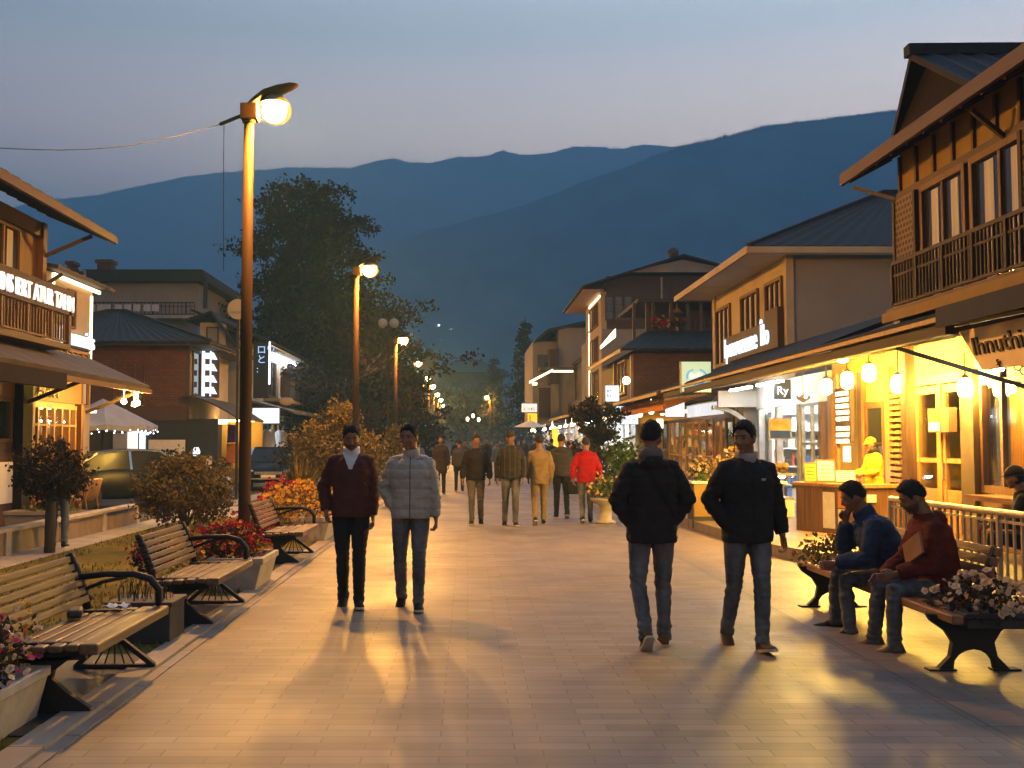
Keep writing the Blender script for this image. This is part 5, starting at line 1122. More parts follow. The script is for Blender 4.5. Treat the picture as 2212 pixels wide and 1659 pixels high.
b.add([v for r_ in gr for v in r_], [(j*7+i, j*7+i+1, j*7+i+8, j*7+i+7) for j in range(5) for i in range(6)]); o = b.build('hanging_cloth', M['purple'], None, smooth=True, label='vivid purple cloth hanging in the bright stall', cat='cloth'); o.modifiers.new('t', 'SOLIDIFY').thickness = .01
q0, q1 = at(490, 958, 41.7), at(517, 1000, 41.7); b = MB(); b.box(q0.x, q1.x, 41.65, 42., q1.z, q0.z); b.build('orange_box', M['orangecloth'], None, bevel=.03, label='orange crate under the purple cloth', cat='crate')
flowerbed('yellow blossoms heaped in the bright stall', (p0.x+.55, 41.9, .6), (.3, .3, .3), 'leaf_green', ['fl_yellow', 'fl_white'], 40, .06, 150, .1, 71)
b = MB(); q0, q1 = at(418, 968, 37), at(432, 985, 37); b.lathe([(.1, 0), (.14, .15), (.08, .3)], 10, (q0.x+.1, 37., q1.z)); b.build('lantern', M['coolsign'], None, label='bright white lamp beside the white poster board', cat='lamp')
b = MB(); q0, q1 = at(436, 985, 37.4), at(455, 1008, 37.4); b.box(q0.x, q1.x, 37.3, 37.6, 0, q0.z); b.build('box', M['paper'], None, bevel=.02, label='pale box standing right of the white poster board', cat='box')

# F: house with balcony and bright shop past the lamp post
F = thing('balcony_house', 'house with white lit balcony and blazing white shop just right of the nearest lamp post', 'house', (-12, 53, 0)); X = -9.6
part(F, 'wall', M['greystucco'], [(-14, X, 46.5, 61, 3.1, 6.1), (-14, -13.2, 46.5, 61, 0, 3.1)]); b = MB(); ribroof(b, (-8.6, 46, 6.05), (-8.6, 62, 6.05), (-12, 62, 7.4), (-12, 46, 7.4), 20); b.build('roof', M['rooftile'], F)
part(F, 'soffit', M['white'], [(X, -8.65, 46.6, 60.6, 5.86, 5.92)]); part(F, 'soffit_light', M['coolpanel'], [(X+.2, X+.3, 50, 59, 5.80, 5.85)]); part(F, 'balcony_floor', M['concrete'], [(X, -8.7, 50, 60, 3.55, 3.7)])
rail(F, (-8.75, 50, 3.7), (-8.75, 60, 3.7), 1.0, 40, 'timber_dk_h', 'balcony_railing', .04); part(F, 'balcony_wall', M['cream'], [(X, X+.06, 54, 60.4, 3.7, 5.86)]); window(F, 'L', X, 51, 53, 3.9, 5.5, 2, 'timber_dark', 'darkglass')
b = MB(); ribroof(b, (-7.6, 46.5, 2.95), (-7.6, 61, 2.95), (X, 61, 3.5), (X, 46.5, 3.5), 14); b.build('canopy', M['rooftan'], F)
room(F, 'L', X, 46.6, 61, 0, 3.0, 3, 'white'); lights(F, 'L', X, 47, 60, 2.9, -1.2, 'coolpanel', 4, .25); shelf('C', 60.7, X-2.8, X-.2, .1, 2.6, .2, 'end wall shelves of pale goods in the white shop past the lamp post', 5, .4, 'white'); shelf('L', X, 47.2, 60, .3, 2.3, -2.6, 'crowded shelves in the blazing white shop', 4, .5, 'white')
for u in (46.7, 49.5, 52.5, 55.5, 58.5, 60.9): part(F, 'pillar', M['timber_gold'], [(X-.05, X+.08, u-.1, u+.1, 0, 3.0)])
glazing(F, 'L', X, 49.7, 58.3, .0, 2.6, 6, 'timber_gold', .09)
for i, u in enumerate((50.2, 51.4, 53.6, 54.8, 57)):
    b = MB(); p = P3('L', X, u, 1.0, .12); b.lathe([(.32, 0), (.24, .5), (.2, 1.1), (.05, 1.25)], 10, p); b.build('hanging_dress', M[('curtain', 'white', 'shirt', 'fl_white', 'canvas')[i]], None, smooth=True, label='pale garment hung up in front of the white shop', cat='garment', group='garments hung at the white shop')
sb = thing('light_box', 'large blank white light box sign beside the nearest lamp post', 'sign', (at(572, 898, 45.6).x, 45.6, 2.5)); p0, p1 = at(546, 882, 45.6), at(602, 914, 45.6); part(sb, 'face', M['coolsign'], [(p0.x, p1.x, 45.55, 45.7, p1.z, p0.z)]); part(sb, 'frame', M['greymetal'], [(p0.x-.03, p1.x+.03, 45.7, 45.75, p1.z-.03, p0.z+.03)])
sb = thing('vertical_sign', 'tall dark sign with blue glyphs and blue edge strip past the lamp post', 'sign', (at(565, 800, 46.2).x, 46.2, 4)); p0, p1 = at(548, 738, 46.2), at(580, 860, 46.2)
part(sb, 'board', M['navy'], [(p0.x, p1.x, 46.2, 46.35, p1.z, p0.z)]); M['bluesign'] = glow('blue_sign', (.36,.62,1.), 1.3, False)
part(sb, 'edge_light', M['ledcool'], [(p1.x, p1.x+.05, 46.15, 46.3, p1.z+.6, p0.z)])
text('ロワ\nとと\n:', (p0.x+.16, 46.17, p0.z-.5), (1,0,0), (0,0,1), .42, M['bluesign'], sb, 'lettering', .01)
b = MB(); q0, q1 = at(606, 858, 45), at(632, 876, 45); b.ell(((q0.x+q1.x)/2, 45, (q0.z+q1.z)/2), (.3, .12, .18), 14, 8); b.build('oval_sign', M['cream'], None, smooth=True, label='cream oval sign above the white shop canopy', cat='sign')
b = MB()
for i in range(5): q = at(556+10*i, 925-i*2, 44.5); b.ell(q, .06, 6, 5)
# far left row
Gz = thing('shop_row', 'long dim row of shops under the big tree, far along the promenade', 'building', (-12, 92, 0)); X = -9.3
part(Gz, 'wall', M['timber_dark'], [(-15, X, 63, 128, 2.9, 5.2), (-15, -12.4, 63, 128, 0, 2.9)]); b = MB(); ribroof(b, (-7.9, 62.5, 5.1), (-7.9, 129, 5.1), (-12, 129, 7), (-12, 62.5, 7), 40); b.build('roof', M['rooftile'], Gz)
room(Gz, 'L', X, 63, 128, 0, 2.85, 3, 'yellowwall'); lights(Gz, 'L', X, 64, 127, 2.8, -1., 'coolpanel', 9, .3); part(Gz, 'canopy', M['rooftan'], [(X, -7.8, 63, 128, 2.86, 2.96)])
for i in range(13): part(Gz, 'pillar', M['timber'], [(X-.05, X+.1, 63+i*5.3, 63.35+i*5.3, 0, 2.86)])
for i, (px, py, Y, w_, h_, mt, lab) in enumerate(((918, 925, 92, .5, 1.5, 'coolsign', 'slim white upright sign at the far end of the lamp row'), (928, 930, 98, .5, 1.2, 'whitesign', 'pale upright sign just right of the slim white one'), (905, 962, 80, .6, .6, 'coolsign', 'small white sign low behind the crowd'), (830, 790, 66, .9, .4, 'canvas', 'dim pale board under the big tree'), (772, 945, 60, .9, .7, 'whitesign', 'white lit sign seen through the golden bush'), (893, 880, 100, .8, .3, 'canvas', 'faint pale awning between lamp posts'))):
    p = at(px, py, Y); o = part(None, 'sign', M[mt], [(p.x-w_/2, p.x+w_/2, Y, Y+.12, p.z-h_/2, p.z+h_/2)]); tag(o, lab, 'sign')
# street end
H_ = thing('end_house', 'broad three storey house closing the far end of the promenade', 'building', (0, 178, 0)); Y = 175
xa, xb = at(938, 800, Y).x, at(1085, 800, Y).x; zt = at(1000, 805, Y).z
part(H_, 'wall', M['dimwall'], [(xa, xb, Y, Y+14, 0, zt)]); b = MB(); hip(b, xa-1, xb+1, Y-1, Y+15, zt, at(1000, 778, Y+7).z, 'x', 5, 24); b.build('roof', M['rooftile'], H_)
for i in range(5):
    for j in range(3): u = lerp(xa, xb, (i+.3)/5); z = 4.6+j*2.7; window(H_, 'C', Y, u, u+1.2, z, z+1.4, 2, 'dimwall', 'darkglass', 0, 1, False)
part(H_, 'lit_band', M['bulb'], [(lerp(xa, xb, .28), lerp(xa, xb, .44), Y-.2, Y-.05, 3.3, 3.42), (lerp(xa, xb, .6), lerp(xa, xb, .72), Y-.2, Y-.05, 3.9, 4.)])
D2 = thing('pagoda_house', 'dim tower house with curved cap roof beyond the fourth lamp', 'building', (at(928, 800, 160).x, 163, 0)); p0, p1 = at(905, 765, 160), at(950, 765, 160)
part(D2, 'wall', M['timber'], [(p0.x, p1.x-.6, 160, 167, 0, p0.z-.4)]); b = MB(); b.lathe([(2.6, p0.z-.5), (2.1, p0.z+.1), (1.1, p0.z+.55), (.1, p0.z+1.2)], 4, ((p0.x+p1.x)/2, 163, 0), Matrix.Rotation(R(45), 3, 'Z')); b.build('roof', M['timber_dk_h'], D2)
for i, (px, py, lab) in enumerate(((948, 703, 'hillside house with a white lit window, highest left of the cluster'), (975, 712, 'hillside house with a tiny lit window near the cluster middle'), (1010, 700, 'hillside house with two warm lights, top of the cluster'), (1018, 706, 'hillside house just below the two warm lights'), (993, 716, 'hillside house with a cool light under the warm ones'), (956, 735, 'hillside house with a dim light, lowest left of the cluster'), (987, 762, 'hillside house with white light right above the end house roof'), (1045, 740, 'hillside house with faint light nearest the ragged fir'))):
    dd = ray(px, py); best = None
    for k in range(60):
        Y = 524+k*6; q = V((0, 0, CAMZ)) + dd*(Y/dd.y); 
        if q.z <= HZ(q.x, Y)+.2: best = q; break
    if best is None: best = at(px, py, 660)
    h = thing('hillside_house', lab, 'house', (best.x, best.y, best.z-1.6)); part(h, 'wall', M['greystucco'], [(best.x-2, best.x+2, best.y, best.y+4, best.z-3.2, best.z+1.)])
    b = MB(); b.prism([(best.x-2.6, best.y-.4, best.z+1.), (best.x+2.6, best.y-.4, best.z+1.), (best.x, best.y-.4, best.z+2.2)], (0, 4.8, 0)); b.build('roof', M['rooftile'], h)
    s_ = (.68, .4, .6, .48, .52, .4, .68, .4)[i]; part(h, 'window', M['bulb' if i in (2, 3) else 'bulbcool'], [(best.x-s_, best.x+s_, best.y-.08, best.y-.02, best.z-s_*.8, best.z+s_*.8)])
# ---------------------------------------------------------------- RIGHT SIDE
S = .17; XF = 7.2
def uY(px, X=XF): return yX(px, X)
# R1: near timber house with balcony
T1 = thing('timber_house', 'near timber house with ochre panels, lattice screens and balcony at the other picture edge', 'house', (9, 13, 0))
part(T1, 'wall', M['timber_dark'], [(6.5, 12, 6, 15.8, 3.45, 5.3)]); part(T1, 'frieze', M['ochre'], [(6.5, 12, 6, 15.8, 5.3, 6.1)])
for i in range(17): y = 15.76-i*.58; part(T1, 'batten', M['timber_h'], [(6.455, 6.5, y-.03, y+.03, 5.36, 5.9)])
part(T1, 'frieze_rail', M['timber_h'], [(6.44, 6.5, 6, 15.82, 5.24, 5.36)])
for u0, u1 in ((13.72, 14.92), (12.1, 13.42), (10.3, 11.5)): window(T1, 'R', 6.5, u0, u1, 3.62, 5.18, 2, 'timber', 'darkglass', .36, 1, False, .09)
M['lattice'] = brick('carved_lattice', (.02,.012,.008), (.03,.018,.01), (.16,.09,.045), .11, .09, .7, 'yz', .02, .8)
for u in (15.45, 11.8): part(T1, 'lattice_screen', M['lattice'], [(6.40, 6.5, u-.33, u+.33, 3.75, 5.24)]); part(T1, 'screen_frame', M['timber_dk_h'], [(6.38, 6.5, u+.33, u+.40, 3.6, 5.24), (6.38, 6.5, u-.40, u-.33, 3.6, 5.24)])
part(T1, 'corner_post', M['cream'], [(6.36, 6.5, 15.6, 15.82, 3.1, 3.74)])
part(T1, 'balcony_floor', M['timber_h'], [(6.12, 6.5, 6, 15.5, 3.42, 3.56)]); part(T1, 'floor_edge', M['ochre'], [(6.06, 6.12, 6, 15.5, 3.36, 3.5)])
rail(T1, (6.2, 15.4, 3.56), (6.2, 6, 3.56), .66, 92, 'timber_dk_h', 'balcony_railing', .028)
b = MB(); ribroof(b, (5.95, 16.6, 5.82), (5.95, 6, 5.82), (6.75, 6, 6.42), (6.75, 16.6, 6.42), 34, .03, .1); ribroof(b, (6.6, 16.4, 6.3), (14, 16.4, 6.3), (14, 15.0, 7.25), (6.35, 15.0, 7.2), 22, .035, .08); ribroof(b, (14, 13.5, 6.2), (6.6, 13.5, 6.2), (6.35, 15.0, 7.2), (14, 15.0, 7.25), 22, .035, .08)
b.bar((6.3, 15., 7.24), (14, 15., 7.3), .2, .16); b.box(6.7, 14, 6, 13.5, 6.15, 6.3); b.build('roof', M['rooftile'], T1)
b = MB(); b.prism([(6.62, 16.25, 6.35), (6.62, 13.7, 6.28), (6.62, 15.0, 7.12)], (.08, 0, 0)); b.build('gable_wall', M['gabledark'], T1)
part(T1, 'eave_fascia', M['timber_h'], [(5.89, 5.95, 6, 16.65, 5.68, 5.86)])
for i in range(20): y = 16.4-i*.53; b = MB(); b.bar((5.95, y, 5.70), (6.6, y, 6.05), .06, .08); b.build('rafter', M['timber_dk_h'], T1)
for p_, q_ in (((6.05, 16.5, 5.62), (6.46, 15.85, 5.28)), ((6.05, 12.6, 5.62), (6.46, 12.6, 5.28))): b = MB(); b.bar(p_, q_, .055); b.build('strut', M['timber_dark'], T1)
# ground floor shell
part(T1, 'porch_wall', M['yellowwall'], [(XF, XF+.2, 17.2, 21.0, S, 3.5), (XF, XF+.2, 15.05, 17.2, 2.66, 3.5)])
part(T1, 'shop_fascia', M['white'], [(XF-.02, XF+.2, 6, 15.05, 2.5, 3.45), (6.55, XF-.02, 11.6, 11.75, 2.5, 3.3)])
part(T1, 'column', M['timber_dark'], [(XF-.12, XF+.15, 14.92, 15.32, S, 2.66)]); part(T1, 'lintel', M['timber_gold'], [(XF-.08, XF+.1, 15.32, 17.2, 2.52, 2.66)]); part(T1, 'post', M['timber'], [(6.30, 6.44, 15.3, 15.48, S, 3.1)])
part(T1, 'wainscot', M['timber'], [(XF-.05, XF+.1, 6, 14.92, S, .86)]); part(T1, 'bar_ledge', M['benchwood_red'], [(XF-.5, XF-.05, 6, 14.4, .86, .93)])
glazing(T1, 'R', XF, 6, 14.9, .93, 2.5, 15, 'timber', .07)
room(T1, 'R', XF+.15, 6, 14.9, S, 3.0, 3, 'white'); lights(T1, 'R', XF, 7, 14.7, 2.9, -1.0, 'coolpanel_low', 4, .3)
shelf('C', 14.8, XF+.35, XF+3, .3, 2.4, .2, 'back rack of loaves and packets at the end wall inside the window shop', 5, .35, 'timber_gold', 1., (0, 2, 6, 1, 4))
shelf('R', XF, 10, 14.2, 1.0, 2.35, -2.7, 'long shelves of goods behind the window of the near timber house', 4, .4, 'timber_gold'); shelf('R', XF, 10, 14.5, S, 1.4, -1.1, 'low counter shelves of packets just inside the near timber house window', 4, .5, 'timber_gold', 1., (2, 4, 2, 6, 0))
door(T1, 'R', XF, 15.36, 16.1, S, 2.5); door(T1, 'R', XF, 16.2, 17.05, S, 2.5); part(T1, 'jamb', M['timber_gold'], [(XF-.05, XF+.06, 16.1, 16.2, S, 2.52), (XF-.06, XF+.06, 17.05, 17.5, S, 2.66)])
room(T1, 'R', XF+.2, 15.1, 21, S, 2.9, 2.2, 'yellowwall'); lights(T1, 'R', XF, 15.4, 17, 2.75, -.9, 'warmpanel', 2, .25); shelf('R', XF, 15.5, 17.3, .3, 2.0, -1.7, 'shelves seen through the honey coloured doors', 4, .3, 'timber_gold', .8, (0, 6, 2))
b = MB()
for i in range(24): b.box(XF-.10, XF-.02, 17.55, 17.95, S+.1+i*.1, S+.155+i*.1)
b.box(XF-.02, XF, 17.5, 18., S, 2.6); b.build('louvre_shutter', M['timber_gold'], T1)
door(T1, 'R', XF-.04, 18.25, 19.15, S, 2.35, 'timber', 'darkglass')
for u in (18.05, 19.3, 20.9): part(T1, 'pilaster', M['timber_gold'], [(XF-.1, XF, u-.1, u+.1, S, 2.9)])
fb_ = thing('menu_board', 'tall dark menu board with rows of lit lettering under the porch', 'menu board', (6.85, 19.3, S)); part(fb_, 'board', M['timber_dark'], [(6.82, 6.88, 18.95, 19.75, 1.62, 2.62)]); part(fb_, 'post', M['timber_gold'], [(6.84, 6.9, 19.75, 19.85, S, 2.9)])
for i, s_ in enumerate(('NOWIE TER', 'ALO RUENT', 'MEHI SOMA', 'TIRNU KOM', 'OERI MANT', 'SELU AH TI', 'RONE MIET', 'IRUN STEA')): text(s_, (6.81, 19.68, 2.48-i*.115-(.06 if i > 4 else 0)), (0,-1,0), (0,0,1), .105, M['bulb'], fb_, 'lettering', .004, 0, .66)
o = part(None, 'light_box', M['whitesign'], [(6.80, 6.86, 19.1, 19.32, 1.28, 1.56)]); tag(o, 'small blank white light box below the menu board', 'sign')
nb_ = thing('notice_box', 'small notice box with yellow and white sheets on the honey doors', 'notice', (7.0, 15.8, 1.8)); part(nb_, 'box', M['timber_dark'], [(6.98, 7.1, 15.45, 16.15, 1.78, 2.14)]); part(nb_, 'sheet', M['paper'], [(6.968, 6.98, 15.75, 16.1, 1.80, 1.93)]); part(nb_, 'sheet', M['fl_yellow'], [(6.968, 6.98, 15.75, 16.1, 1.95, 2.11)])
# canopy of the porch and the navy awning
b = MB(); ribroof(b, (5.0, 15.8, 2.98), (5.0, 11.1, 2.98), (6.55, 11.1, 3.40), (6.55, 15.8, 3.40), 12, .03, .06); ribroof(b, (5.0, 27.2, 2.98), (5.0, 15.82, 2.98), (7.15, 15.82, 3.78), (7.15, 27.2, 3.78), 28, .03, .06); b.build('canopy', M['rooftile'], T1)
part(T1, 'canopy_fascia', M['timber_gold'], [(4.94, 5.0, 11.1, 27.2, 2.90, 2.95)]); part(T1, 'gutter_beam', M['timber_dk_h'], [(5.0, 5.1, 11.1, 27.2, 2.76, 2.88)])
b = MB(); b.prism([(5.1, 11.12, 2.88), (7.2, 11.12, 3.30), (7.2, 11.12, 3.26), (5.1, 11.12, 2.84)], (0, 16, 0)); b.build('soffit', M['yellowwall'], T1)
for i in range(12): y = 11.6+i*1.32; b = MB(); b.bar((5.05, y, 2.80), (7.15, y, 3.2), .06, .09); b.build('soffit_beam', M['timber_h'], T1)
b = MB()
for p, q in (((4.9, 2.98), (6.5, 3.5)),): b.prism([(p[0], 5.5, p[1]), (q[0], 5.5, q[1]), (q[0], 5.5, q[1]-.03), (p[0]+.03, 5.5, p[1]-.03)], (0, 5.55, 0)); b.box(4.88, 4.91, 5.5, 11.05, 2.82, 3.03)
b.build('awning', M['navy'], T1)
sb = thing('shop_sign', 'slanted tan wooden sign with dark gothic lettering under the navy awning', 'sign', (5.25, 10.3, 2.4)); M['signtan'] = surf('tan_sign_board', (.92,.68,.38), (.84,.58,.30), (2,2,2), .6, bump=.1)
b = MB(); b.prism([(5.2, 11.22, 2.80), (5.2, 10.74, 2.36), (5.2, 8.5, 2.36), (5.2, 8.5, 2.80)], (.05, 0, 0)); b.build('board', M['signtan'], sb)
text('Ihnuthic', (5.19, 10.93, 2.52), (0,-1,0), (0,0,1), .27, M['timber_dark'], sb, 'lettering', .01, -.3, 1.2); text('Sy', (5.19, 10.42, 2.385), (0,-1,0), (0,0,1), .09, M['timber_dark'], sb, 'lettering', .006, -.2)
b = MB(); b.lathe([(.05, -.06), (.09, .05), (.02, .06)], 12, (6.0, 12.0, 2.5)); b.bar((6.0, 12., 2.55), (6., 12., 2.95), .02); o = b.build('spotlight', M['coolpanel'], None, label='white spotlight beside the tan sign', cat='lamp')
wb = thing('scroll_bracket', 'black wrought iron scroll bracket with a dark ball end under the canopy', 'bracket', (6.0, 12.6, 2.3)); b = MB(); b.bar((5.2, 12.9, 2.78), (6.9, 12.6, 2.20), .05); b.bar((6.0, 12.6, 2.75), (6.9, 12.5, 2.75), .04); b.bar((6.35, 12.6, 2.4), (6.35, 12.6, 2.95), .06)
for i in range(7):
    c0 = V((6.3+.07*i, 12.56, 2.68-.05*i)); b.tube([c0+V((.05*math.cos(a), 0, .05*math.sin(a))) for a in [k*.7 for k in range(9)]], .008, 4)
b.ell((6.95, 12.5, 2.72), .07, 10, 7); b.build('scrolls', M['iron'], wb)
for i, (px, py, X, lab) in enumerate(((1785, 836, 6.2, 'warm globe lantern hanging left of the menu board'), (1830, 822, 6.1, 'warm lantern hanging in front of the menu board top'), (1877, 806, 6.2, 'warm lantern hanging above the yellow capped vendor'), (1940, 830, 6.35, 'largest warm lantern, by the post above the louvre shutter'), (2085, 838, 6.95, 'warm wall lantern between the doors and the dark column'))):
    p = atX(px, py, X); h = thing('lantern', lab, 'lantern', (p.x, p.y, p.z-.12), 0, 'warm lanterns under the porch canopy')
    b = MB(); b.lathe([(.03, -.13), (.085, -.1), (.1, 0), (.085, .1), (.04, .13)], 12, p); b.build('globe', M['lantern'], h, smooth=True)
    b = MB(); b.lathe([(.06, .13), (.05, .17), (.012, .19), (.012, .5)], 8, p); b.build('hanger', M['iron'], h)
o = MB(); p = atX(1820, 775, 5.6); o.ell(p, (.09, .09, .06), 10, 6); o.build('ceiling_spot', M['lantern'], None, label='bright warm ceiling spot up under the porch canopy', cat='lamp')
# counter
ct = thing('counter', 'cornered wooden counter with honey top and paper posters in front of the vendor', 'counter', (6.1, 17.2, S))
pl_ = [(5.50, 17.9), (6.05, 16.72), (6.95, 16.9), (6.9, 17.15), (6.2, 17.02), (5.78, 18.0)]
b = MB(); b.prism([(x, y, S) for x, y in pl_], (0, 0, .74)); b.build('body', M['timber'], ct)
b = MB(); c = V((6.12, 17.25, 0)); b.prism([(c.x+(x-c.x)*1.08, c.y+(y-c.y)*1.1, S+.74) for x, y in pl_], (0, 0, .06)); b.build('top', M['timber_gold'], ct, bevel=.01)
dv = V((.55, -1.18, 0)).normalized(); nv = V((-dv.y*-1, 0, 0)); nv = V((dv.y, -dv.x, 0))
for a, w_, z0, z1, mt in ((.62, .26, .08, .66, 'paper'), (.95, .2, .42, .68, 'orangecloth'), (.95, .2, .05, .40, 'paper')):
    p0 = V((5.50, 17.9, S)) + dv*a; p1 = p0 + dv*w_; b = MB(); b.prism([p0+V((0,0,z0)), p1+V((0,0,z0)), p1+V((0,0,z1)), p0+V((0,0,z1))], nv*.006); b.build('poster', M[mt], ct)
b = MB(); b.box(6.25, 6.40, 16.74, 16.752, S+.52, S+.64); b.build('label_plate', M['paper'], ct)
for i, (px, w_, h_, tl, mt, lab, cat) in enumerate(((1785, .30, .38, .25, 'paper', 'framed menu leaning on the counter top', 'menu'), (1828, .34, .22, .5, 'paper', 'white price card tilted on the counter top', 'card'), (1752, .2, .34, .3, 'fl_yellow', 'yellowish carved card leaning at the counter left end', 'card'))):
    p = at(px, 1048, 17.45-i*.1); Mt = Matrix.Translation((p.x, p.y, .98+S*0)) @ Matrix.Rotation(R(-12), 4, 'Z') @ Matrix.Rotation(-tl, 4, 'X'); r_ = thing('menu_card', lab, cat, (p.x, p.y, .98))
    b = MB(); b.box(-w_/2, w_/2, 0, .02, 0, h_, Mt); b.build('frame', M['timber'], r_); b = MB(); b.box(-w_*.42, w_*.42, -.006, 0, h_*.08, h_*.92, Mt); b.build('sheet', M[mt], r_)
    b = MB()
    for k in range(4): b.box(-w_*.3, w_*.3, -.009, -.006, h_*(.2+.17*k), h_*(.24+.17*k), Mt)
    b.build('print', M['timber_dark'], r_)

# R2: cream house with tiled hip roof
T2 = thing('cream_house', 'cream and grey two storey house with tiled hip roof and lit name board', 'house', (11, 27.5, 0)); X2 = 7.2
part(T2, 'end_wall', M['greystucco'], [(X2, 16, 23.8, 24.0, 3.0, 5.9)]); part(T2, 'wall', M['cream'], [(X2, 16, 24.0, 30.9, 3.0, 5.9)]); part(T2, 'corner_trim', M['cream'], [(X2-.05, X2+.12, 23.74, 23.94, 3.0, 5.85), (X2-.05, X2+.1, 30.7, 30.95, 3.0, 5.85)])
for u0, u1 in ((24.2, 25.4), (26.2, 27.7), (29.0, 30.5)): window(T2, 'R', X2, u0, u1, 3.85, 5.35, 3, 'timber', 'darkglass', .25, 1, False, .08)
b = MB(); hip(b, 6.2, 17, 23.3, 31.6, 5.95, 8.1, 'x', 4.6, 26); b.build('roof', M['rooftile'], T2); part(T2, 'soffit', M['white'], [(6.22, 16.9, 23.32, 31.55, 5.84, 5.90)]); part(T2, 'eave_board', M['cream'], [(6.16, 6.22, 23.3, 31.6, 5.80, 5.96), (6.22, 16.9, 23.26, 23.32, 5.80, 5.94)])
sb = thing('name_board', 'dark name board with glowing white letters and emblem on the cream house', 'sign', (X2-.2, 26, 3.7)); b = MB(); b.box(X2-.2, X2-.06, 23.95, 28.9, 3.78, 4.45); b.box(X2-.2, X2-.06, 23.95, 25.0, 4.45, 4.7); b.build('board', M['timber_dark'], sb)
text('Ipuwuzuıne', (X2-.22, 28.8, 3.90), (0,-1,0), (0,0,1), .74, M['coolsign'], sb, 'lettering', .02, 0, 3.2); text('Î', (X2-.22, 25.3, 3.92), (0,-1,0), (0,0,1), .72, M['coolsign'], sb, 'emblem', .02, 0, .18); text('lo', (X2-.22, 25.05, 3.92), (0,-1,0), (0,0,1), .72, M['coolsign'], sb, 'emblem', .02, 0, .45)
# shops under it: blazing white shop, then the ochre shop
ya, yb = 21.0, 26.3
part(T2, 'shop_ceiling', M['white'], [(XF, 10.3, ya, 31, 2.86, 3.0)]); room(T2, 'R', XF, ya, yb, S, 2.86, 3, 'white'); lights(T2, 'R', XF, ya+.2, yb-.2, 2.8, -.8, 'coolpanel', 3, .35); part(T2, 'fascia', M['white'], [(XF-.06, XF, ya, yb, 2.45, 3.05), (6.2, XF-.06, 26.3, 26.45, 2.5, 2.9)])
for u in (ya+.12, ya+.55, 23.0, 24.6, yb-.2): part(T2, 'shop_post', M['timber' if u < 22 else 'greymetal'], [(XF-.08, XF+.06, u-.08, u+.08, S, 2.45)])
glazing(T2, 'R', XF, 21.6, 22.9, .9, 2.45, 2, 'greymetal', .05, (1.6,))
shelf('C', 26.2, XF+.2, XF+2.9, S, 2.35, .2, 'end wall shelves of white and blue goods in the blazing white shop', 5, .35, 'white', 1., (0, 0, 6, 3, 5, 1))
shelf('R', XF, 21.3, 25.6, S, 2.3, -2.6, 'shelves of pale goods in the blazing white shop behind the counter', 5, .4, 'white', 1., (0, 0, 6, 3, 5)); shelf('R', XF, 21.4, 24.5, S, 1.0, -.9, 'front rack of jars in the blazing white shop window', 2, .35, 'white', .9, (0, 6, 3, 5, 2))
part(T2, 'canopy_light', M['coolpanel'], [(6.35, 6.43, 21.6, 23.4, 2.86, 2.90), (6.35, 6.43, 24, 25.8, 2.86, 2.90)])
sb = thing('hanging_sign', 'small black square sign with white script in front of the white shop', 'sign', (6.3, 22.4, 2.5)); p0, p1 = at(1672, 820, 22.4), at(1708, 862, 22.4); part(sb, 'board', M['black'], [(p0.x, p1.x, 22.38, 22.44, p1.z, p0.z)]); text('Ry', (p0.x+.06, 22.37, p1.z+.1), (1,0,0), (0,0,1), .24, M['whitesign'], sb, 'lettering', .004)
sb = thing('poster', 'yellow and blue poster hanging at the white shop front', 'poster', (6.5, 22.6, 1.7)); p0, p1 = at(1664, 906, 22.8), at(1708, 946, 22.8); part(sb, 'frame', M['greymetal'], [(p0.x-.03, p1.x+.03, 22.82, 22.86, p1.z-.03, p0.z+.03)]); part(sb, 'upper_print', M['fl_yellow'], [(p0.x, p1.x, 22.8, 22.82, lerp(p1.z, p0.z, .4), p0.z)]); part(sb, 'lower_print', M['bluejacket'], [(p0.x, p1.x, 22.8, 22.82, p1.z, lerp(p1.z, p0.z, .4))])
ch = thing('chandelier', 'small glass chandelier hanging before the white shop', 'lamp', (at(1735, 850, 20.5).x, 20.5, 2.4)); c = at(1735, 858, 20.5); b = MB()
for k in range(8): a = k*.785; b.ell(c+V((.16*math.cos(a), .16*math.sin(a), .05*(k % 2))), .035, 6, 5)
b.build('bulbs', M['bulbcool'], ch, kind='stuff'); b = MB(); b.bar(c, c+V((0,0,.5)), .012); b.lathe([(.02, -.1), (.17, 0), (.15, .03), (.02, .05)], 12, c); b.build('frame', M['greymetal'], ch)
b = MB(); c = V((XF-.3, 26.5, 2.5))
for k in range(8): a0, a1 = k*math.pi/16, (k+1)*math.pi/16; b.bar((6.1+1.1*math.sin(a0), 26.55, 1.4+1.1*math.cos(a0)), (6.1+1.1*math.sin(a1), 26.55, 1.4+1.1*math.cos(a1)), .16, .1)
b.build('arch', M['white'], T2)
part(T2, 'stone_pillar', M['greystucco'], [(6.9, XF+.1, 26.6, 27.3, S, 2.9)]); part(T2, 'ochre_wall', M['yellowwall'], [(XF, XF+.15, 27.3, 28.7, S, 2.9)]); part(T2, 'wood_panel', M['timber_gold'], [(XF-.04, XF+.1, 28.7, 31, 2.3, 2.9)])
door(T2, 'R', XF, 28.75, 29.6, S, 2.3, 'timber', 'darkglass'); room(T2, 'R', XF, 28.7, 31, S, 2.8, 1.6, 'yellowwall'); lights(T2, 'R', XF, 28.8, 30.8, 2.7, -.7, 'warmpanel', 1, .3); glazing(T2, 'R', XF, 29.65, 30.95, S, 2.3, 2, 'timber_gold', .08, (1.1,)); shelf('R', XF, 29.7, 30.9, S, 2.1, -1.2, 'small shelves in the ochre shop by the doorway', 4, .3)
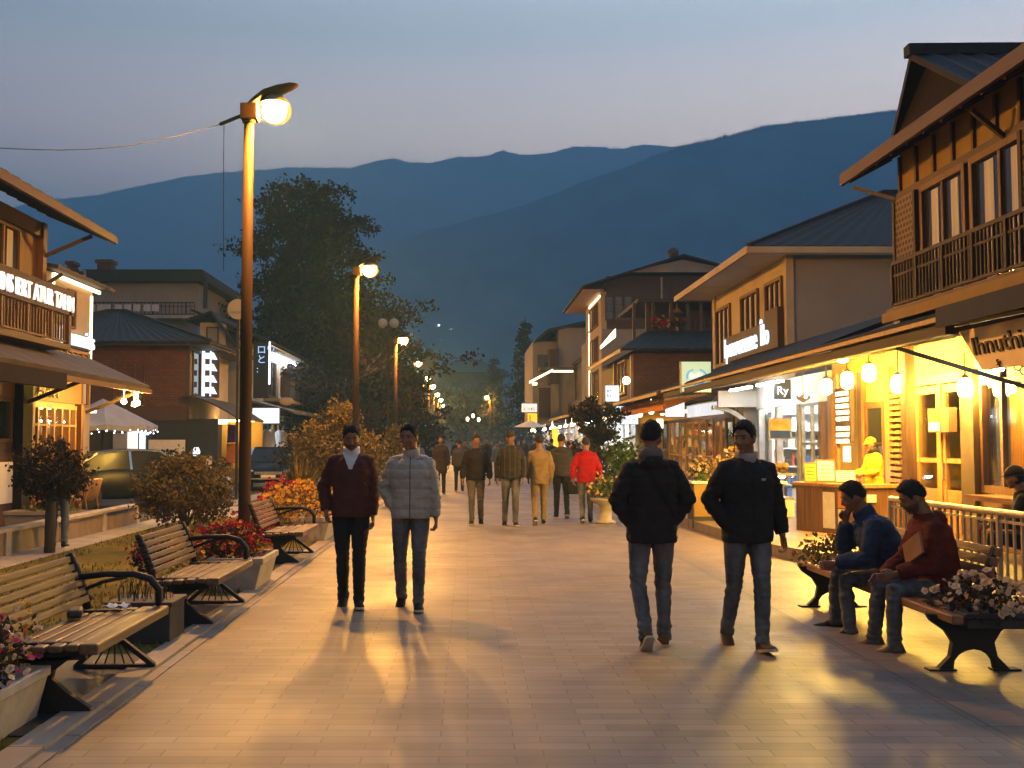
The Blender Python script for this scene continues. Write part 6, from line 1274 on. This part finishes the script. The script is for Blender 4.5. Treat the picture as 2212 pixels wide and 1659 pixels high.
for i in range(9): y = 27.5+i*.55; b = MB(); b.bar((5.1, y, 2.75), (7.0, y, 2.95), .05, .07); b.build('awning_beam', M['timber_gold'], T2)
# seg 2 low shops Y 31-60
T3 = thing('shop_terrace', 'low terrace of amber lit shops beyond the cream house', 'building', (9, 45, 0))
part(T3, 'roof_slab', M['timber_dark'], [(XF, 10.4, 31, 60, 2.9, 3.2)]); room(T3, 'R', XF, 31, 44.6, S, 2.85, 3, 'yellowwall'); lights(T3, 'R', XF, 31.3, 44.3, 2.8, -.9, 'warmpanel', 4, .3); room(T3, 'R', XF, 44.7, 60, S, 2.85, 3, 'white'); lights(T3, 'R', XF, 45, 59.6, 2.8, -.8, 'coolpanel', 4, .35)
shelf('C', 44.5, XF+.2, XF+2.9, S, 2.4, .2, 'amber end wall shelves of the low terrace', 5, .35); shelf('C', 37.9, XF+.3, XF+2.2, S, 2.3, .2, 'middle rack inside the amber terrace shop', 5, .35); shelf('C', 30.9, XF+.2, XF+1.4, S, 2.2, .2, 'little rack at the end of the ochre shop', 5, .3)
shelf('R', XF, 31.2, 43.9, S, 2.4, -2.6, 'amber lit shelves along the low terrace back wall', 4, .4); shelf('R', XF, 45, 59.5, S, 2.4, -2.6, 'white lit shelves at the far part of the low terrace', 4, .4, 'white')
glazing(T3, 'R', XF, 31.1, 38, S, 2.4, 7, 'timber_gold', .1, (1.2,)); door(T3, 'R', XF, 38.3, 39.3, S, 2.4, 'timber', 'darkglass'); glazing(T3, 'R', XF, 39.6, 44.5, S, 2.4, 4, 'timber_gold', .1)
for u in (44.8, 46.5, 48.2, 51, 54, 57, 59.8): part(T3, 'white_column', M['white'], [(XF-.12, XF+.12, u-.18, u+.18, S, 2.85)])
b = MB(); ribroof(b, (4.95, 45, 2.96), (4.95, 27.6, 2.96), (XF, 27.6, 3.5), (XF, 45, 3.5), 24, .02, .06); b.build('canopy', M['roofmetal'], T3)
b = MB(); ribroof(b, (4.7, 61, 2.95), (4.7, 45.3, 2.95), (XF, 45.3, 3.6), (XF, 61, 3.6), 24, .02, .06); b.build('canopy', M['roofmetal'], T3); part(T3, 'eave_strip', M['timber_gold'], [(4.9, 4.95, 27.6, 45, 2.85, 2.93), (4.64, 4.7, 45.3, 61, 2.82, 2.92)])
b = MB(); b.prism([(5.3, 28.8, 2.84), (6.3, 28.8, 2.9), (6.3, 28.8, 2.86), (5.3, 28.8, 2.5)], (0, 8, 0)); b.build('orange_valance', M['orangecloth'], T3)
part(T3, 'sign_band', M['whitesign'], [(XF-.16, XF-.08, 29.6, 34.2, 2.42, 2.78)])
for i, (x0, x1, y0, y1, Y, mt, tx, sz, lab) in enumerate(((1472, 1535, 782, 846, 24.6, 'greensign', '', 0, 'square pale green light box with a blue round emblem on the canopy edge'), (1308, 1337, 833, 867, 44, 'coolsign', 'P\nb', .18, 'square white light box with a small grey mark on the far canopy'), (1329, 1378, 878, 916, 37, 'coolsign', 'rogfma ua', .12, 'wide white light box with tiny grey lettering under the canopy'), (1437, 1478, 862, 900, 33, 'coolsign', '', 0, 'bright white box sign over the amber shop'), (1418, 1432, 905, 925, 34, 'led', '', 0, 'small cream lit sign over the amber shop door'), (1140, 1160, 893, 913, 72, 'yellowsign', '', 0, 'small square yellow lit sign far up the shop side'), (1127, 1160, 872, 890, 74, 'whitesign', 'DE', .28, 'far white sign with orange bars over the yellow one'), (1150, 1160, 826, 832, 74, 'bulb', '', 0, 'tiny warm sign at the far white house'), (1193, 1206, 925, 966, 60, 'yellowsign', '', 0, 'tall yellow lit panel behind the charcoal coat walker'))):
    if 'greensign' not in M: M['greensign'] = panel('green_sign_face', (.62,.80,.50), .9); M['yellowsign'] = panel('yellow_sign_face', (1.,.62,.04), 1.1)
    p0, p1 = at(x0, y0, Y), at(x1, y1, Y); r_ = thing('light_box', lab, 'sign', ((p0.x+p1.x)/2, Y, p1.z)); part(r_, 'face', M[mt], [(p0.x, p1.x, Y-.05, Y, p1.z, p0.z)]); part(r_, 'case', M['greymetal'], [(p0.x-.02, p1.x+.02, Y, Y+.12, p1.z-.02, p0.z+.02)])
    if tx: text(tx, (lerp(p0.x, p1.x, .12), Y-.055, lerp(p1.z, p0.z, .55 if '\n' in tx else .2)), (1,0,0), (0,0,1), sz, M['greymetal'] if mt == 'coolsign' else M['orangecloth'], r_, 'lettering', .002, 0, (p1.x-p0.x)*(.75 if '\n' not in tx else .3))
    if i == 0:
        c = V(((p0.x+p1.x)/2, Y-.055, lerp(p1.z, p0.z, .5))); b = MB(); M['emblemblue'] = panel('emblem_blue', (.25,.55,.85), .7)
        for k in range(20):
            if k in (4, 5, 11): continue
            a0, a1 = k*math.pi/10, (k+1)*math.pi/10; b.prism([c+V((.25*math.cos(a0), 0, .2*math.sin(a0))), c+V((.25*math.cos(a1), 0, .2*math.sin(a1))), c+V((.2*math.cos(a1), 0, .15*math.sin(a1))), c+V((.2*math.cos(a0), 0, .15*math.sin(a0)))], (0, -.006, 0))
        b.build('emblem_ring', M['emblemblue'], r_); b = MB(); b.prism([c+V((x, -.001, z)) for x, z in ((-.14, .1), (-.02, .02), (.06, .1), (.15, .02), (.1, -.1), (.0, -.2), (-.06, -.08), (-.15, -.04))], (0, -.005, 0)); b.build('emblem_shape', M['whitesign'], r_)
# R3b: brown house with dark tiled roof and roof terrace
T4 = thing('brown_house', 'brown boarded house with dark tiled skirt roof and roof terrace of flowers', 'house', (9.5, 47, 0)); xa, xb = at(1370, 800, 42).x, 14; zt = at(1450, 756, 42).z
part(T4, 'wall', M['brick'], [(xa, xb, 42, 52, 3., zt)]); b = MB(); zr = at(1450, 712, 43).z; ribroof(b, (xa-.6, 41.3, zt), (xb, 41.3, zt), (xb, 43.6, zr), (xa+.8, 43.6, zr), 20); ribroof(b, (xa-.6, 52, zt), (xa-.6, 41.3, zt), (xa+.8, 43.6, zr), (xa+.8, 52, zr), 16); b.build('roof', M['rooftile'], T4)
part(T4, 'eave_board', M['timber_gold'], [(xa-.66, xa-.6, 41.3, 52, zt-.14, zt-.0)]); part(T4, 'side_wall', M['timber_dark'], [(xa-.03, xa, 42, 52, 3, zt-.1)]); window(T4, 'R', xa-.03, 44, 46, 3.7, 5, 2, 'timber_gold', 'darkglass')
for u in (42.1, 47): part(T4, 'post', M['timber_gold'], [(xa-.14, xa-.03, u-.1, u+.1, 3.2, zt-.14)])
zf = zr+.02; zq = at(1450, 655, 43.8).z; part(T4, 'terrace_wall', M['timber_dark'], [(xa+1.2, xb, 46.2, 46.4, zf-.3, zq)]); part(T4, 'terrace_roof', M['timber_dk_h'], [(xa+.4, xb, 43.4, 49, zq, zq+.14)])
for px in (1370, 1398, 1412, 1450, 1487, 1515, 1540): p = at(px, 690, 43.7); part(T4, 'terrace_post', M['timber_h'], [(p.x-.06, p.x+.06, 43.7, 43.82, zf-.6, zq)])
b = MB(); rail(T4, (xa+.9, 43.75, zf), (xb, 43.75, zf), .55, 34, 'timber_h', 'terrace_railing', .03)
p = at(1440, 692, 43.6); flowerbed('red and amber potted flowers on the brown house roof terrace', (p.x, 43.5, zf+.05), (.7, .2, .3), 'leaf_dark', ['fl_red', 'fl_yellow'], 14, .12, 120, .12, 91)
b = MB(); p = at(1462, 676, 43.9); b.lathe([(.26, 0), (.04, .22), (.01, .5)], 10, p); b.build('pendant_lamp', M['timber_gold'], None, label='conical pendant lamp over the roof terrace', cat='lamp')
b = MB(); p = at(1353, 822, 41.6); b.ell(p, .16, 10, 7); b.build('wall_lamp', M['bulb'], None, smooth=True, label='round amber wall lamp on the brown boarded house', cat='lamp')
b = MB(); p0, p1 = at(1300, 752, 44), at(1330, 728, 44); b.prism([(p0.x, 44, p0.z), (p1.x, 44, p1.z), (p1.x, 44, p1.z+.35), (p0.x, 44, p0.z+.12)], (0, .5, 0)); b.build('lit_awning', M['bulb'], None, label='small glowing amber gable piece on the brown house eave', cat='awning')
# R3: tall house with warm strip lights
T5 = thing('tall_house', 'tallest house of the shop side, with warm strip lights down its corner', 'house', (11, 59, 0)); X5 = at(1300, 700, 56).x; ze = 9.7; b0 = at(1300, 700, 56)
part(T5, 'wall', M['greystucco'], [(X5, 16, 56, 66, 3., 7.6)]); part(T5, 'upper_wall', M['timber_dark'], [(X5+.25, 16, 55.95, 66, 7.6, 10.4)]); part(T5, 'side_wall', M['cream'], [(X5-.04, X5, 56, 63, 3, 9.6), (X5, X5+.25, 56, 63, 7.6, 9.6)])
b = MB(); ribroof(b, (5.9, 66, ze), (5.9, 54.6, ze), (11.2, 54.6, 11.35), (11.2, 66, 11.35), 14); ribroof(b, (17, 54.6, ze), (17, 66, ze), (11.2, 66, 11.35), (11.2, 54.6, 11.35), 14); b.build('roof', M['rooftile'], T5)
part(T5, 'soffit', M['timber_gold'], [(6.0, X5, 54.9, 65, 9.5, 9.56)]); b = MB(); b.prism([(8.2, 54.9, 10.45), (14.4, 54.9, 10.45), (11.2, 54.9, 11.1)], (0, .12, 0)); b.build('gable_panel', M['greystucco'], T5)
part(T5, 'light_strip', M['led'], [(X5-.1, X5-.04, 61.2, 61.32, 3.2, 9.0), (X5-.1, X5-.04, 56.2, 61.3, 9.32, 9.42)])
for i in range(3): u = lerp(at(1306, 650, 56).x, at(1366, 650, 56).x, i/3); window(T5, 'C', 55.95, u+.08, u+.42, 8.1, 9.3, 1, 'timber_h', 'darkglass', 0, 3, False)
for z0, z1 in ((4.0, 5.5), (6.0, 7.3), (8.0, 9.1)): window(T5, 'R', X5-.04, 57.2, 58.8, z0, z1, 2, 'timber', 'darkglass'); window(T5, 'R', X5-.04, 59.6, 60.8, z0, z1, 1, 'timber', 'curtain')
b = MB(); b.ell((11.3, 58, 12.0), .32, 12, 8); b.bar((11.3, 58, 11.2), (11.3, 58, 11.8), .08); b.build('finial', M['timber_dark'], T5)
b = MB(); p = at(1428, 600, 54.5); b.bar((p.x, 54.4, 5.5), (p.x, 54.4, 10.1), .08); b.build('downpipe', M['greymetal'], T5)
# R4: white stepped houses
T6 = thing('white_house', 'pair of white boxy stepped houses with lit canopy line, beyond the tall house', 'house', (7.5, 80, 0)); Y = 76
q = lambda px, py: at(px, py, Y)
part(T6, 'wall', M['greystucco'], [(q(1203, 0).x, 12, Y, Y+12, 3, q(0, 708).z), (q(1150, 0).x, q(1203, 0).x, Y+1, Y+12, 3, q(0, 735).z), (q(1186, 0).x, q(1203, 0).x, Y-.2, Y+.2, 3.2, q(0, 812).z)])
b = MB(); b.prism([(q(1152, 0).x, Y-.6, q(0, 735).z), (q(1180, 0).x, Y-.6, q(0, 712).z), (q(1270, 0).x, Y-.6, q(0, 692).z), (q(1270, 0).x, Y-.6, q(0, 697).z), (q(1180, 0).x, Y-.6, q(0, 718).z), (q(1152, 0).x, Y-.6, q(0, 739).z)], (0, 12, 0)); b.build('roof', M['rooftile'], T6)
part(T6, 'dark_recess', M['timber_dark'], [(q(1182, 0).x, q(1203, 0).x, Y-.3, Y+.98, q(0, 830).z, q(0, 755).z), (q(1160, 0).x, q(1185, 0).x, Y-.1, Y+.9, q(0, 900).z, q(0, 838).z)]); 
for px in (1166, 1178): window(T6, 'C', Y+1, q(px-5, 0).x, q(px+5, 0).x, q(0, 795).z, q(0, 765).z, 1, 'timber', 'darkglass', 0, 1, False)
part(T6, 'lit_canopy', M['led'], [(q(1185, 0).x, q(1228, 0).x, Y-2, Y-1.9, q(0, 808).z, q(0, 804).z)]); b = MB(); b.prism([(q(1137, 0).x, Y-2.1, q(0, 832).z), (q(1186, 0).x, Y-2.1, q(0, 806).z), (q(1186, 0).x, Y-2.1, q(0, 801).z), (q(1137, 0).x, Y-2.1, q(0, 827).z)], (0, .1, 0)); b.build('lit_canopy', M['led'], T6); part(T6, 'canopy', M['roofmetal'], [(q(1160, 0).x, q(1265, 0).x, Y-1.9, Y, q(0, 803).z, q(0, 797).z)])
b = MB(); hip(b, q(1232, 0).x, 11, Y-6, Y-.4, q(0, 790).z, q(0, 745).z, 'y', 2, 12); b.build('porch_roof', M['roofmetal'], T6); part(T6, 'porch', M['timber_dark'], [(q(1236, 0).x, 10.6, Y-5.4, Y-.6, 3, q(0, 792).z)])
T7 = thing('shop_row', 'far row of bright cluttered shops on the shop side of the promenade', 'building', (9, 85, 0)); room(T7, 'R', XF, 60.2, 118, 0, 3, 3, 'white'); lights(T7, 'R', XF, 61, 117, 2.95, -.7, 'coolpanel', 9, .4); part(T7, 'upper_wall', M['timber_dark'], [(XF, 12, 60.2, 118, 3, 4.4), (XF, 12, 92, 118, 4.4, 7.5)])
b = MB(); ribroof(b, (5.2, 118, 2.95), (5.2, 61.2, 2.95), (XF, 61.2, 3.5), (XF, 118, 3.5), 40, .02, .06); b.build('canopy', M['rooftan'], T7)
for i in range(12): part(T7, 'pillar', M['timber_gold'], [(XF-.1, XF+.08, 60.4+i*5, 60.7+i*5, 0, 2.95)])
shelf('C', 75, XF+.2, XF+2.8, .1, 2.6, .2, 'first cross rack inside the far bright shops', 5, .4, 'white'); shelf('C', 92, XF+.2, XF+2.8, .1, 2.6, .2, 'second cross rack inside the far bright shops', 5, .4, 'white')
shelf('R', XF, 60.6, 90, .1, 2.4, -1.2, 'cluttered goods of the far bright shops', 4, .6, 'white'); shelf('R', XF, 90.2, 117, .1, 2.4, -1.2, 'farthest cluttered goods on the shop side', 4, .6, 'white')
um2 = thing('market_umbrella', 'white glowing market parasol far up the shop side', 'umbrella', (at(1145, 910, 66).x, 66, 0)); b = MB(); b.lathe([(1.0, 2.55), (.95, 2.6), (.1, 2.95)], 10); b.build('canopy', M['white'], um2, True); b = MB(); b.bar((0, 0, 0), (0, 0, 3.3), .06); b.build('pole', M['iron'], um2, True)
for k in range(22):
    Y = 31.5+k*3.6+U(-.6, .6); b = MB(); b.ell((0, 0, 0), (.09, .09, .11), 8, 6); b.bar((0, 0, .1), (0, 0, .35), .012); o = b.build('shop_lamp', M['bulb'], None, smooth=True, origin=None, label='small warm lamp hanging in the row under the far shop canopies', cat='lamp', group='lamps under the far canopies'); o.location = (5.25+U(-.2, .5), Y, 2.55)
for k in range(10):
    Y = 64+k*6+U(-1, 1); b = MB(); b.ell((0, 0, 0), (.11, .11, .12), 8, 6); b.bar((0, 0, .1), (0, 0, .35), .012); o = b.build('shop_lamp', M['bulb'], None, smooth=True, origin=None, label='small warm lamp hanging in the row under the far shop canopies', cat='lamp', group='lamps under the far canopies'); o.location = (-8.1+U(-.3, .3), Y, 2.5)
# things standing in front of the shops
st = thing('flower_stand', 'flower stand with pale gold panel and white top, between the two black coats', 'stand', (4.9, 20.3, S)); part(st, 'panel', M['ochre'], [(4.22, 4.56, 19.9, 20.0, .25, .86)]); part(st, 'top', M['white'], [(4.18, 5.95, 19.88, 20.7, .86, .90)]); part(st, 'base', M['timber_dark'], [(4.24, 5.9, 20.0, 20.65, S, .86)]); part(st, 'foot', M['black'], [(4.2, 4.6, 19.92, 20.02, .03, .25)])
flowerbed('sunlit looking yellow flowers on the flower stand', (5.05, 20.2, .92), (.42, .3, .32), 'leaf_green', ['fl_yellow', 'fl_yellow', 'fl_white'], 50, .05, 300, .1, 101); flowerbed('pale and green posy at the left end of the flower stand', (4.45, 20.25, .9), (.28, .25, .26), 'leaf_green', ['fl_white', 'fl_yellow'], 36, .045, 200, .08, 102)
cs = thing('display_case', 'lit glass display case heaped with golden bread beside the counter', 'display case', (5.6, 21.2, S)); part(cs, 'base', M['white'], [(5.0, 6.4, 20.95, 21.6, S, .5)]); part(cs, 'glass_box', M['glass'], [(5.02, 6.38, 20.97, 21.58, .55, .98)]); part(cs, 'top', M['steel'], [(4.98, 6.42, 20.93, 21.62, .98, 1.02), (5.0, 6.4, 20.95, 21.6, .5, .55)]); part(cs, 'tube_light', M['coolpanel'], [(5.1, 6.3, 21.2, 21.26, .93, .96)])
for i in range(22):
    b = MB(); b.ell((0, 0, .06), (U(.09, .14), .07, .06), 9, 6, Matrix.Rotation(U(0, 3), 3, 'Z')); o = b.build('bread', M['fl_yellow' if i % 3 else 'ochre'], None, smooth=True, origin=None, label='golden loaf heaped on the lit display case', cat='bread', group='loaves on the display case'); o.location = (5.1+.13*(i % 10)+U(-.03, .03), 21.1+.16*((i//2) % 3), 1.02+.09*(i//11))
# railing by the step
r = thing('railing', 'metal guard railing with round handrail on the raised step', 'railing', (5.1, 10.5, S)); pts = [(5.02, 12.7), (5.12, 9.6), (5.22, 6.2)]
b = MB(); b.tube([(x, y, .96) for x, y in pts], .035, 10); b.build('handrail', M['steel'], r, smooth=True); b = MB(); b.bar((*pts[0], .27), (*pts[1], .27), .03); b.bar((*pts[1], .27), (*pts[2], .27), .03); b.bar((*pts[0], .88), (*pts[1], .88), .025); b.bar((*pts[1], .88), (*pts[2], .88), .025); b.build('rail', M['steel'], r)
for k in range(46):
    a = k/46*2; p = V(pts[0]).lerp(V(pts[1]), a) if a < 1 else V(pts[1]).lerp(V(pts[2]), a-1); w_ = .022 if k % 9 == 0 else .011; b = MB(); b.box(p.x-w_, p.x+w_, p.y-w_, p.y+w_, S if k % 9 == 0 else .28, .94); b.build('baluster', M['steel'], r)
# ---------------------------------------------------------------- cars, cafe chairs, last small things
M['carglass'] = surf('car_glass', (.012,.012,.014), (.008,.008,.009), (2,2,2), .22, .3, spec=.15)
def car(label, loc, rz, paint='carpaint'):
    r = thing('parked_car', label, 'car', loc, rz); Lc, Wc = 4.4, 1.76
    prof = [(-2.2, .42, .60, .8), (-2.12, .34, .80, .9), (-1.6, .26, .93, .97), (-.8, .24, .98, 1.), (.6, .24, .98, 1.), (1.5, .26, .90, .97), (2.05, .32, .74, .9), (2.2, .42, .58, .8)]
    def sec(y, zb, zt, k):
        w_ = Wc/2*k; return [V((-w_, y, zb+.1)), V((-w_*.94, y, zb)), V((w_*.94, y, zb)), V((w_, y, zb+.1)), V((w_*1.0, y, (zb+zt)/2)), V((w_*.95, y, zt-.06)), V((w_*.8, y, zt)), V((-w_*.8, y, zt)), V((-w_*.95, y, zt-.06)), V((-w_, y, (zb+zt)/2))]
    b = MB(); b.loft([sec(*p) for p in prof]); b.build('body', M[paint], r, True, True)
    cab = [(-1.75, .95, .74), (-1.15, 1.36, .60), (-.4, 1.44, .58), (.35, 1.42, .58), (1.05, .98, .72)]
    b = MB(); b.loft([[V((-.76, y, .9)), V((.76, y, .9)), V((w_, y, zt)), V((-w_, y, zt))] for y, zt, w_ in cab]); b.build('cabin_glass', M['carglass'], r, True)
    b = MB(); b.loft([[V((-w_*1.03, y, zt-.03)), V((w_*1.03, y, zt-.03)), V((w_*.9, y, zt+.03)), V((-w_*.9, y, zt+.03))] for y, zt, w_ in cab[1:4]]); b.build('roof', M[paint], r, True, True)
    for sx in (-1, 1):
        b = MB()
        for (ya, za, wa), (yb_, zb_, wb) in zip(cab, cab[1:]): b.bar((sx*wa, ya, za), (sx*wb, yb_, zb_), .05)
        b.bar((sx*.74, -.35, .95), (sx*.6, -.38, 1.4), .06)
        b.build('window_trim', M['chrome'], r, True)
    for sx in (-1, 1):
        for y in (-1.38, 1.36):
            Mw = Matrix.Rotation(R(90), 3, 'Y'); b = MB(); b.lathe([(.2, -.1), (.31, -.1), (.33, -.06), (.33, .06), (.31, .1), (.2, .1)], 20, (sx*.80, y, .33), Mw); w_ = b.build('wheel', M['rubber'], r, True, True)
            b = MB(); b.lathe([(.02, -.09), (.2, -.07), (.21, .07), (.02, .09)], 12, (sx*.80, y, .33), Mw); b.build('rim', M['chrome'], w_, True)
        b = MB(); b.ell((sx*.62, 2.1, .66), (.16, .08, .07), 10, 6); b.build('headlight', M['chrome'], r, True, True)
        b = MB(); b.ell((sx*.66, -2.13, .74), (.14, .06, .08), 10, 6); b.build('taillight', M['redlens'], r, True, True)
        b = MB(); b.ell((sx*.95, .75, 1.0), (.11, .07, .07), 8, 6); b.build('wing_mirror', M[paint], r, True, True)
    part_ = MB(); part_.box(-.7, .7, 2.17, 2.23, .40, .45); part_.box(-.45, .45, 2.16, 2.22, .56, .66); part_.build('grille', M['chrome'], r, True)
    part_ = MB(); part_.box(-.78, .78, -2.25, -2.19, .40, .46); part_.build('bumper', M['chrome'], r, True)
    part_ = MB(); part_.box(-.24, .24, 2.225, 2.235, .46, .55); part_.build('number_plate', M['paper'], r, True)
    return r
car('black parked car half hidden behind the round shrub and the ball shaped tree', (-8.35, 27.2, .0), R(-62))
car('second black parked car, seen between the nearest lamp post and the spiky plant', (-6.9, 37.5, .0), R(188))
car('dark parked car at the picture edge below the timber house window', (-10.7, 22.6, 0), R(-75))
def cafechair(loc, rz, seat='orangecloth', lab=''):
    r = thing('cafe_chair', lab, 'chair', loc, rz, 'cafe chairs on the terrace'); b = MB(); gr = []
    for i, (y, z) in enumerate(((.24, .44), (.1, .40), (-.1, .40), (-.2, .46), (-.28, .64), (-.34, .86))): gr.append([V((x, y, z)) for x in (-.23, .23)] + [V((x, y-.02, z-.03)) for x in (.23, -.23)])
    b.loft(gr); b.build('seat', M[seat], r, True, True)
    for sx in (-1, 1):
        b = MB(); b.tube([(sx*.24, .24, 0), (sx*.24, .22, .42), (sx*.24, .1, .62), (sx*.24, -.26, .62)], .018, 6); b.build('leg', M['timber_gold'], r, True, True)
        b = MB(); b.tube([(sx*.24, -.30, 0), (sx*.24, -.22, .42), (sx*.24, -.33, .86)], .018, 6); b.build('leg', M['timber_gold'], r, True, True)
    return r
c = at(66, 1085, 22.0); cafechair((c.x, 22, 0), R(-95), 'orangecloth', 'bright orange cafe chair left of the ball shaped tree trunk')
c = at(176, 1085, 23.0); cafechair((c.x, 23, 0), R(80), 'timber_gold', 'honey wood cafe chair right of the ball shaped tree trunk'); c = at(150, 1085, 24.5); cafechair((c.x, 24.5, 0), R(140), 'timber_gold', 'second honey wood cafe chair, partly behind the first')
tb_ = thing('cafe_table', 'round dark cafe table beside the orange chair', 'table', (at(100, 1085, 22.5).x, 22.6, 0)); b = MB(); b.lathe([(.38, .72), (.38, .75), (.02, .75)], 18); b.build('tabletop', M['timber_dark'], tb_, True); b = MB(); b.lathe([(.25, 0), (.24, .03), (.03, .05), (.03, .72)], 12); b.build('leg', M['iron'], tb_, True)
o = trough('grey planter box on the terrace in front of the orange chair', at(120, 1100, 19.5).x, 19.4, 1.6, .5, .38, 'greystucco'); o.rotation_euler = (0, 0, R(90))
flowerbed('low green plants in the grey terrace planter', (o.location.x, 19.4, .35), (.6, .18, .12), 'leaf_green', ['fl_yellow'], 8, .03, 160, .08, 120)
